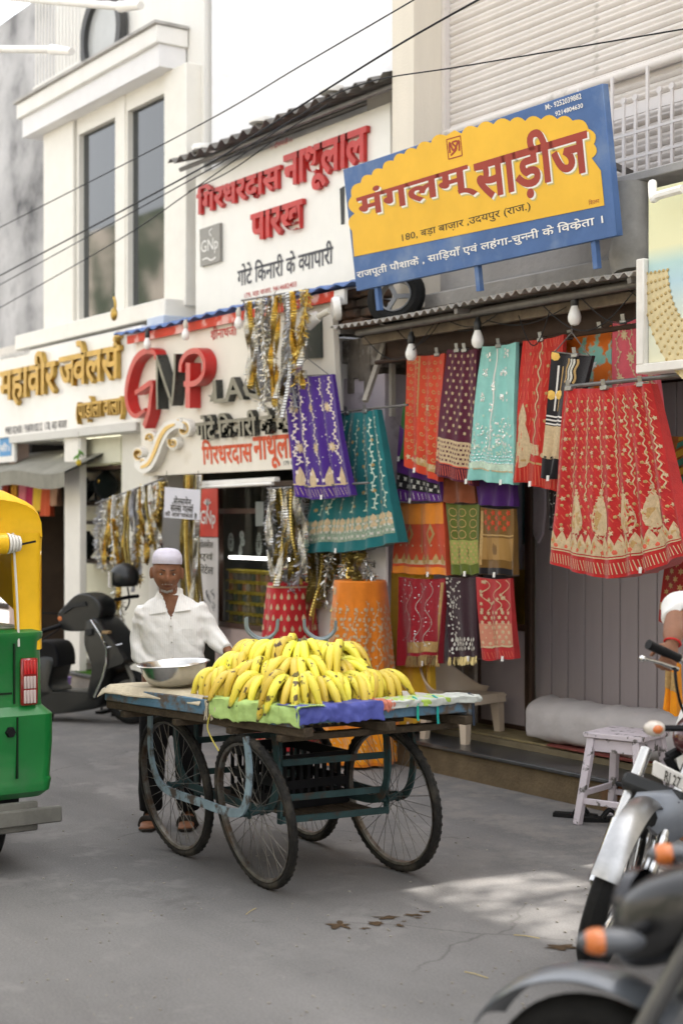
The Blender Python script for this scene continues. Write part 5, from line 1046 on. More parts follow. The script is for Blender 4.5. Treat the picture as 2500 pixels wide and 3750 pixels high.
# ================= bananas =================
def ban_mat():
    m = bpy.data.materials.new('banana_skin'); m.use_nodes = True; t = m.node_tree; N = t.nodes; L = t.links; b = N['Principled BSDF']; b.inputs['Roughness'].default_value = .42
    tc = N.new('ShaderNodeTexCoord'); oi = N.new('ShaderNodeObjectInfo'); at = N.new('ShaderNodeAttribute'); at.attribute_name = 'along'
    r = N.new('ShaderNodeValToRGB'); L.new(at.outputs['Fac'], r.inputs[0]); e = r.color_ramp.elements
    e[0].position = 0; e[0].color = (.42, .44, .10, 1); e[1].position = 1; e[1].color = (.035, .025, .015, 1)
    for p, c in ((.16, (.70, .56, .08)), (.5, (.86, .65, .09)), (.86, (.74, .50, .06)), (.94, (.40, .34, .06)), (.97, (.06, .045, .02))): x = e.new(p); x.color = (*c, 1)
    va = N.new('ShaderNodeVectorMath'); va.operation = 'ADD'; mu = N.new('ShaderNodeVectorMath'); mu.operation = 'SCALE'; mu.inputs[3].default_value = 37; 
    cx = N.new('ShaderNodeCombineXYZ'); 
    for k in range(3): L.new(oi.outputs['Random'], cx.inputs[k])
    L.new(cx.outputs[0], mu.inputs[0]); L.new(tc.outputs['Object'], va.inputs[0]); L.new(mu.outputs[0], va.inputs[1])
    n = N.new('ShaderNodeTexNoise'); n.inputs['Scale'].default_value = 26; n.inputs['Detail'].default_value = 5; L.new(va.outputs[0], n.inputs[0])
    r2 = N.new('ShaderNodeValToRGB'); r2.color_ramp.elements[0].position = .62; r2.color_ramp.elements[1].position = .67; L.new(n.outputs[0], r2.inputs[0])
    mx = N.new('ShaderNodeMix'); mx.data_type = 'RGBA'; L.new(r2.outputs[0], mx.inputs[0]); L.new(r.outputs[0], mx.inputs[6]); mx.inputs[7].default_value = (.10, .055, .02, 1)
    hs_ = N.new('ShaderNodeHueSaturation'); mr = N.new('ShaderNodeMapRange'); mr.inputs[3].default_value = .78; mr.inputs[4].default_value = 1.12; L.new(oi.outputs['Random'], mr.inputs[0]); L.new(mr.outputs[0], hs_.inputs['Value'])
    mr2 = N.new('ShaderNodeMapRange'); mr2.inputs[3].default_value = .494; mr2.inputs[4].default_value = .535; L.new(oi.outputs['Random'], mr2.inputs[0]); L.new(mr2.outputs[0], hs_.inputs['Hue']); L.new(mx.outputs[2], hs_.inputs['Color']); L.new(hs_.outputs[0], b.inputs['Base Color']); return m
BAN = ban_mat(); STEM = M('banana_crown', (.16, .13, .05), .7, var=.4, vs=40)
def banana_mesh(L, bend, r):
    m = MB(); n = 14; pts = []; rad = []
    for i in range(n+1):
        t = i/n; a = bend*(t-.15); pts.append(V((L*(t-.08*t*t*bend), 0, .05*math.sin(math.pi*min(1, t*1.1))*bend-.075*bend*t*t)))
        rad.append(r*(.32 if t < .06 else .40 if t < .13 else .72 if t < .2 else .94 if t < .3 else 1 if t < .66 else .92 if t < .76 else .74 if t < .86 else .46 if t < .93 else .26))
    vs = []; m.tube(pts, rad, 6); me = m.mesh('banana', BAN, smooth=75); at = me.attributes.new('along', 'FLOAT', 'POINT'); at.data.foreach_set('value', [min(1, (i//6)/n) for i in range(len(me.vertices))]); return me
BM = [banana_mesh(.215, 1.0, .0215), banana_mesh(.195, 1.3, .0205), banana_mesh(.22, .8, .021)]
q = MB(); q.tube([(-.03, 0, .012), (-.015, 0, .008), (.012, 0, 0), (.02, 0, -.004)], [.013, .016, .022, .014], 7); CRW = q.mesh('crown', STEM)
def hand_(loc, yaw, pitch, n, spread, label, roll=0):
    o = thing('banana_bunch', label, 'bananas', loc, 'bunches of bananas piled on the cart'); o.rotation_euler = (roll, pitch, yaw); place('crown', CRW, o)
    for lay in range(2):
        k = n if lay == 0 else max(2, n-2)
        for i in range(k):
            f = (i+.5)/k-.5; a = f*spread; place('banana', random.choice(BM), o, (.008*math.cos(a), .026*f*n*.55, -.026*lay), (random.uniform(-.15, .15), .10+.30*lay+random.uniform(-.05, .05)-.35*(abs(f)), a*.95+random.uniform(-.09, .09)), [random.uniform(.9, 1.06)]*3)
yo, ye = math.atan2(ou.y, ou.x), math.atan2(ov.y, ov.x); yc = math.atan2((ou+ov).y, (ou+ov).x)
yl = math.atan2((-RV*.9-DV*.45).y, (-RV*.9-DV*.45).x); yr_ = math.atan2((RV*.75-DV*.65).y, (RV*.75-DV*.65).x); yd = math.atan2((-DV).y, (-DV).x)
BL_ = [ # u, v, z, yaw, pitch, n, spread, label
 (.50, .17, .95, yl+.35, .46, 5, 1.2, 'spotted yellow bunch at the pan end of the lowest layer'),
 (.385, .16, .955, yl+.75, .46, 5, 1.5, 'yellow bunch with dark crown in the lowest layer above the blue board'),
 (.255, .155, .955, yl+.7, .46, 6, 1.6, 'yellow bunch in the lowest layer above the lime green sheet'),
 (.13, .145, .965, yd-.15, .46, 6, 1.7, 'big pale yellow bunch with grey crown over the lime green sheet'),
 (.14, .27, .96, yd+.1, .50, 6, 1.3, 'bunch at the cart corner where green and blue sheets meet'),
 (.155, .39, .96, ye-.1, .52, 5, 1.2, 'brown speckled bunch above the middle of the blue sheet'),
 (.155, .51, .96, ye+.15, .52, 5, 1.2, 'speckled bunch above the salmon strip'),
 (.165, .62, .96, yr_-.2, .48, 6, 1.5, 'speckled bunch at the end of the pile above the yellow green strip'),
 (.47, .36, 1.065, yl+.0, .26, 5, 1.1, 'green stemmed bunch on top of the pile beside the scale'),
 (.38, .36, 1.08, yl+.55, .34, 5, 1.3, 'fat yellow bunch in the upper layer beside the scale'),
 (.28, .36, 1.09, yd-.2, .36, 5, 1.4, 'yellow bunch with dark patches in the upper layer'),
 (.32, .60, 1.05, yr_+.1, .10, 3, .6, 'bunch lying sideways with black bruises behind the upper layer'),
 (.22, .50, 1.07, yl+.35, .24, 6, 1.3, 'bright yellow green bunch crowning the pile above the blue sheet'),
 (.46, .52, 1.075, yl+.5, .22, 4, .9, 'bunch at the back of the pile top'),
 (.34, .25, 1.01, yl+.8, .45, 5, 1.4, 'middle layer bunch above the green sheet'),
 (.22, .27, 1.03, yd, .45, 6, 1.5, 'middle layer bunch above the cart corner'),
 (.46, .25, 1.02, yl+.3, .42, 5, 1.2, 'middle layer bunch beside the pan'),
 (.25, .50, 1.01, ye, .40, 5, 1.4, 'middle layer bunch above the blue sheet')]
for (u, v, z, yw, pt, n, sp, lb) in BL_: hand_(C(u, v, z), yw, pt, n, sp, lb, random.uniform(-.08, .08))
# support heap of loose bananas inside the pile
for i in range(36):
    u, v = random.uniform(.2, .5), random.uniform(.2, .66); place('loose_banana', random.choice(BM), None, C(u, v, ZD+.03+.10*random.random()), (0, random.uniform(-.2, .2), random.uniform(0, 6.28)))
for o in COL.objects:
    if o.name.startswith('loose_banana'): tag(o, 'single loose banana lying inside the heap on the cart', 'banana', 'loose bananas inside the heap')
# ================= steel pan, scale =================
STEEL = M('brushed_steel', (.58, .57, .54), .24, 1, var=.12, vs=14)
c = onZ(640, 2512, ZD+.018); ax = (V((0, 0, 1))+RV*-.06+DV*-.02).normalized()
m = MB(); m.lathe(c, ax, [(0, 0), (.085, 0), (.125, .02), (.150, .06), (.162, .105), (.178, .110), (.174, .114), (.160, .107), (.144, .063), (.12, .026), (.08, .006), (0, .006)], 48); m.build('steel_pan', STEEL, None, label='wide shallow steel pan on the cart in front of the vendor', cat='pan', loc=c, smooth=55)
SG = M('scale_grey', (.20, .24, .25), .45, .3, var=.25, vs=12); c = C(.56, .62, ZD+.015)
S = thing('weighing_scale', 'old grey beam scale with curved cradle prongs behind the bananas', 'scale', c); rx, fx = RV, DV
m = MB(); m.obox(c+V((0, 0, .06)), rx, fx, (0, 0, 1), .10, .07, .06, .01); m.build('base', SG, S)
m = MB(); m.beam(c+V((0, 0, .12)), c+V((0, 0, .21)), .04, .03); m.build('post', SG, S)
m = MB(); m.beam(c-rx*.16+V((0, 0, .215)), c+rx*.18+V((0, 0, .225)), .022, .022); m.build('beam', SG, S)
for s_, h in ((-.14, .10), (.14, .09)):
    for f_ in (-.05, .05):
        m = MB(); o_ = c+rx*s_+fx*f_+V((0, 0, .235)); m.tube(smooth_pts([o_+rx*-.075+V((0, 0, h)), o_+rx*-.068+V((0, 0, .04)), o_+rx*-.02, o_+rx*.03, o_+rx*.07+V((0, 0, .035)), o_+rx*.078+V((0, 0, h*.9))], 5), .008, 6); m.build('cradle_prong', SG, S)
m = MB(); m.obox(c-rx*.17+V((0, 0, .18)), rx, fx, (0, 0, 1), .016, .012, .035, .003); m.build('counterweight', SG, S)
# ================= people: shared helpers =================
def remesh(mb, vox, smooth_it=2, disp=None):
    me = mb.mesh('tmp', [], smooth=0, fixn=True); o = bpy.data.objects.new('tmp', me); COL.objects.link(o); r = o.modifiers.new('r', 'REMESH'); r.mode = 'VOXEL'; r.voxel_size = vox
    if smooth_it: s = o.modifiers.new('s', 'SMOOTH'); s.iterations = smooth_it; s.factor = .5
    bpy.context.view_layer.update(); m2 = bpy.data.meshes.new_from_object(o.evaluated_get(bpy.context.evaluated_depsgraph_get())); bpy.data.objects.remove(o)
    out = MB(); out.v = [v.co.copy() for v in m2.vertices]; out.f = [list(p.vertices) for p in m2.polygons]; out.mi = [0]*len(out.f)
    if disp:
        m2.update(); ns = [v.normal.copy() for v in m2.vertices]; out.v = [disp(p, n) for p, n in zip(out.v, ns)]
    bpy.data.meshes.remove(m2); return out
def ell(c, rx, ry, n=20, ux=V((1, 0, 0)), uy=V((0, 1, 0)), p=2.4):
    o = []
    for k in range(n):
        a = 2*math.pi*k/n; ca, sa = math.cos(a), math.sin(a); o.append(V(c)+ux*(rx*math.copysign(abs(ca)**(2/p), ca))+uy*(ry*math.copysign(abs(sa)**(2/p), sa)))
    return o
def g1(x, m, s): return math.exp(-((x-m)/s)**2)
def head_mb(c, fwd, up, hh=.113):
    """sculpted head: fwd = facing direction"""
    fwd = V(fwd).normalized(); rt = fwd.cross(V(up)).normalized(); up = rt.cross(fwd).normalized(); m = MB(); vs = []; nu, nv = 72, 56
    for j in range(nv+1):
        p = math.pi*j/nv
        for k in range(nu):
            a = 2*math.pi*k/nu; x, y, z = math.sin(p)*math.cos(a), math.sin(p)*math.sin(a), math.cos(p)   # x right, y front
            X, Y, Z = x*.078, y*.093, z*hh
            if z < 0: t = min(1, -z); X *= 1-.34*t**1.7; Y *= 1-.12*t*t; Y += .014*t*t if y > 0 else -.0+.03*t*t
            if y > 0:
                f = y**1.5; zz = Z/hh
                d = .026*g1(X, 0, .011+.007*g1(zz, -.30, .14))*g1(zz, -.17, .25)*(1 if zz > -.40 else .15) + .006*g1(X, 0, .02)*g1(zz, -.34, .07)
                d += .007*g1(abs(X), .030, .026)*g1(zz, .16, .085)            # brow ridge
                d -= .011*g1(abs(X), .031, .015)*g1(zz, .0, .085)             # eye socket
                d += .006*g1(abs(X), .047, .016)*g1(zz, -.22, .14)            # cheek bone
                d -= .005*g1(abs(X), .042, .014)*g1(zz, -.52, .14)            # hollow cheek
                d += .007*g1(X, 0, .024)*g1(zz, -.53, .085)-.006*g1(X, 0, .022)*g1(zz, -.585, .026)   # mouth and the line between lips
                d += .007*g1(X, 0, .02)*g1(zz, -.84, .12)                     # chin
                d -= .004*g1(X, 0, .02)*g1(zz, -.70, .05)
                d -= .003*(g1(abs(X)-.012-.05*(-zz-.2), .012, .005)*g1(zz, -.42, .14))    # nose-lip fold
                d -= .0015*sum(g1(zz, q, .02) for q in (.34, .42, .50))*g1(X, 0, .05)
                Y += d*f
            vs.append(V(c)+rt*X+fwd*Y+up*Z)
    m.add(vs, [(j*nu+k, (j+1)*nu+k, (j+1)*nu+(k+1) % nu, j*nu+(k+1) % nu) for j in range(nv) for k in range(nu)])
    for s in (-1, 1):
        e = V(c)+rt*(s*.077)-fwd*.004-up*.008
        m.ball((0, 0, 0), 1, n=14, m=10); k = len(m.v)-14*11
        for i in range(k, len(m.v)): q = m.v[i]; m.v[i] = e+rt*(s*(q.x*.011+.006))+fwd*(q.y*.019-.006)+up*(q.z*.034)
    return m, rt, fwd, up
def hand_mb(m, w, d, palm_n, scale=1, curl=.5, side=1):
    """w wrist, d pointing direction, palm_n palm normal"""
    d = V(d).normalized(); n = V(palm_n).normalized(); n = (n-d*n.dot(d)).normalized(); s = d.cross(n)*side; w = V(w)
    m.loft([ell(w+d*(t*scale), (.024+.018*k)*scale, .016*scale, 12, s, n) for t, k in ((-.02, .0), (.02, .35), (.055, 1), (.088, .9))])
    for i, (off, L, r) in enumerate(((-.031, .070, .0085), (-.011, .080, .009), (.010, .076, .009), (.030, .060, .008))):
        b = w+d*(.080*scale)+s*(off*scale); p = [b, b+(d*math.cos(curl*.4)+n*math.sin(curl*.4))*(L*.42*scale)]; p.append(p[1]+(d*math.cos(curl*1.4)+n*math.sin(curl*1.4))*(L*.33*scale)); p.append(p[2]+(d*math.cos(curl*2.4)+n*math.sin(curl*2.4))*(L*.27*scale)); m.tube([b-d*.012*scale]+p, [r*scale]*3+[r*.92*scale, r*.7*scale], 8)
    b = w+d*(.03*scale)-s*(.030*scale); p = [b, b+(d*.6-s*.7+n*.3).normalized()*(.035*scale), b+(d*.6-s*.7+n*.3).normalized()*(.035*scale)+(d*.9-s*.15+n*.5).normalized()*(.045*scale)]; m.tube(p, [.012*scale, .011*scale, .008*scale], 8)
SKIN = M('brown_skin', (.235, .105, .057), .5, var=.18, vs=16, bump=.12, bs=110, col2=(.165, .072, .04), c2at=.6, c2w=.1, c2s=22)
# ================= banana vendor =================
bp = onZ(630, 3022, 0); X, Yv = RV.copy(), -DV.copy()
PS = thing('person', 'person in white shirt and white prayer cap standing behind the banana cart', 'person', bp)
def Q(x, y, z): return bp+X*x+Yv*y+V((0, 0, z))
fw = (Yv+X*.16+V((0, 0, -.12))).normalized()
hd, rt, fwd, up = head_mb(Q(-.022, .055, 1.378), fw, V((0, 0, 1))+X*.03)
b = MB(); b.join(hd)
b.loft([ell(Q(x, y, z), rx, ry, 20, X, Yv) for x, y, z, rx, ry in ((0, -.01, .80, .13, .09), (0, 0, .95, .135, .085), (0, .0, 1.08, .140, .085), (-.005, .0, 1.16, .128, .07), (-.008, .0, 1.215, .10, .065), (-.012, .012, 1.245, .055, .055), (-.018, .03, 1.30, .050, .052), (-.02, .04, 1.36, .048, .05))])
# legs and feet inside the trousers
for sx, kx in ((-.115, -.09), (.09, .085)):
    b.tube([Q(kx*.9, 0, .82), Q(kx, 0, .62), Q((kx+sx)/2, .015, .42), Q(sx, 0, .22), Q(sx, -.01, .07)], [.085, .075, .052, .046, .034], 14)
    b.loft([ell(Q(sx+X.dot(V((0, 0, 0))), y, z), w_, h, 12, X, V((0, 0, 1))) for y, z, w_, h in ((-.05, .035, .026, .030), (0, .045, .032, .042), (.06, .034, .038, .030), (.12, .026, .044, .020), (.17, .020, .038, .012))])
    for i in range(5): b.ball(Q(sx-.032+.016*i, .178-.006*abs(i-1), .018), .009, .016, .009, 8, 6)
# arms
RA = [Q(-.158, .0, 1.185), Q(-.178, -.03, 1.02), Q(-.165, .02, .92), Q(-.07, .10, .865)]; LA = [Q(.145, .0, 1.19), Q(.205, -.01, 1.06), Q(.245, .02, 1.0), Q(.315, .10, .955)]
for A_ in ([Q(-.135, 0, 1.15)]+RA[1:], [Q(.125, 0, 1.15)]+LA[1:]): b.tube(smooth_pts(A_, 4), [.040]*4+[.034]*4+[.029]*4+[.024], 12)
hand_mb(b, RA[-1], (RA[-1]-RA[-2])+X*.05, V((0, 0, -1)), 1, .55, 1); hand_mb(b, LA[-1], (LA[-1]-LA[-2]), V((0, 0, -1)), 1, .6, -1)
bod = remesh(b, .0052, 1); o = bod.build('body', SKIN, PS, smooth=180)
# face details
DK = M('eye_dark', (.012, .009, .008), .2); EYW = M('eye_white', (.42, .36, .30), .3); HAIRG = M('grey_hair', (.22, .21, .20), .8, var=.4, vs=80, bump=.6, bs=300); HC = Q(-.022, .055, 1.378)
def fp(x, z, h=0):  # point on the face front
    Y_ = .093*math.sqrt(max(0, 1-(x/.074)**2-(z/.113)**2)); return HC+rt*x+fwd*(Y_+h)+up*z
for s in (-1, 1):
    m = MB(); e = fp(s*.030, -.001, -.0125); m.ball((0, 0, 0), .0135, .0080, .0060, 12, 8); m.v = [e+rt*q.x+fwd*q.y+up*q.z for q in m.v]; ey = m.build('eye', EYW, PS)
    m = MB(); m.ball((0, 0, 0), .0058, .003, .0056, 10, 6); m.v = [e+fwd*.0062-up*.001+rt*q.x+fwd*q.y+up*q.z for q in m.v]; m.build('iris', DK, ey)
    m = MB(); m.tube([fp(s*(.014+.008*i), .0055+.0025*math.sin(math.pi*i/4), -.0055-.001*i) for i in range(5)], [.003, .0045, .0048, .0042, .003], 6); m.build('eyelid', M('lid_skin', (.09, .038, .022), .5), PS)
    m = MB(); m.tube([fp(s*(.011+.0095*i), .020+.004*math.sin(math.pi*i/4.5), .004-.0012*i) for i in range(5)], [.004, .0056, .0055, .004, .002], 6, flat=.6); m.build('eyebrow', M('brow_hair', (.035, .026, .02), .8, var=.3, vs=90), PS)
    m = MB()
    m.grid(lambda u, v: HC+rt*(s*(.0765-.004*v))+fwd*(-.035+.045*u*(1-.3*v))+up*(.05-.075*v), 6, 8); m.build('hair_side', HAIRG, PS, smooth=60)
m = MB(); m.tube([fp(-.020+.008*i, -.0655-.001*math.sin(math.pi*i/5), .0035) for i in range(6)], [.0015, .0035, .0042, .0042, .0035, .0015], 6, flat=.8); m.build('lower_lip', M('lip_skin', (.13, .05, .036), .45), PS)
m = MB()
for i in range(120):
    x = random.gauss(0, .017); z = -.098+.006*random.random()-.10*abs(x)**1.15*0+abs(x)*.25; p = fp(max(-.05, min(.05, x)), z, .006); m.tube([p, p+fwd*.004+rt*random.uniform(-.003, .003)-up*random.uniform(.006, .014)], .0009, 3)
for i in range(24):
    x = random.uniform(-.028, .028); p = fp(x, -.047+abs(x)*-.25, .004); m.tube([p, p+fwd*.002-up*.006], .0007, 3)
m.build('beard', M('white_beard', (.40, .37, .33), .8), PS, smooth=0)
m = MB(); p = fp(0, .058, .0012); m.ball(p, .007, .004, .007, 8, 6); m.build('forehead_mark', M('mark_skin', (.06, .03, .022), .7), PS)
# cap
CAPM = bpy.data.materials.new('knit_cap'); CAPM.use_nodes = True; t = CAPM.node_tree; bsd = t.nodes['Principled BSDF']; bsd.inputs['Base Color'].default_value = (.74, .70, .80, 1); bsd.inputs['Roughness'].default_value = .85
w_ = t.nodes.new('ShaderNodeTexVoronoi'); w_.inputs['Scale'].default_value = 190; tc = t.nodes.new('ShaderNodeTexCoord'); t.links.new(tc.outputs['Object'], w_.inputs[0]); bb = t.nodes.new('ShaderNodeBump'); bb.inputs['Strength'].default_value = .7; bb.inputs['Distance'].default_value = .01; t.links.new(w_.outputs[0], bb.inputs['Height']); t.links.new(bb.outputs[0], bsd.inputs['Normal'])
m = MB(); rings = []
for (z, k, cut) in ((.042, 1.03, 0), (.048, 1.05, 0), (.064, 1.06, 0), (.080, 1.045, 0), (.096, .985, 0), (.110, .88, 0), (.121, .72, 0), (.128, .50, 0), (.129, .26, 0), (.127, .02, 0)):
    rings.append([HC+rt*(.0775*k*math.cos(a))+fwd*(.096*k*math.sin(a)-.006)+up*(z+.016*max(0, math.sin(a))*(1 if z < .09 else .3)-(.010*g1(math.cos(a), 0, .25) if cut else 0)-.024*max(0, -math.sin(a))*(1 if z < .09 else .4)) for a in [2*math.pi*i/36 for i in range(36)]])
m.loft(rings, False); m.build('cap', CAPM, PS, smooth=70)
# shirt
def shirt_mat(name, col):
    m = bpy.data.materials.new(name); m.use_nodes = True; t = m.node_tree; N = t.nodes; L = t.links; b = N['Principled BSDF']; b.inputs['Roughness'].default_value = .8; tc = N.new('ShaderNodeTexCoord')
    dp = N.new('ShaderNodeVectorMath'); dp.operation = 'DOT_PRODUCT'; dp.inputs[1].default_value = tuple(RV*520); L.new(tc.outputs['Object'], dp.inputs[0]); sn = N.new('ShaderNodeMath'); sn.operation = 'SINE'; L.new(dp.outputs['Value'], sn.inputs[0])
    r = N.new('ShaderNodeValToRGB'); r.color_ramp.elements[0].color = [x*.93 for x in col]+[1]; r.color_ramp.elements[1].color = list(col)+[1]; L.new(sn.outputs[0], r.inputs[0]); L.new(r.outputs[0], b.inputs['Base Color'])
    n = N.new('ShaderNodeTexNoise'); n.inputs['Scale'].default_value = 16; n.inputs['Detail'].default_value = 4; L.new(tc.outputs['Object'], n.inputs[0]); bp_ = N.new('ShaderNodeBump'); bp_.inputs['Strength'].default_value = .35; bp_.inputs['Distance'].default_value = .02; L.new(n.outputs[0], bp_.inputs['Height']); L.new(bp_.outputs[0], b.inputs['Normal']); return m
SHIRT = shirt_mat('white_shirt', (.80, .78, .74))
s = MB()
s.loft([ell(Q(x, y, z), rx, ry, 28, X, Yv, 2.6) for x, y, z, rx, ry in ((.02, -.01, .74, .165, .115), (.018, 0, .85, .162, .115), (.012, .004, .95, .165, .113), (.0, .006, 1.06, .175, .112), (-.004, .0, 1.14, .178, .102), (-.006, -.004, 1.19, .165, .088), (-.008, -.006, 1.225, .118, .074), (-.010, .0, 1.250, .072, .064), (-.012, .006, 1.272, .062, .060))])
s.tube(smooth_pts([RA[0]+X*.02, RA[1], RA[2], RA[3]-(RA[3]-RA[2])*.12], 5), [.056, .058, .058, .057, .055, .053, .051, .050, .050, .050, .048, .046, .044, .043, .042, .041], 16)
s.tube(smooth_pts([LA[0]-X*.02, LA[1], LA[2], LA[3]-(LA[3]-LA[2])*.1], 5), [.056, .058, .058, .057, .055, .053, .051, .050, .050, .050, .048, .046, .044, .043, .042, .041], 16)
def wr(p, n):
    l = p-bp; x, y, z = l.dot(X), l.dot(Yv), l.z; a = .004 if abs(x) < .14 else .005
    d = a*noise.noise(V((x*9, y*9, z*5+2)))+a*.7*math.sin(z*70+x*25+6*noise.noise(V((x*6, y*6, z*6))))*(1 if abs(x) > .15 else .18)+.005*noise.noise(V((x*22+z*14, y*12, z*10)))
    return p+n*d
sh = remesh(s, .0085, 2, wr); keep = []
for f in sh.f:
    c_ = sum((sh.v[i] for i in f), V((0, 0, 0)))/len(f)-bp; x, y, z = c_.dot(X), c_.dot(Yv), c_.z
    if y > .0 and z > 1.125 and abs(x-.004) < (z-1.125)*.40: continue
    if z > 1.262: continue
    keep.append(f)
sh.f = keep; sh.mi = [0]*len(keep); so_ = sh.build('shirt', SHIRT, PS, smooth=180, fixn=False)
for sg in (-1, 1):   # collar flaps
    A0, A1 = Q(-.012+sg*.060, .015, 1.278), Q(.002+sg*.020, .105, 1.165); T0 = Q(-.004+sg*.112, .088, 1.150) if sg < 0 else Q(.112, .088, 1.176)
    B0 = Q(-.012+sg*.085, -.005, 1.238)
    m = MB(); f = lambda u, v: (A0*(1-u)+A1*u)*(1-v)+(B0*(1-u)+(T0)*u)*v+Yv*(.016*math.sin(math.pi*u)+.010*math.sin(math.pi*v))
    m.grid(f, 10, 8); m.grid(lambda u, v: f(u, v)-Yv*.006, 10, 8); m.grid(lambda u, v: f(u, 1)-Yv*.006*v, 10, 1); m.grid(lambda u, v: f(u, 0)-Yv*.006*v, 10, 1); m.build('collar', SHIRT, so_, smooth=60)
m = MB(); m.lathe(Q(-.012, -.002, 1.238), V((0, 0, 1))-Yv*.25, [(.074, 0), (.070, .045), (.064, .046), (.068, 0)], 24, math.pi*1.25, math.atan2(1, 0)*0+1.0); 
m.build('collar_stand', SHIRT, so_, smooth=60)
m = MB(); m.grid(lambda u, v: Q(.006+.020*(u-.5)+.012*v, .1195-.004*v*v+.0015*math.sin(20*v), 1.125-.36*v), 2, 20); m.build('placket', SHIRT, so_, smooth=60)
for i in range(4):
    m = MB(); m.ball(Q(.008+.004*i, .1235, 1.09-.085*i), .005, .005, .005, 8, 6); m.build('button', M('button_pearl', (.5, .47, .43), .4), so_)
m = MB(); m.grid(lambda u, v: Q(.065+.075*u, .113-.012*u-.004*v, 1.075-.09*v), 6, 6); m.build('pocket', SHIRT, so_, smooth=60)
# trousers and sandals
TRO = M('dark_trousers', (.007, .0065, .007), .85, var=.3, vs=9, bump=.3, bs=40)
t_ = MB(); t_.loft([ell(Q(0, -.01, z), rx, ry, 24, X, Yv) for z, rx, ry in ((.88, .145, .10), (.80, .15, .105), (.70, .15, .10))])
for sx, kx in ((-.115, -.09), (.09, .085)): t_.tube([Q(kx*.85, 0, .76), Q(kx, .0, .6), Q((kx+sx)/2, .015, .4), Q(sx, .005, .2), Q(sx, -.005, .085)], [.095, .09, .075, .068, .066], 16)
remesh(t_, .012, 2, lambda p, n: p+n*(.006*noise.noise(p*9))).build('trousers', TRO, PS, smooth=180)
for sx in (-.115, .09):
    m = MB(); m.prism([Q(sx+x_, y_, 0.002) for x_, y_ in ((-.03, -.07), (.03, -.07), (.042, .02), (.052, .12), (.03, .20), (-.02, .205), (-.046, .15), (-.042, .02))], (0, 0, .014)); m.tube(smooth_pts([Q(sx-.05, .09, .012), Q(sx-.03, .11, .055), Q(sx+.03, .11, .055), Q(sx+.054, .09, .012)]), .010, 6, flat=1.6); m.tube(smooth_pts([Q(sx-.042, .0, .012), Q(sx-.02, .03, .085), Q(sx+.02, .03, .085), Q(sx+.042, .0, .012)]), .010, 6); m.build('sandal', M('sandal_leather', (.02, .016, .013), .5), PS)
# ================= auto rickshaw =================
GRN = M('rickshaw_green', (.006, .145, .028), .36, var=.16, vs=4, coat=.4, col2=(.03, .13, .045), c2at=.62, c2w=.10, c2s=5); RYEL = M('rickshaw_yellow', (.74, .43, .012), .5, var=.12, vs=4, bump=.3, bs=9, coat=.15, col2=(.52, .30, .03), c2at=.66, c2w=.06, c2s=5); RGREY = M('bumper_grey', (.16, .155, .135), .55, .3, var=.25, vs=8)
XR, YR = -6.83, 2.985
A = thing('auto_rickshaw', 'green and yellow three wheeled auto rickshaw seen from behind', 'auto rickshaw', (-8.1, 2.29, 0))
def rrect(x0, x1, y0, y1, z, r, n=5):
    o = []
    for cx, cy, a0 in ((x1-r, y1-r, 0), (x0+r, y1-r, 90), (x0+r, y0+r, 180), (x1-r, y0+r, 270)):
        for k in range(n+1): a = math.radians(a0+90*k/n); o.append(V((cx+r*math.cos(a), cy+r*math.sin(a), z)))
    return o
def rk(z, w, xb=0, r=.06, xf=-9.2): c = YR-.66; return rrect(xf, XR-xb, c-w/2, c+w/2, z, r)
m = MB(); m.loft([rk(.34, 1.24, .03), rk(.37, 1.30, .0), rk(.42, 1.32, 0), rk(.435, 1.31, .008), rk(.60, 1.325, -.004), rk(.735, 1.325, -.004), rk(.775, 1.25, .035), rk(.80, 1.245, .037), rk(1.08, 1.235, .04), rk(1.10, 1.255, .03), rk(1.125, 1.255, .03), rk(1.14, 1.21, .05)]); m.build('body', GRN, A, smooth=35)
def ry(px, py): p = onX(px, py, XR); return p.y, p.z
y1, z1 = ry(62, 2500); m = MB(); m.box(XR-.045, XR-.028, y1-.004, y1+.004, .79, 1.075); m.box(XR-.02, XR+.0095, y1-.004, y1+.004, .44, .73); m.build('panel_seam', M('seam_black', (.006, .02, .008), .6), A)
m = MB(); a_, b_ = ry(0, 2735)[1], ry(50, 2655)[0]; m.box(XR-.045, XR-.033, 1.7, y1-.01, .835, .845); m.build('panel_seam', M('seam_black', 0), A)
yk, zk = ry(37, 2682); m = MB(); m.lathe((XR-.04, yk, zk), (1, 0, 0), [(0, .06), (.022, .06), (.028, .045), (.028, .02), (.015, .015), (.015, 0)], 6); m.build('filler_cap', BLKP, A)
(ya, za), (yb, zb) = ry(83, 2588), ry(146, 2410)
tl = MB(); tl.box(XR-.04, XR-.015, ya, yb, za, zb, .008); tl = tl.build('tail_light', M('lamp_red_rim', (.22, .008, .008), .2, coat=.6), A)
for f0, f1, mt in ((.66, .96, M('lamp_red', (.50, .008, .010), .12, coat=1)), (.36, .62, M('lamp_clear', (.50, .40, .38), .12, coat=1)), (.05, .33, M('lamp_clear', 0))):
    m = MB(); zc0, zc1 = za+(zb-za)*f0, za+(zb-za)*f1
    for i in range(4): m.box(XR-.018, XR-.010, ya+.012+(yb-ya-.024)*i/4, ya+.010+(yb-ya-.024)*(i+1)/4, zc0, zc1, .002)
    m.build('lens', mt, tl)
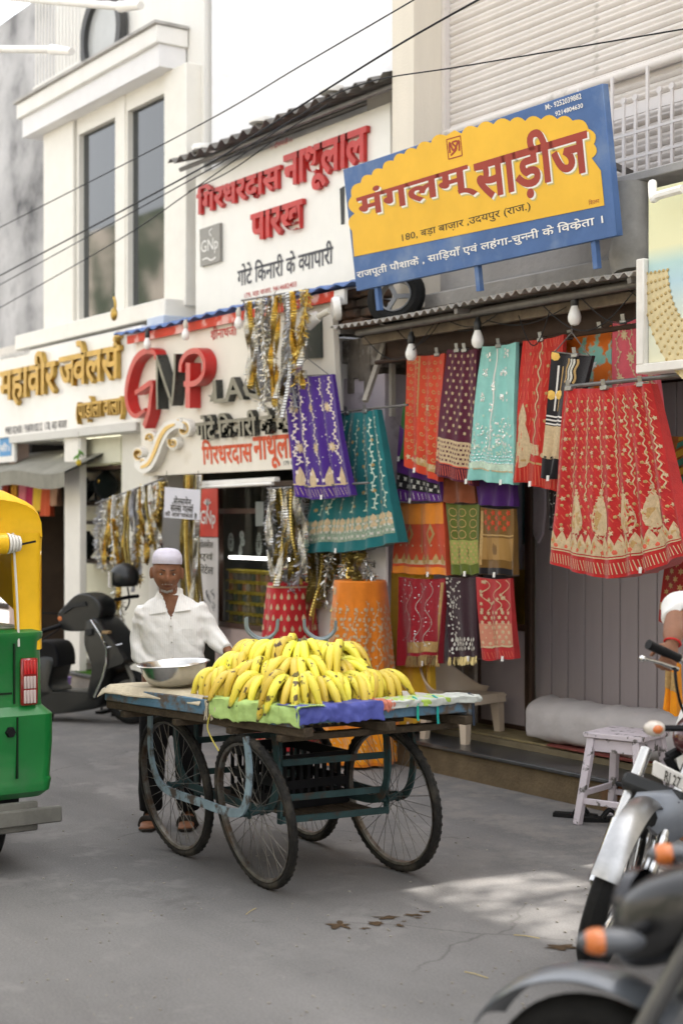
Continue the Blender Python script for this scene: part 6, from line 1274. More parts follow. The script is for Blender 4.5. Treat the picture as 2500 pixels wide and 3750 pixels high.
# yellow canopy: hooped roof, rear corner posts, rolled flap
def hoop(x, w, zr, zt, n=16):
    c = YR-.66; o = []
    for k in range(n+1): a = math.pi*k/n; o.append(V((x, c+w/2*math.copysign(abs(math.cos(a))**.40, math.cos(a)), zr+(zt-zr)*math.sin(a)**.60)))
    return o
m = MB(); hs_ = [hoop(XR-.06, 1.19, 1.585, 1.735), hoop(XR-.045, 1.225, 1.58, 1.765), hoop(XR-.07, 1.24, 1.575, 1.79), hoop(XR-.22, 1.23, 1.57, 1.83), hoop(XR-1.2, 1.25, 1.57, 1.85), hoop(XR-2.2, 1.2, 1.55, 1.78)]
vs = [p for h in hs_ for p in h]; n = 17; m.add(vs, [(i*n+k, i*n+k+1, (i+1)*n+k+1, (i+1)*n+k) for i in range(5) for k in range(n-1)]+[list(range(n))]); m.build('canopy_roof', RYEL, A, smooth=60)
yp, _ = ry(58, 2200); c_ = YR-.66
for sg in (1, -1):
    yi, yo_ = c_+sg*(yp-c_), c_+sg*.632
    m = MB(); f = lambda u, v: V((XR-.045-.05*max(0, u-.8)*5-.012*math.sin(3*v), (yi+sg*.06*(v-.0)*(1-u)*0)+(yo_-yi)*u+sg*.03*v*(1-u), 1.60-.56*v)); m.grid(f, 10, 8); m.grid(lambda u, v: f(u, v)-V((.02, 0, 0)), 10, 8)
    m.grid(lambda u, v: V((XR-.10-1.2*u, yo_, 1.60-.50*v*(1-.75*u))), 10, 6); m.build('canopy_post', RYEL, A, smooth=60)
    m = MB(); e0 = V((XR-.04, yi, 1.60)); m.tube(smooth_pts([V((XR-.036, yi, 1.60)), V((XR-.036, yi+sg*.02, 1.3)), V((XR-.036, yi+sg*.03, 1.06))]), .006, 6); m.build('white_piping', M('piping_white', (.62, .60, .55), .6), A)
m = MB(); m.tube([(XR-.03, c_-.55, 1.555), (XR-.03, c_+.25, 1.55), (XR-.03, c_+.42, 1.55)], .052, 14); m.build('rolled_flap', RYEL, A)
m = MB()
for i in range(4): m.tube([(XR-.03, c_+.425+.017*i, 1.55), (XR-.03, c_+.437+.017*i, 1.55)], .050-.004*i, 12)
m.build('strap', M('piping_white', 0), A)
m = MB(); m.beam((XR-.02, c_+.49, 1.545), (XR-.0, c_+.56, 1.56), .014, .01); m.build('buckle', BLKP, A)
m = MB(); m.box(XR-1.1, XR-.9, c_-.55, c_+.55, .6, 1.5, .05); m.build('seat_back', M('brown_seat', (.13, .085, .055), .7, var=.2), A)
m = MB(); m.box(XR-1.05, XR-.3, c_-.5, c_+.5, .95, 1.16, .05); m.build('luggage_shelf', BLKP, A)
m = MB(); m.box(XR-2.36, XR-2.3, c_-.5, c_+.5, .5, 1.5, .02); m.build('front_panel', GRN, A)
m = MB(); m.box(XR+.03, XR+.07, c_-.62, c_+.665, .225, .30, .006); m.build('bumper', RGREY, A)
m = MB(); m.box(XR+.0, XR+.03, c_-.5, c_+.56, .19, .33, .006); m.build('bumper_mount', RGREY, A)
m = MB(); m.box(XR-1.6, XR-.06, c_-.5, c_+.5, .22, .345); m.build('chassis', BLKP, A)
for sg in (1, -1):
    o = MB(); yc_ = c_+sg*.40; o.lathe((XR-.30, yc_, .215), (0, 1, 0), [(.10, -.05), (.19, -.058), (.215, -.04), (.215, .04), (.19, .058), (.10, .05)], 32); w_ = o.build('wheel', RUB, A)
    m = MB(); m.lathe((XR-.30, yc_, .215), (0, 1, 0), [(0, -.03), (.10, -.045), (.10, .045), (0, .03)], 20); m.build('rim', RGREY, w_)
m = MB(); m.lathe((XR-2.1, c_, .215), (0, 1, 0), [(.10, -.05), (.19, -.058), (.215, -.04), (.215, .04), (.19, .058), (.10, .05)], 32); m.build('wheel', RUB, A)
# ================= parked scooter =================
H = (RV*.93-DV*.37).normalized(); SD = V((H.y, -H.x, 0))
if SD.dot(DV) > 0: SD = -SD        # side facing the street
fo = onZ(478, 2652, 0)
def sp(px, py, s=0): return onP(px, py, fo, SD)+SD*s
T = thing('scooter', 'black step through scooter parked in front of the jewellery shop', 'scooter', fo)
SBLK = M('scooter_black', (.007, .008, .008), .42, var=.25, vs=6, coat=.12); SGR = M('scooter_grey', (.03, .031, .032), .5, var=.15); CHR = M('chrome', (.62, .62, .62), .12, 1, var=.05)
def swheel(c, r, parent, wd_=.045, ax=SD):
    m = MB(); m.torus(c, ax, r-.045, .045, 36, 8, wd_); w_ = m.build('wheel', RUB, parent); m = MB(); m.lathe(c, ax, [(0, -.03), (.04, -.03), (r-.07, -.03), (r-.07, .03), (.04, .03), (0, .03)], 24); m.build('rim', RGREY, w_); return w_
swheel(fo+V((0, 0, .22)), .22, T); swheel(fo-H*1.22+V((0, 0, .22)), .22, T)
def slab(pts, w0, w1=None, bev=.012):   # thick body from a side outline: rounded loft across
    n = len(pts); P = [V(p) for p in pts]; c = sum(P, V((0, 0, 0)))/n; m = MB(); w1 = w1 or w0; r = []
    for s, k in ((-w0, .94), (-w0*.93, .985), (-w0*.7, 1), (w0*.7, 1), (w0*.93, .985), (w0, .94)): r.append([c+(p-c)*k+SD*s for p in P])
    m.loft(r); return m
cl = lambda q: smooth_pts(q+[q[0]], 4)[:-1]
slab(cl([sp(x, y) for x, y in ((240, 2245), (300, 2180), (345, 2172), (392, 2200), (398, 2245), (372, 2290), (330, 2308), (255, 2302))]), .13).build('handlebar_cowl', SBLK, T, smooth=50)
slab(cl([sp(x, y) for x, y in ((355, 2270), (392, 2262), (450, 2330), (498, 2400), (492, 2425), (440, 2445), (425, 2480), (400, 2545), (362, 2545), (378, 2440), (350, 2350))]), .19).build('leg_shield', SBLK, T, smooth=50)
slab(cl([sp(x, y) for x, y in ((150, 2530), (250, 2525), (395, 2530), (400, 2560), (370, 2592), (200, 2612), (160, 2600))]), .15).build('floorboard', SBLK, T, smooth=50)
slab(cl([sp(x, y) for x, y in ((90, 2420), (225, 2400), (215, 2500), (230, 2530), (150, 2560), (90, 2520))]), .15).build('rear_body', SBLK, T, smooth=50)
slab(cl([sp(x, y) for x, y in ((60, 2352), (150, 2345), (215, 2347), (240, 2375), (246, 2425), (225, 2440), (60, 2425))]), .14).build('seat', M('seat_vinyl', (.005, .005, .006), .6), T, smooth=50)
m = MB(); m.tube([sp(x, y, .20) for x, y in ((380, 2265), (415, 2320), (437, 2370), (437, 2420), (420, 2480), (392, 2545))], .009, 8); m.build('crash_guard', CHR, T)
for pts_, nm_ in ((((262, 2225), (300, 2205), (345, 2200), (350, 2215), (300, 2222), (268, 2245)), 'cowl_trim'), (((362, 2300), (385, 2296), (384, 2318), (364, 2322)), 'key_panel'), (((170, 2455), (215, 2445), (210, 2500), (180, 2520)), 'side_panel')):
    m = MB(); q_ = [sp(x, y, .135 if nm_ != 'key_panel' else .195) for x, y in pts_]; m.prism(q_, SD*.012); m.build(nm_, SGR, T)
m = MB(); m.lathe(sp(250, 2262, .06), SD, [(0, .075), (.02, .07), (.026, .05), (.026, 0)], 12); m.build('turn_lamp', M('amber', (.55, .15, .03), .3, coat=.3), T)
m = MB(); m.tube([sp(437, 2365, .19), sp(487, 2352, .17)], .006, 6); m.build('guard_bar', CHR, T)
m = MB(); m.tube([sp(470, 2425, .05), sp(498, 2480, .06), sp(505, 2560, .06)], [.018, .022, .02], 8); m.build('fork', RGREY, T)
slab(cl([sp(x, y) for x, y in ((455, 2548), (500, 2530), (535, 2560), (545, 2620), (530, 2600), (495, 2560))]), .06).build('mudguard', SBLK, T, smooth=50)
m = MB(); m.tube([sp(255, 2285, .1), sp(225, 2300, .22), sp(195, 2312, .32)], [.017, .018, .017], 10); m.build('handlebar_grip', BLKP, T)
m = MB(); m.tube([sp(395, 2200, -.1), sp(420, 2192, -.22), sp(440, 2190, -.3)], .016, 8); m.build('handlebar_grip', BLKP, T)
m = MB(); m.tube([sp(250, 2300, .14), sp(228, 2335, .3)], .006, 6); m.build('brake_lever', BLKP, T)
c = sp(188, 2238, .30); mi = MB(); mi.tube([sp(250, 2245, .12), sp(228, 2240, .22), c], .006, 6); mi = mi.build('mirror_stalk', BLKP, T)
u_ = (RV+DV*.2).normalized(); m = MB(); m.loft([[c-DV*(.004*k)+u_*(.07*a)+V((0, 0, .032*b_)) for a, b_ in ((-1, -.2), (-.75, .6), (-.2, 1), (.5, .95), (1, .4), (.9, -.5), (.4, -1), (-.5, -.9))] for k in (-1, 1)]); m.build('mirror_glass', M('mirror_sky', (.85, .88, .9), .05, 1), mi)
m = MB(); m.tube([sp(205, 2610, .05), sp(215, 2650, .12), sp(222, 2668, .14)], .012, 6); m.build('stand', BLKP, T)
m = MB(); m.obox(sp(430, 2310, .17), H, SD, (0, 0, 1), .03, .03, .012, .004); m.build('tan_latch', M('tan_tape', (.30, .20, .10), .7), T)
m = MB(); m.ball(sp(358, 2192, .1), .014); m.build('switch', M('switch_red', (.5, .03, .03), .4), T)
# helmet hung on the far grip
c = sp(410, 2118, -.2); HM = thing('helmet', 'black open helmet hung on the scooter handlebar', 'helmet', c)
m = MB(); m.ball(c, .125, .125, .12, 24, 16, lambda q: V((q.x, q.y, max(q.z, -.62)))); m.build('shell', SBLK, HM, smooth=60)
m = MB(); m.grid(lambda u, v: c+(-RV*math.cos(-.9+1.8*u)+(-DV)*math.sin(-.9+1.8*u))*.132+V((0, 0, .05-.13*v)), 10, 4); m.build('visor', M('visor_dark', (.02, .02, .022), .1, coat=1), HM)
m = MB(); m.tube(smooth_pts([c+V((.06, 0, -.08)), c+V((.05, .02, -.2)), c+V((.02, .0, -.27))]), .008, 6); m.build('strap', BLKP, HM)
# ================= motorcycle with rider =================
def spoked(c, ax, r, parent, tw=.045):
    ax = V(ax).normalized(); m = MB(); m.torus(c, ax, r-tw, tw, 44, 10, tw*.95); w_ = m.build('wheel', RUB, parent)
    m = MB(); m.lathe(c, ax, [(r-.085, -.025), (r-.075, -.032), (r-.068, -.03), (r-.075, 0), (r-.068, .03), (r-.075, .032), (r-.085, .025), (r-.085, -.025)], 44); m.build('rim', CHR, w_)
    u, v = ortho(ax); m = MB()
    for i in range(32): a = 2*math.pi*i/32; s = 1 if i % 2 else -1; o2 = .5*(1 if (i//2) % 2 else -1); m.tube([V(c)+ax*(s*.03)+(u*math.cos(a+o2)+v*math.sin(a+o2))*.045, V(c)+(u*math.cos(a)+v*math.sin(a))*(r-.085)], .0022, 4)
    m.build('spokes', CHR, w_); m = MB(); m.lathe(c, ax, [(0, -.06), (.03, -.06), (.03, -.04), (.06, -.035), (.06, .035), (.03, .04), (.03, .06), (0, .06)], 18); m.build('hub', RGREY, w_); return w_
def fender(c, ax, up0, r, w, a0, a1, parent, mat, name='front_mudguard'):
    ax = V(ax).normalized(); f = (V(up0)-ax*V(up0).dot(ax)).normalized(); g_ = ax.cross(f); m = MB()
    fn = lambda u, v, k=0: V(c)+(f*math.cos(a0+(a1-a0)*u)+g_*math.sin(a0+(a1-a0)*u))*(r-k-.020*(2*v-1)**2)+ax*(w*(2*v-1))
    m.grid(lambda u, v: fn(u, v), 30, 8); m.grid(lambda u, v: fn(u, v, .004), 30, 8); return m.build(name, mat, parent, smooth=70)
gc = onZ(2170, 3548, 0); Hb = (-RV*.86-DV*.51).normalized(); Hw = (-RV*.42-DV*.91).normalized(); lean = .30
axw = V((Hw.y, -Hw.x, 0));  axw = axw if axw.dot(RV) < 0 else -axw     # towards image left
upw = (ZV*math.cos(lean)-axw*math.sin(lean)).normalized(); axw = (axw*math.cos(lean)+ZV*math.sin(lean)).normalized()
hub = gc+upw*.325
B1 = thing('motorcycle', 'classic motorcycle with chrome spoked front wheel ridden by the person in white', 'motorcycle', gc)
spoked(hub, axw, .325, B1); fender(hub, axw, upw, .352, .050, -1.25, 1.5, B1, M('dusty_chrome', (.42, .42, .42), .34, .9, var=.2, vs=12))
ftop = onD(2443, 2774, 5.86); fd = (ftop-hub).normalized(); lat = axw
for s in (-1, 1):
    b0 = hub+lat*(s*.085); m = MB(); m.tube([b0-fd*.02, b0+fd*.24], .030, 12); m.build('fork_slider', CHR, B1)
    m = MB(); m.tube([b0+fd*.24, b0+fd*.55], .024, 12); m.build('fork_tube', M('fork_cover', (.55, .54, .52), .25, .8), B1)
    m = MB(); m.tube([b0-fd*.02, b0-Hw*.03+V((0, 0, -.03))], .02, 8); m.build('axle_clamp', RGREY, B1)
m = MB(); m.obox(hub+fd*.40+Hw*.02, lat, fd, lat.cross(fd), .12, .03, .05, .012); m.build('fork_brace', SGR, B1)
cq = onD(2420, 2985, 5.72); m = MB(); m.loft([[cq+RV*(x_*k)+V((0, 0, z_*k))-DV*d for x_, z_ in ((-.13, .02), (-.09, .085), (.04, .095), (.14, .04), (.10, -.07), (.02, -.12), (-.06, -.05))] for k, d in ((.85, -.03), (1, 0), (.8, .03))]); m.build('fork_shroud', M('shroud_grey', (.20, .215, .24), .4, .3), B1, smooth=60)
# plate
a_, b_, c_ = onD(2384, 2838, 5.55), onD(2530, 2912, 5.50), onD(2392, 2784, 5.55); pb = Board(a_, b_-a_, c_-a_); m = pb.slab(.012, .004); m.build('number_plate', M('plate_white', (.62, .60, .57), .4), B1); pb.text('plate_lettering', 'RJ 27', ((2432, 2858), (2520, 2822)), BLK, B1, off=.02)
ci = onD(2395, 2668, 5.6)
for i_, cpt in enumerate((ci, ci+RV*.42+DV*.05)):
    m = MB(); m.ball(cpt, .040, .040, .030, 16, 10); il = m.build('indicator', M('lamp_cream', (.55, .50, .44), .3, coat=.5), B1); m = MB(); m.ball(cpt-DV*.020+RV*.004, .025, .025, .019, 12, 8); m.build('amber_lens', M('amber', (.55, .15, .03), .3, coat=.3), il)
    m = MB(); m.tube([cpt+RV*.03, cpt+RV*(.12 if i_ == 0 else -.12)], .012, 8); m.build('indicator_stalk', BLKP, B1)
hl = onD(2600, 2640, 5.75); m = MB(); m.lathe(hl, -Hb, [(0, .1), (.06, .09), (.09, .05), (.095, -.04), (.085, -.055), (0, -.06)], 24); m.build('headlight', CHR, B1)
g0, g1_ = onD(2373, 2360, 5.70), onD(2470, 2405, 5.76); dg = (g1_-g0).normalized()
m = MB(); m.tube([g0, g1_+dg*.02], [.019, .018], 12); m.build('grip', BLKP, B1)
m = MB(); m.tube(smooth_pts([g1_, g1_+dg*.12+V((0, 0, -.02)), g1_+dg*.25+V((0, 0, -.06)), g1_+dg*.45+V((0, 0, -.06)), g1_+dg*.60, g1_+dg*.75]), .012, 8); m.build('handlebar', CHR, B1)
l0, l1 = onD(2352, 2412, 5.64), onD(2480, 2452, 5.74); m = MB(); m.tube([l0, l0.lerp(l1, .5)+V((0, 0, .004)), l1], [.007, .007, .010], 8); m.ball(l0, .013); m.build('brake_lever', CHR, B1)
m = MB(); m.tube(smooth_pts([onD(2470, 2445, 5.72), onD(2478, 2520, 5.7), onD(2500, 2600, 5.75), onD(2560, 2700, 5.8)]), .006, 6); m.build('brake_cable', BLKP, B1)
bk = hub-Hb*1.36; bk.z = .33
tk = hub.lerp(bk, .42); tk.z = .86; m = MB(); m.ball((0, 0, 0), 1, n=24, m=14); m.v = [tk+Hb*(q.x*.28)+V((Hb.y, -Hb.x, 0))*(q.y*.14)+V((0, 0, q.z*.12-.03*q.x)) for q in m.v]; m.build('fuel_tank', M('tank_maroon', (.06, .008, .010), .25, coat=.8), B1)
st_ = hub.lerp(bk, .75); st_.z = .80; m = MB(); m.obox(st_, Hb, V((Hb.y, -Hb.x, 0)), (0, 0, 1), .30, .12, .05, .03); m.build('seat', BLKP, B1)
en = hub.lerp(bk, .5); en.z = .42; m = MB(); m.obox(en, Hb, V((Hb.y, -Hb.x, 0)), (0, 0, 1), .20, .12, .14, .03)
for i in range(6): m.obox(en+V((0, 0, .16+.022*i)), Hb, V((Hb.y, -Hb.x, 0)), (0, 0, 1), .10, .11, .007)
m.build('engine', RGREY, B1)
m = MB(); m.tube([ftop, tk+V((0, 0, .02)), st_], .02, 8); m.tube([ftop, en+Hb*.2, en-Hb*.2, bk], .02, 8); m.build('frame', BLKP, B1)
spoked(bk, V((Hb.y, -Hb.x, 0)), .325, B1); fender(bk, V((Hb.y, -Hb.x, 0)), ZV, .36, .07, -1.3, 1.3, B1, SBLK, 'rear_mudguard')
# rider
RD = thing('person', 'person in white clothes riding the motorcycle, hand with red wrist thread on the grip', 'person', st_)
Sx = V((Hb.y, -Hb.x, 0)); Sx = Sx if Sx.dot(RV) < 0 else -Sx   # rider's right side = image left
hip = st_+V((0, 0, .06)); sh_c = hip+Hb*.08+V((0, 0, .50)); wrist = onD(2462, 2352, 5.80); elb = onD(2492, 2230, 5.98); shr = sh_c+Sx*.19
b = MB(); hd2, *_ = head_mb(sh_c+V((0, 0, .25))+Hb*.05, Hb, ZV); b.join(hd2)
b.loft([ell(hip.lerp(sh_c, t)+V((0, 0, dz)), rx, ry_, 20, Sx, Hb) for t, dz, rx, ry_ in ((-.1, 0, .16, .12), (.2, 0, .155, .11), (.6, 0, .17, .115), (.9, 0, .17, .10), (1.03, 0, .10, .07), (1.12, .02, .055, .055), (1.3, .05, .05, .05))])
b.tube(smooth_pts([shr, shr.lerp(elb, .5)+V((0, 0, -.02)), elb, wrist], 4), [.048]*4+[.044]*4+[.040]*4+[.028], 14)
gm = onD(2452, 2398, 5.77); hand_mb(b, wrist, (gm-wrist), (gm-wrist).cross(dg)*-1, 1.0, 1.25, 1)
wl = g1_+dg*.72+V((0, 0, .03)); shl = sh_c-Sx*.19; b.tube(smooth_pts([shl, shl.lerp(wl, .5)-V((0, 0, .12)), wl], 5), [.048]*5+[.036]*5+[.028], 14); hand_mb(b, wl, Hb+V((0, 0, -.3)), V((0, 0, -1)), 1, 1.0, -1)
for s in (1, -1):
    kn = hip+Hb*.42+Sx*(s*.20)+V((0, 0, .02)); ft = kn-Hb*.05+V((0, 0, -.44)); b.tube(smooth_pts([hip+Sx*(s*.09), kn, ft], 5), [.085]*5+[.055]*5+[.04], 14); b.ball(ft+Hb*.07+V((0, 0, -.04)), .10, .06, .035)
remesh(b, .0062, 1).build('body', M('rider_skin', (.24, .115, .07), .5, var=.12, vs=14, bump=.08, bs=100), RD, smooth=180)
s = MB(); s.loft([ell(hip.lerp(sh_c, t), rx, ry_, 24, Sx, Hb) for t, rx, ry_ in ((-.15, .18, .14), (.2, .175, .13), (.6, .19, .135), (.9, .19, .115), (1.03, .11, .08), (1.08, .07, .07))])
ce = elb.lerp(wrist, .12)
s.tube(smooth_pts([shr-Sx*.03, shr.lerp(elb, .5)+V((0, 0, -.02)), elb, ce], 4), [.075]*4+[.072]*4+[.070]*4+[.068], 16); s.tube(smooth_pts([shl+Sx*.03, shl.lerp(wl, .35)-V((0, 0, .09)), shl.lerp(wl, .55)-V((0, 0, .12))], 4), .068, 16)
remesh(s, .009, 2, lambda p, n: p+n*(.010*noise.noise(p*9)+.006*noise.noise(p*20))).build('shirt', M('rider_white', (.70, .69, .67), .85, var=.05, bump=.25, bs=18), RD, smooth=180)
s = MB(); s.loft([ell(hip+V((0, 0, z)), .165, .13, 20, Sx, Hb) for z in (-.08, .05)])
for sg in (1, -1): kn = hip+Hb*.42+Sx*(sg*.20)+V((0, 0, .02)); ft = kn-Hb*.05+V((0, 0, -.44)); s.tube(smooth_pts([hip+Sx*(sg*.09), kn, ft+V((0, 0, .03))], 5), [.10]*5+[.085]*5+[.075], 16)
remesh(s, .012, 2, lambda p, n: p+n*(.010*noise.noise(p*8))).build('trousers', M('rider_white', 0), RD, smooth=180)
m = MB(); m.torus(wrist+(gm-wrist)*.05, (gm-wrist), .031, .004, 20, 6); m.build('wrist_thread', M('red_thread', (.5, .02, .02), .6), RD)
# ================= nearest dark motorcycle =================
c2 = onD(2190, 3990, 3.45); c2.z = 0; H2 = (-RV*.80+DV*.60).normalized(); S2 = V((H2.y, -H2.x, 0)); S2 = S2 if S2.dot(DV) < 0 else -S2
B2 = thing('motorcycle', 'dark motorcycle with amber turn lamp and grey front mudguard parked close to the road edge', 'motorcycle', c2)
h2 = c2+V((0, 0, .30)); spoked(h2, S2, .30, B2, .05); fender(h2, S2, ZV, .365, .075, -1.1, 1.0, B2, M('mudguard_slate', (.10, .11, .125), .3, .2, coat=.5))
ft2 = h2-H2*.34+V((0, 0, .62)); fd2 = (ft2-h2).normalized()
for s in (-1, 1):
    m = MB(); m.tube([h2+S2*(.09*s), ft2+S2*(.09*s)], .022, 12); m.build('fork_tube', M('fork_grey', (.17, .17, .17), .35, .7), B2); m = MB(); m.tube([h2+S2*(.09*s), h2.lerp(ft2, .42)+S2*(.09*s)], .03, 12); m.build('fork_slider', SGR, B2)
k2 = onD(2475, 3345, 3.38); m = MB(); m.ball((0, 0, 0), 1, n=26, m=16, fn=lambda q: V((math.copysign(abs(q.x)**.8, q.x), math.copysign(abs(q.y)**.7, q.y), math.copysign(abs(q.z)**.75, q.z)))); m.v = [k2+H2*(q.x*.13)+S2*(q.y*.13)+V((0, 0, q.z*.105-.05*q.x)) for q in m.v]; m.build('headlight_cowl', M('cowl_black', (.008, .008, .009), .35, coat=.3), B2)
m = MB(); lc = k2+H2*.10; m.lathe(lc, H2, [(0, .035), (.06, .03), (.085, .01), (.09, -.02)], 20); m.build('headlight', M('lens_dark', (.03, .03, .035), .1), B2)
for s, cpt in ((1, onD(2235, 3448, 3.22)), (-1, onD(2478, 3130, 3.72))):
    q_ = k2+S2*(s*.1); ax_ = (cpt-q_).normalized(); m = MB(); m.tube([q_, cpt], [.016, .014], 8); m.build('turn_lamp_stalk', BLKP, B2)
    m = MB(); m.ball((0, 0, 0), 1, n=16, m=10); m.v = [cpt+RV*(q.x*.075)+DV*(q.y*.035)+V((0, 0, q.z*.028)) for q in m.v]; tl_ = m.build('turn_lamp', M('lamp_housing', (.085, .09, .10), .35), B2)
    m = MB(); m.ball((0, 0, 0), 1, n=14, m=8); m.v = [cpt-RV*.028+RV*(q.x*.036)-DV*.002+DV*(q.y*.0345)+V((0, 0, q.z*.0285)) for q in m.v]; m.build('amber_lens', M('amber', 0), tl_)
hb2 = ft2+V((0, 0, .10))
m = MB(); m.tube(smooth_pts([hb2+S2*.40-H2*.10+V((0, 0, .02)), hb2+S2*.2, hb2, hb2-S2*.2, hb2-S2*.40-H2*.10+V((0, 0, .02))]), .014, 8); m.build('handlebar', SGR, B2)
for s in (-1, 1): m = MB(); m.tube([hb2+S2*(s*.40)-H2*.10+V((0, 0, .02)), hb2+S2*(s*.29)-H2*.05+V((0, 0, .014))], .02, 10); m.build('grip', BLKP, B2)
m = MB(); m.obox(hb2-H2*.02+V((0, 0, -.02)), H2, S2, (0, 0, 1), .05, .10, .05, .02); m.build('instrument_panel', M('panel_mauve', (.16, .13, .20), .3, coat=.6), B2)
t2 = h2-H2*.72; t2.z = .82; m = MB(); m.ball((0, 0, 0), 1, n=24, m=14); m.v = [t2+H2*(q.x*.30)+S2*(q.y*.15)+V((0, 0, q.z*.13+.03*q.x)) for q in m.v]; m.build('fuel_tank', M('tank_black', (.010, .010, .012), .22, coat=.8), B2)
s2 = h2-H2*1.2; s2.z = .78; m = MB(); m.obox(s2, H2, S2, (0, 0, 1), .32, .12, .05, .03); m.build('seat', BLKP, B2)
e2_ = h2-H2*.68; e2_.z = .42; m = MB(); m.obox(e2_, H2, S2, (0, 0, 1), .2, .14, .17, .03); m.build('engine', SGR, B2)
r2 = h2-H2*1.30; spoked(r2, S2, .30, B2, .05); fender(r2, S2, ZV, .36, .07, -1.2, 1.2, B2, SBLK, 'rear_mudguard')
m = MB(); m.tube([ft2, t2, s2], .02, 8); m.tube([ft2, e2_+H2*.2, e2_-H2*.2, r2], .02, 8); m.build('frame', BLKP, B2)
# ================= shop front small things =================
# plastic chair
CHP = M('beige_plastic', (.56, .46, .35), .38, var=.06, vs=4)
def G19(px, py, z=.192): return onZ(px, py, z)
ca, cb = onZ(1570, 2705, .192), onZ(1690, 2730, .192)
cc0 = onZ(1692, 2706, .192); T = thing('plastic_chair', 'beige moulded plastic chair standing on the black stone step', 'chair', cc0)
ff = (-DV*.70+RV*.70).normalized(); ss = V((ff.y, -ff.x, 0)); ss = ss if ss.dot(RV) > 0 else -ss
def K_(s, f, z): return cc0+ss*s+ff*f+V((0, 0, z))
m = MB(); m.grid(lambda u, v: K_((-.20+.40*u)*(1-.06*(1-v)), -.20+.40*v, .30-.02*math.sin(math.pi*u)*math.sin(math.pi*v)+.01*v), 14, 12); m.grid(lambda u, v: K_((-.20+.40*u)*(1-.06*(1-v)), -.20+.40*v, .285+.01*v), 14, 12); m.grid(lambda u, v: K_(-.20+.40*u, .20+.012*math.sin(v*1.5), .31-.06*v), 14, 3); m.build('seat', CHP, T, smooth=60)
def bk_(u, v, k=0):   # tub backrest that sweeps into low arms
    a = math.pi*(-.08+1.16*u); hgt = .04+.21*max(0, math.sin(a))**1.6; r = .215+.03*v-k; return K_(-math.cos(a)*r, -.02-math.sin(a)*r*.98-.05*v*max(0, math.sin(a)), .298+hgt*v)
m = MB(); m.grid(lambda u, v: bk_(u, v), 32, 10); m.grid(lambda u, v: bk_(u, v, .014), 32, 10); m.grid(lambda u, v: bk_(u, 1, .014*v), 32, 1); m.build('backrest', CHP, T, smooth=60)
for sx in (-1, 1):
    for sf in (-1, 1):
        m = MB(); tp_ = K_(sx*.16, sf*.16, .30); bt = K_(sx*.178, sf*.178, 0); d = (bt-tp_); m.loft([[tp_+d*t+ss*(a*w_)+ff*(b_*w_) for a, b_ in ((-1, -1), (1, -1), (1, 1), (-1, 1))] for t, w_ in ((0, .050), (.15, .034), (.6, .027), (1, .022))]); m.build('leg', CHP, T, smooth=30)
# painted stool
ST = M('chipped_lilac_paint', (.60, .54, .57), .6, var=.10, vs=6, bump=.2, bs=40, col2=(.13, .12, .11), c2at=.585, c2w=.03, c2s=16)
sc0 = onZ(2292, 3020, 0)+V((-.02, .02, 0)); T = thing('wooden_stool', 'square wooden stool with chipped lilac paint on the road by the step', 'stool', sc0)
ux = (RV*.78-DV*.62).normalized(); uy = V((-ux.y, ux.x, 0)); zs = .50; hw = .165
def Z_(a, b_, z): return sc0+ux*a+uy*b_+V((0, 0, z))
m = MB()
for i in range(3): m.obox(Z_(0, -hw+.055+.11*i, zs-.012), ux, uy, (0, 0, 1), hw+.012, .0545, .014, .004)
m.build('seat', ST, T)
for a in (-1, 1):
    for b_ in (-1, 1):
        m = MB(); t_, q_ = Z_(a*(hw-.03), b_*(hw-.03), zs-.026), Z_(a*(hw+.028), b_*(hw+.028), 0); m.beam(t_, q_, .042, .042, uy, .004); m.build('leg', ST, T)
for a, b_, c_, d in ((-1, -1, 1, -1), (1, -1, 1, 1), (1, 1, -1, 1), (-1, 1, -1, -1)):
    m = MB(); m.beam(Z_(a*(hw-.032), b_*(hw-.032), zs-.065), Z_(c_*(hw-.032), d*(hw-.032), zs-.065), .022, .07, b=.003); m.build('apron', ST, T)
    zz = .13 if b_ == d else .17; k = hw+.028-.058*(zz/zs); m = MB(); m.beam(Z_(a*k, b_*k, zz), Z_(c_*k, d*k, zz), .022, .032, b=.003); m.build('stretcher', ST, T)
# mattress roll
WCL = M('grey_white_sheet', (.46, .43, .42), .9, var=.08, vs=6, bump=.35, bs=14)
pa, pb = onY(1985, 2600, 6.62), onY(2560, 2600, 6.62); L_ = pb.x-pa.x+.6
def mt_(u, v):
    a = 2*math.pi*u; e = min(1, (v*(1-v)*40))**.5; ca_, sa = math.cos(a), math.sin(a); r1 = .19*e*(1+.12*noise.noise(V((v*2, 1, 1)))); r2 = .138*e*(1+.16*noise.noise(V((v*3.0, 5, 1)))+.05*noise.noise(V((v*9, 5, 1))))
    w_ = .016*noise.noise(V((u*5, v*22, 2)))+.010*math.sin(26*v+9*noise.noise(V((u*4, v*4, 1))))*g1(v, .04, .10)
    return V((pa.x+L_*v+.02*math.sin(a*7)*(1-e), 6.60+r1*math.copysign(abs(ca_)**.8, ca_)+w_, .245+.14+(r2+w_)*math.copysign(abs(sa)**(.8 if sa > 0 else .5), sa)))
m = MB(); m.grid(mt_, 40, 60); m.build('mattress_roll', WCL, None, smooth=180, label='long grey white cloth covered mattress roll lying before the planked door', cat='mattress', loc=(pa.x, 6.6, .245))
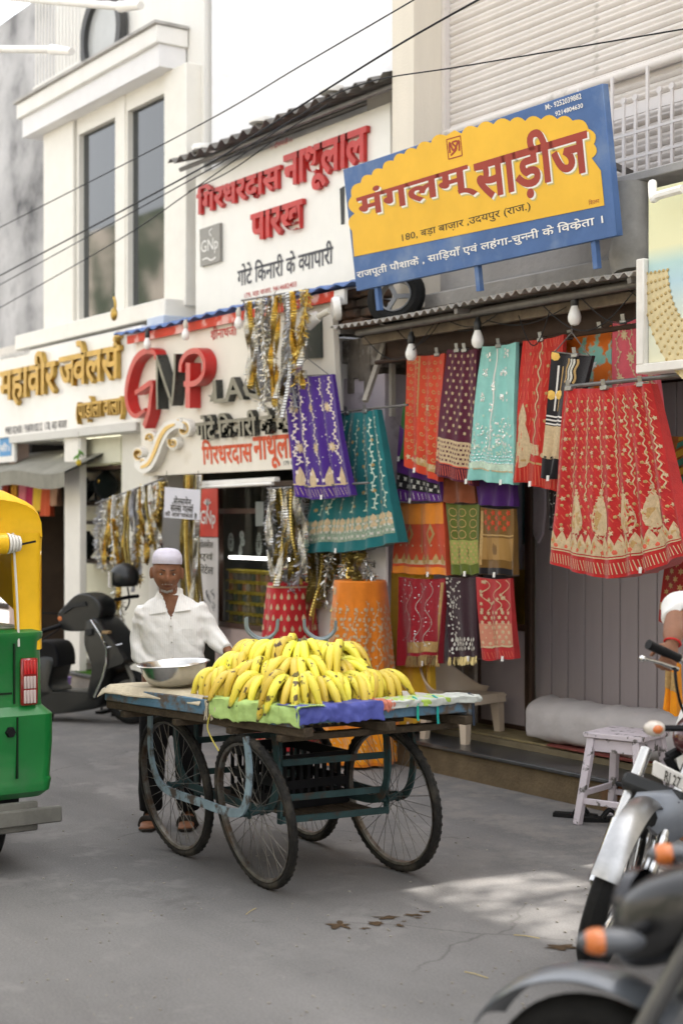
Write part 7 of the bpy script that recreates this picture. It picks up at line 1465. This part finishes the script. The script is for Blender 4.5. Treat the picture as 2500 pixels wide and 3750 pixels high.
# rug
r0 = onZ(2010, 2725, .248); m = MB(); pts = [onZ(x, y, .247) for x, y in ((2000, 2732), (2100, 2700), (2270, 2700), (2480, 2760), (2460, 2800), (2300, 2790))]; m.prism(pts, (0, 0, .008)); m.build('rug', M('worn_red_rug', (.20, .055, .045), .95, var=.35, vs=18, bump=.5, bs=70), None, label='worn dull red rug on the shop floor beside the mattress roll', cat='rug')
# slippers
def slipper(c, yaw, label, col=(.012, .012, .012)):
    T = thing('slipper', label, 'slipper', c); u, v = V((math.cos(yaw), math.sin(yaw), 0)), V((-math.sin(yaw), math.cos(yaw), 0)); m = MB(); m.prism([c+u*a+v*b_+V((0, 0, .002)) for a, b_ in ((-.12, -.03), (-.12, .03), (0, .034), (.07, .045), (.12, .03), (.13, -.005), (.10, -.04), (.0, -.034))], (0, 0, .022)); mt = M('slipper_black', col, .6); m.build('sole', mt, T)
    m = MB(); m.tube(smooth_pts([c+u*-.01+v*.035+V((0, 0, .02)), c+u*.03+v*.025+V((0, 0, .065)), c+u*.075+V((0, 0, .03))]), .009, 6); m.tube(smooth_pts([c+u*-.01-v*.035+V((0, 0, .02)), c+u*.03-v*.025+V((0, 0, .065)), c+u*.075+V((0, 0, .03))]), .009, 6); m.build('strap', mt, T)
slipper(onZ(2105, 2995, 0), math.atan2(-DV.y, -DV.x)+1.2, 'black rubber slipper on the road at the foot of the stool leg')
slipper(onZ(2210, 3010, 0), math.atan2(-DV.y, -DV.x)+1.5, 'black rubber slipper lying under the lilac stool')
for i, (px, py) in enumerate(((385, 2610), (425, 2618), (450, 2605))): slipper(onZ(px, py, 0), 2.2+.4*i, ['black sandal on the road beneath the scooter footboard', 'black sandal beside the scooter front wheel', 'black sandal close to the jewellery shop plinth'][i])
# bulbs
BULB = M('bulb_white', (.80, .78, .74), .25, var=.03, coat=.3); SOCK = M('socket_black', (.02, .02, .02), .4); SOCKW = M('socket_cream', (.6, .56, .48), .5)
def bulb(c, top, label, sock=SOCK, s=1, grp='hanging light bulbs'):
    T = thing('light_bulb', label, 'light bulb', c, grp); m = MB(); m.lathe(c, (0, 0, 1), [(0, -.042*s), (.018*s, -.038*s), (.030*s, -.02*s), (.032*s, 0), (.026*s, .022*s), (.017*s, .045*s), (.015*s, .055*s)], 16); m.build('bulb', BULB, T)
    m = MB(); m.lathe(c, (0, 0, 1), [(.017*s, .05*s), (.020*s, .055*s), (.020*s, .09*s), (.014*s, .10*s), (.012*s, .115*s), (0, .115*s)], 12); m.build('socket', sock, T); m = MB(); m.tube([c+V((0, 0, .11*s)), top], .004, 5); m.build('cord', PIPE, T)
for (x, y), lb in zip(((320, 368), (625, 308), (1070, 200)), ('white bulb on a cord in front of the orange red saree', 'white bulb on a cord in front of the maroon and aqua sarees', 'white bulb on a cord in front of the shop lintel')):
    c = onY(x/1.2544+1250, y/1.2544+1000, 5.86); bulb(c, V((c.x, 5.86, 2.905)), lb, s=1.2)
for (x, y), lb in zip(((175, 412), (450, 345), (830, 262)), ('bulb under the eave above the letter G', 'bulb under the eave above the letter P', 'bulb under the eave beside the tinsel')):
    c = onY(x/1.96+450, y/1.96+1050, 5.82); bulb(c, V((c.x, 5.84, 3.26)), lb, SOCKW if x > 200 else SOCK, 1.05, 'bulbs along the blue eave')
for (x, y), lb in zip(((935, 677), (1200, 552), (1525, 412)), ('left', 'middle', 'right')):
    c = onY(x/1.2544, y/1.2544, 6.1); m = MB(); m.lathe(c, (0, 0, -1), [(0, -.02), (.09, -.02), (.10, 0), (.095, .025), (0, .035)], 24); m.build('ceiling_lamp', BULB, None, label='round white lamp under the upper corrugated roof, %s' % {'left': 'at the end by the bay window', 'middle': 'between the other two lamps', 'right': 'at the end by the cream pillar'}[lb], cat='lamp', group='round lamps under the upper roof')
# spot lamp on the lace board
c = onY(1195, 1140, 5.8); T = thing('spot_lamp', 'white round spot lamp fixed at the end of the blue eave', 'lamp', c)
m = MB(); m.lathe(c+V((.05, .05, .02)), (-.4, -.8, -.1), [(0, .03), (.07, .03), (.085, .01), (.085, -.02), (0, -.03)], 24); m.build('base_plate', BULB, T); m = MB(); m.tube([c+V((.03, 0, 0)), c+V((-.08, -.04, -.04))], .022, 10); m.build('arm', SOCKW, T); m = MB(); m.lathe(c+V((-.10, -.05, -.05)), (-.8, -.3, -.4), [(0, -.05), (.04, -.05), (.055, .05), (.04, .055), (0, .05)], 16); m.build('lamp_head', BULB, T)
# tube light batten under the lace board
a_, b_ = onY(725, 1772, 5.93), onY(1015, 1755, 5.93); T = thing('tube_light', 'white tube light batten under the cream lace board', 'lamp', a_)
m = MB(); m.beam(a_, b_, .05, .035, b=.004); m.build('batten', SWHITE, T); m = MB(); m.tube([a_+V((.03, -.02, -.03)), b_+V((-.03, -.02, -.03))], .014, 10); m.build('tube', BULB, T)
# street lamp tubes top left
for k, (p, q, r_) in enumerate((((-30, 178), (190, 180), (262, 187)), ((170, 0), (440, 22), (515, 18)))):
    a, b_, c = onY(*p, 5.2), onY(*q, 5.2), onY(*r_, 5.2); T = thing('street_light', ['white tube street light reaching in before the stained wall', 'white tube street light reaching in before the round window'][k], 'street light', b_); m = MB(); m.tube([a+(a-b_)*2, a, b_], .032, 10); m.build('arm', WHITEP, T); m = MB(); m.tube([b_, c], [.045, .03], 10); m.build('lamp_tube', BULB, T)
# overhead cables
CB = M('cable_black', (.02, .02, .022), .6)
for i, pts in enumerate((((-60, 862), (690, 478), (1100, 240), (1545, -20)), ((-60, 1040), (690, 640), (920, 500), (1430, 180), (1800, -30)), ((-60, 1075), (690, 662), (950, 510), (1080, 430)), ((-60, 1160), (430, 880), (690, 705), (1100, 420), (1340, 302), (1700, 240), (2500, 105), (2600, 85)), ((690, 700), (850, 620), (1060, 470), (1200, 380)))):
    m = MB(); m.tube(smooth_pts([onY(*p, 5.1+.1*i) for p in pts], 8), .0042 if i != 1 else .006, 6); m.build('overhead_cable', CB, None, label=['thin cable rising past the bay window to the cream pillar', 'thick cable crossing the white wall up to the roller shutter', 'short cable running to the upper corrugated roof', 'long cable crossing both big boards and the roller shutter', 'slack cable looping before the red upper lettering'][i], cat='cable')
m = MB(); p_ = onY(1130, 1420, 5.75)
# dark glass cabinet of the lace shop
x0, x1, Yc = onY(800, 2000, 6.2).x, onY(1100, 2000, 6.2).x, 6.2
T = thing('glass_cabinet', 'dark brown framed glass cabinet with lace samples and spice coloured jars', 'cabinet', ((x0+x1)/2, Yc, .18)); zt = 1.93; zb = .80
FRB = M('brown_frame', (.06, .028, .018), .4)
for a in (x0, x1): m = MB(); m.box(a-.025, a+.025, Yc-.03, Yc+.03, zb, zt); m.build('frame', FRB, T)
for z in (zb, zt, 1.72): m = MB(); m.box(x0+.026, x1-.026, Yc-.028, Yc+.028, z-.02, z+.02); m.build('frame', FRB, T)
m = MB(); m.box(x0-.02, x1+.02, Yc+.42, Yc+.46, zb, zt); m.build('back_panel', M('cabinet_dark', (.014, .016, .012), .6), T)
m = MB(); m.box(x0-.02, x1+.02, Yc-.02, Yc+.40, .18, zb-.022); m.build('base', M('cabinet_base', (.42, .33, .31), .6, var=.1), T)
YB = M('shelf_yellow', (.42, .33, .03), .5, var=.2, vs=15)
JR = [M('jar_%d' % i, c, .25, var=.4, vs=30, coat=.6) for i, c in enumerate(((.16, .12, .03), (.24, .10, .03), (.05, .07, .04), (.12, .10, .07), (.18, .15, .09)))]; jm = []
for mt in JR:
    q = MB(); q.lathe((0, 0, 0), (0, 0, 1), [(0, 0), (.030, 0), (.032, .006), (.032, .052), (.026, .058), (0, .058)], 12); jm.append(q.mesh('jar', mt))
q = MB(); q.lathe((0, 0, .058), (0, 0, 1), [(0, .0), (.029, 0), (.030, .014), (0, .015)], 12); lm_ = q.mesh('lid', M('lid_yellow', (.50, .38, .02), .4))
for r in range(6):
    z = .82+.085*r; m = MB(); m.box(x0+.03, x1-.03, Yc+.05, Yc+.16, z-.007, z); m.build('shelf', YB, T)
    if r < 5:
        for k in range(int((x1-x0-.08)/.072)):
            T2 = bpy.data.objects.new('jar', jm[random.randrange(5)]); COL.objects.link(T2); T2.location = (x0+.07+.072*k, Yc+.09, z+.001); tag(T2, 'small lidded jar standing on the %s shelf of the glass cabinet' % ['lowest', 'second', 'third', 'fourth', 'uppermost'][r], 'jar', 'jars in the glass cabinet, shelf %d' % (r+1)); place('lid', lm_, T2)
m = MB(); m.tube([(x0+.08, Yc+.06, 1.345), (x1-.2, Yc+.06, 1.345)], .012, 10); m.build('lit_tube', M('lit_tube', (1, .97, .9), .5, emit=2.2), T)
for i, (px, py, s, nm) in enumerate(((845, 1985, .055, 'oval'), (885, 1960, .03, 'round'), (888, 1985, .03, 'round'), (948, 2000, .055, 'drop'), (880, 2020, .03, 'drop'))):
    p = onY(px, py, Yc+.06); T2 = thing('lace_motif', '%s pale lace motif pinned inside the cabinet, %s' % (nm, ['left one of the pair of large ones', 'upper small one', 'lower small one', 'right large one with a point', 'small pointed one'][i]), 'lace motif', p); m = MB()
    for k in range(18):
        a = 2*math.pi*k/18
        for rr in (.45, .8, 1): m.ball(p+V((s*rr*math.cos(a)*(.8 if nm != 'round' else 1), 0, s*rr*math.sin(a)*(1.25 if nm != 'round' else 1)+(s*.6*max(0, math.sin(a))**3 if nm == 'drop' else 0))), .006, .003, .006, 5, 4)
    m.build('beadwork', M('lace_pale', (.42, .46, .42), .5), T2)
p = onY(962, 1870, Yc-.01); m = MB(); m.box(p.x-.06, p.x+.06, Yc-.042, Yc-.031, p.z-.12, p.z+.07, .003); m.build('payment_card', M('card_grey', (.20, .22, .21), .4), None, label='grey payment card stuck to the cabinet glass', cat='card')
m = MB(); m.box(x0+.027, x1-.027, Yc-.004, Yc+.002, zb+.02, zt-.02); m.build('glass_pane', M('cabinet_glass', (.01, .012, .011), .03, alpha=.12, spec=.5), T)
# lemon and chilli charm
c = onY(288, 1660, 5.9); T = thing('lemon_chilli_charm', 'green chillies and a yellow lemon strung under the jewellery board', 'charm', c); m = MB(); m.tube([c+V((0, 0, .2)), c], .002, 4); m.build('thread', PIPE, T)
for k in range(8): a = k*.8; m = MB(); m.tube(smooth_pts([c+V((0, 0, .03-.01*k)), c+V((.03*math.cos(a), .03*math.sin(a), .02-.01*k)), c+V((.055*math.cos(a), .05*math.sin(a), -.005-.01*k))], 3), [.008]*4+[.006, .004, .002], 6); m.build('chilli', M('chilli_green', (.10, .26, .02), .4), T)
m = MB(); m.ball(c+V((0, 0, -.085)), .025, .025, .03, 12, 8); m.build('lemon', M('lemon', (.68, .50, .05), .45), T)
# green mat, purple pot by the plinth
p = onY(330, 2440, 6.05); m = MB(); m.box(p.x-.22, p.x+.3, 6.0, 6.2, .221, .232); m.build('grass_mat', M('mat_green', (.06, .16, .015), .9, var=.3, vs=60, bump=.8, bs=120), None, label='small green grass mat on the jewellery shop plinth', cat='mat')
p = onZ(225, 2560, 0); m = MB(); m.lathe(p, (0, 0, 1), [(0, 0), (.07, 0), (.09, .2), (.085, .2), (0, .19)], 16); m.build('purple_pot', M('pot_purple', (.25, .16, .45), .5), None, label='small purple bucket behind the scooter', cat='bucket')
# stains on the road
m_st = M('oil_stain', (.075, .048, .026), .8, var=.4, vs=18)
def blob(px, py, rx, rz, seed, z=.004):
    c = onZ(px, py, z); return [c+(RV*(rx*math.cos(a))+DV*(rz*math.sin(a)))*(.85+.9*noise.noise(V((math.cos(a)*1.8, math.sin(a)*1.8, seed)))+.25*math.sin(5*a+seed)) for a in [2*math.pi*i/26 for i in range(26)]]
for i, (px, py, rx, rz) in enumerate(((1245, 3388, .05, .05), (1375, 3382, .035, .03), (1420, 3360, .05, .025), (1510, 3352, .035, .02), (1560, 3340, .025, .015), (1335, 3400, .02, .015), (1460, 3390, .02, .015), (2050, 3470, .06, .03), (1530, 3362, .015, .01), (1480, 3375, .012, .01))):
    m = MB(); m.prism(blob(px, py, rx, rz, i*3.1, .0035), (0, 0, .0004)); m.build('road_stain', m_st, None, kind='stuff', label='rusty brown spatter stain on the asphalt', cat='stain')

# grit and litter on the road
m = MB()
for i in range(260):
    p = onZ(random.uniform(60, 2300), random.uniform(2960, 3740), 0); r = random.uniform(.003, .009); m.ball(p+V((0, 0, r*.3)), r, r*random.uniform(.6, 1), r*.5, 5, 3)
m.build('road_grit', M('grit', (.26, .24, .21), .9, var=.4, vs=30), None, kind='stuff', label='scattered pale grit on the asphalt', cat='grit', smooth=0)
for i, (px, py, a) in enumerate(((1880, 3425, .5), (560, 2790, 1.4), (900, 3350, 2.2), (1700, 3560, .2))):
    p = onZ(px, py, .004); m = MB(); d = V((math.cos(a), math.sin(a), 0)); m.tube([p, p+d*.05+V((0, 0, .003)), p+d*.11], .0018, 4); m.build('straw', M('straw', (.45, .36, .16), .8), None, label=['dry straw lying in the sunlit patch of road', 'dry straw on the road near the scooter', 'dry straw on the road before the cart', 'dry straw on the road near the brown stains'][i], cat='straw')

# loose wires and hooks below the awning
for i in range(9):
    x0 = -8.35+.3*i; x1 = x0+random.uniform(.25, .8); dz = random.uniform(.05, .2); y_ = random.uniform(5.82, 6.0); m = MB()
    m.tube([V((x0+(x1-x0)*t, y_, 2.88+.02*math.sin(i)-dz*math.sin(math.pi*t))) for t in [k/10 for k in range(11)]], .0035, 5); m.build('slack_wire', CB, None, label='slack black wire drooping under the corrugated awning', cat='wire', group='slack wires under the awning')
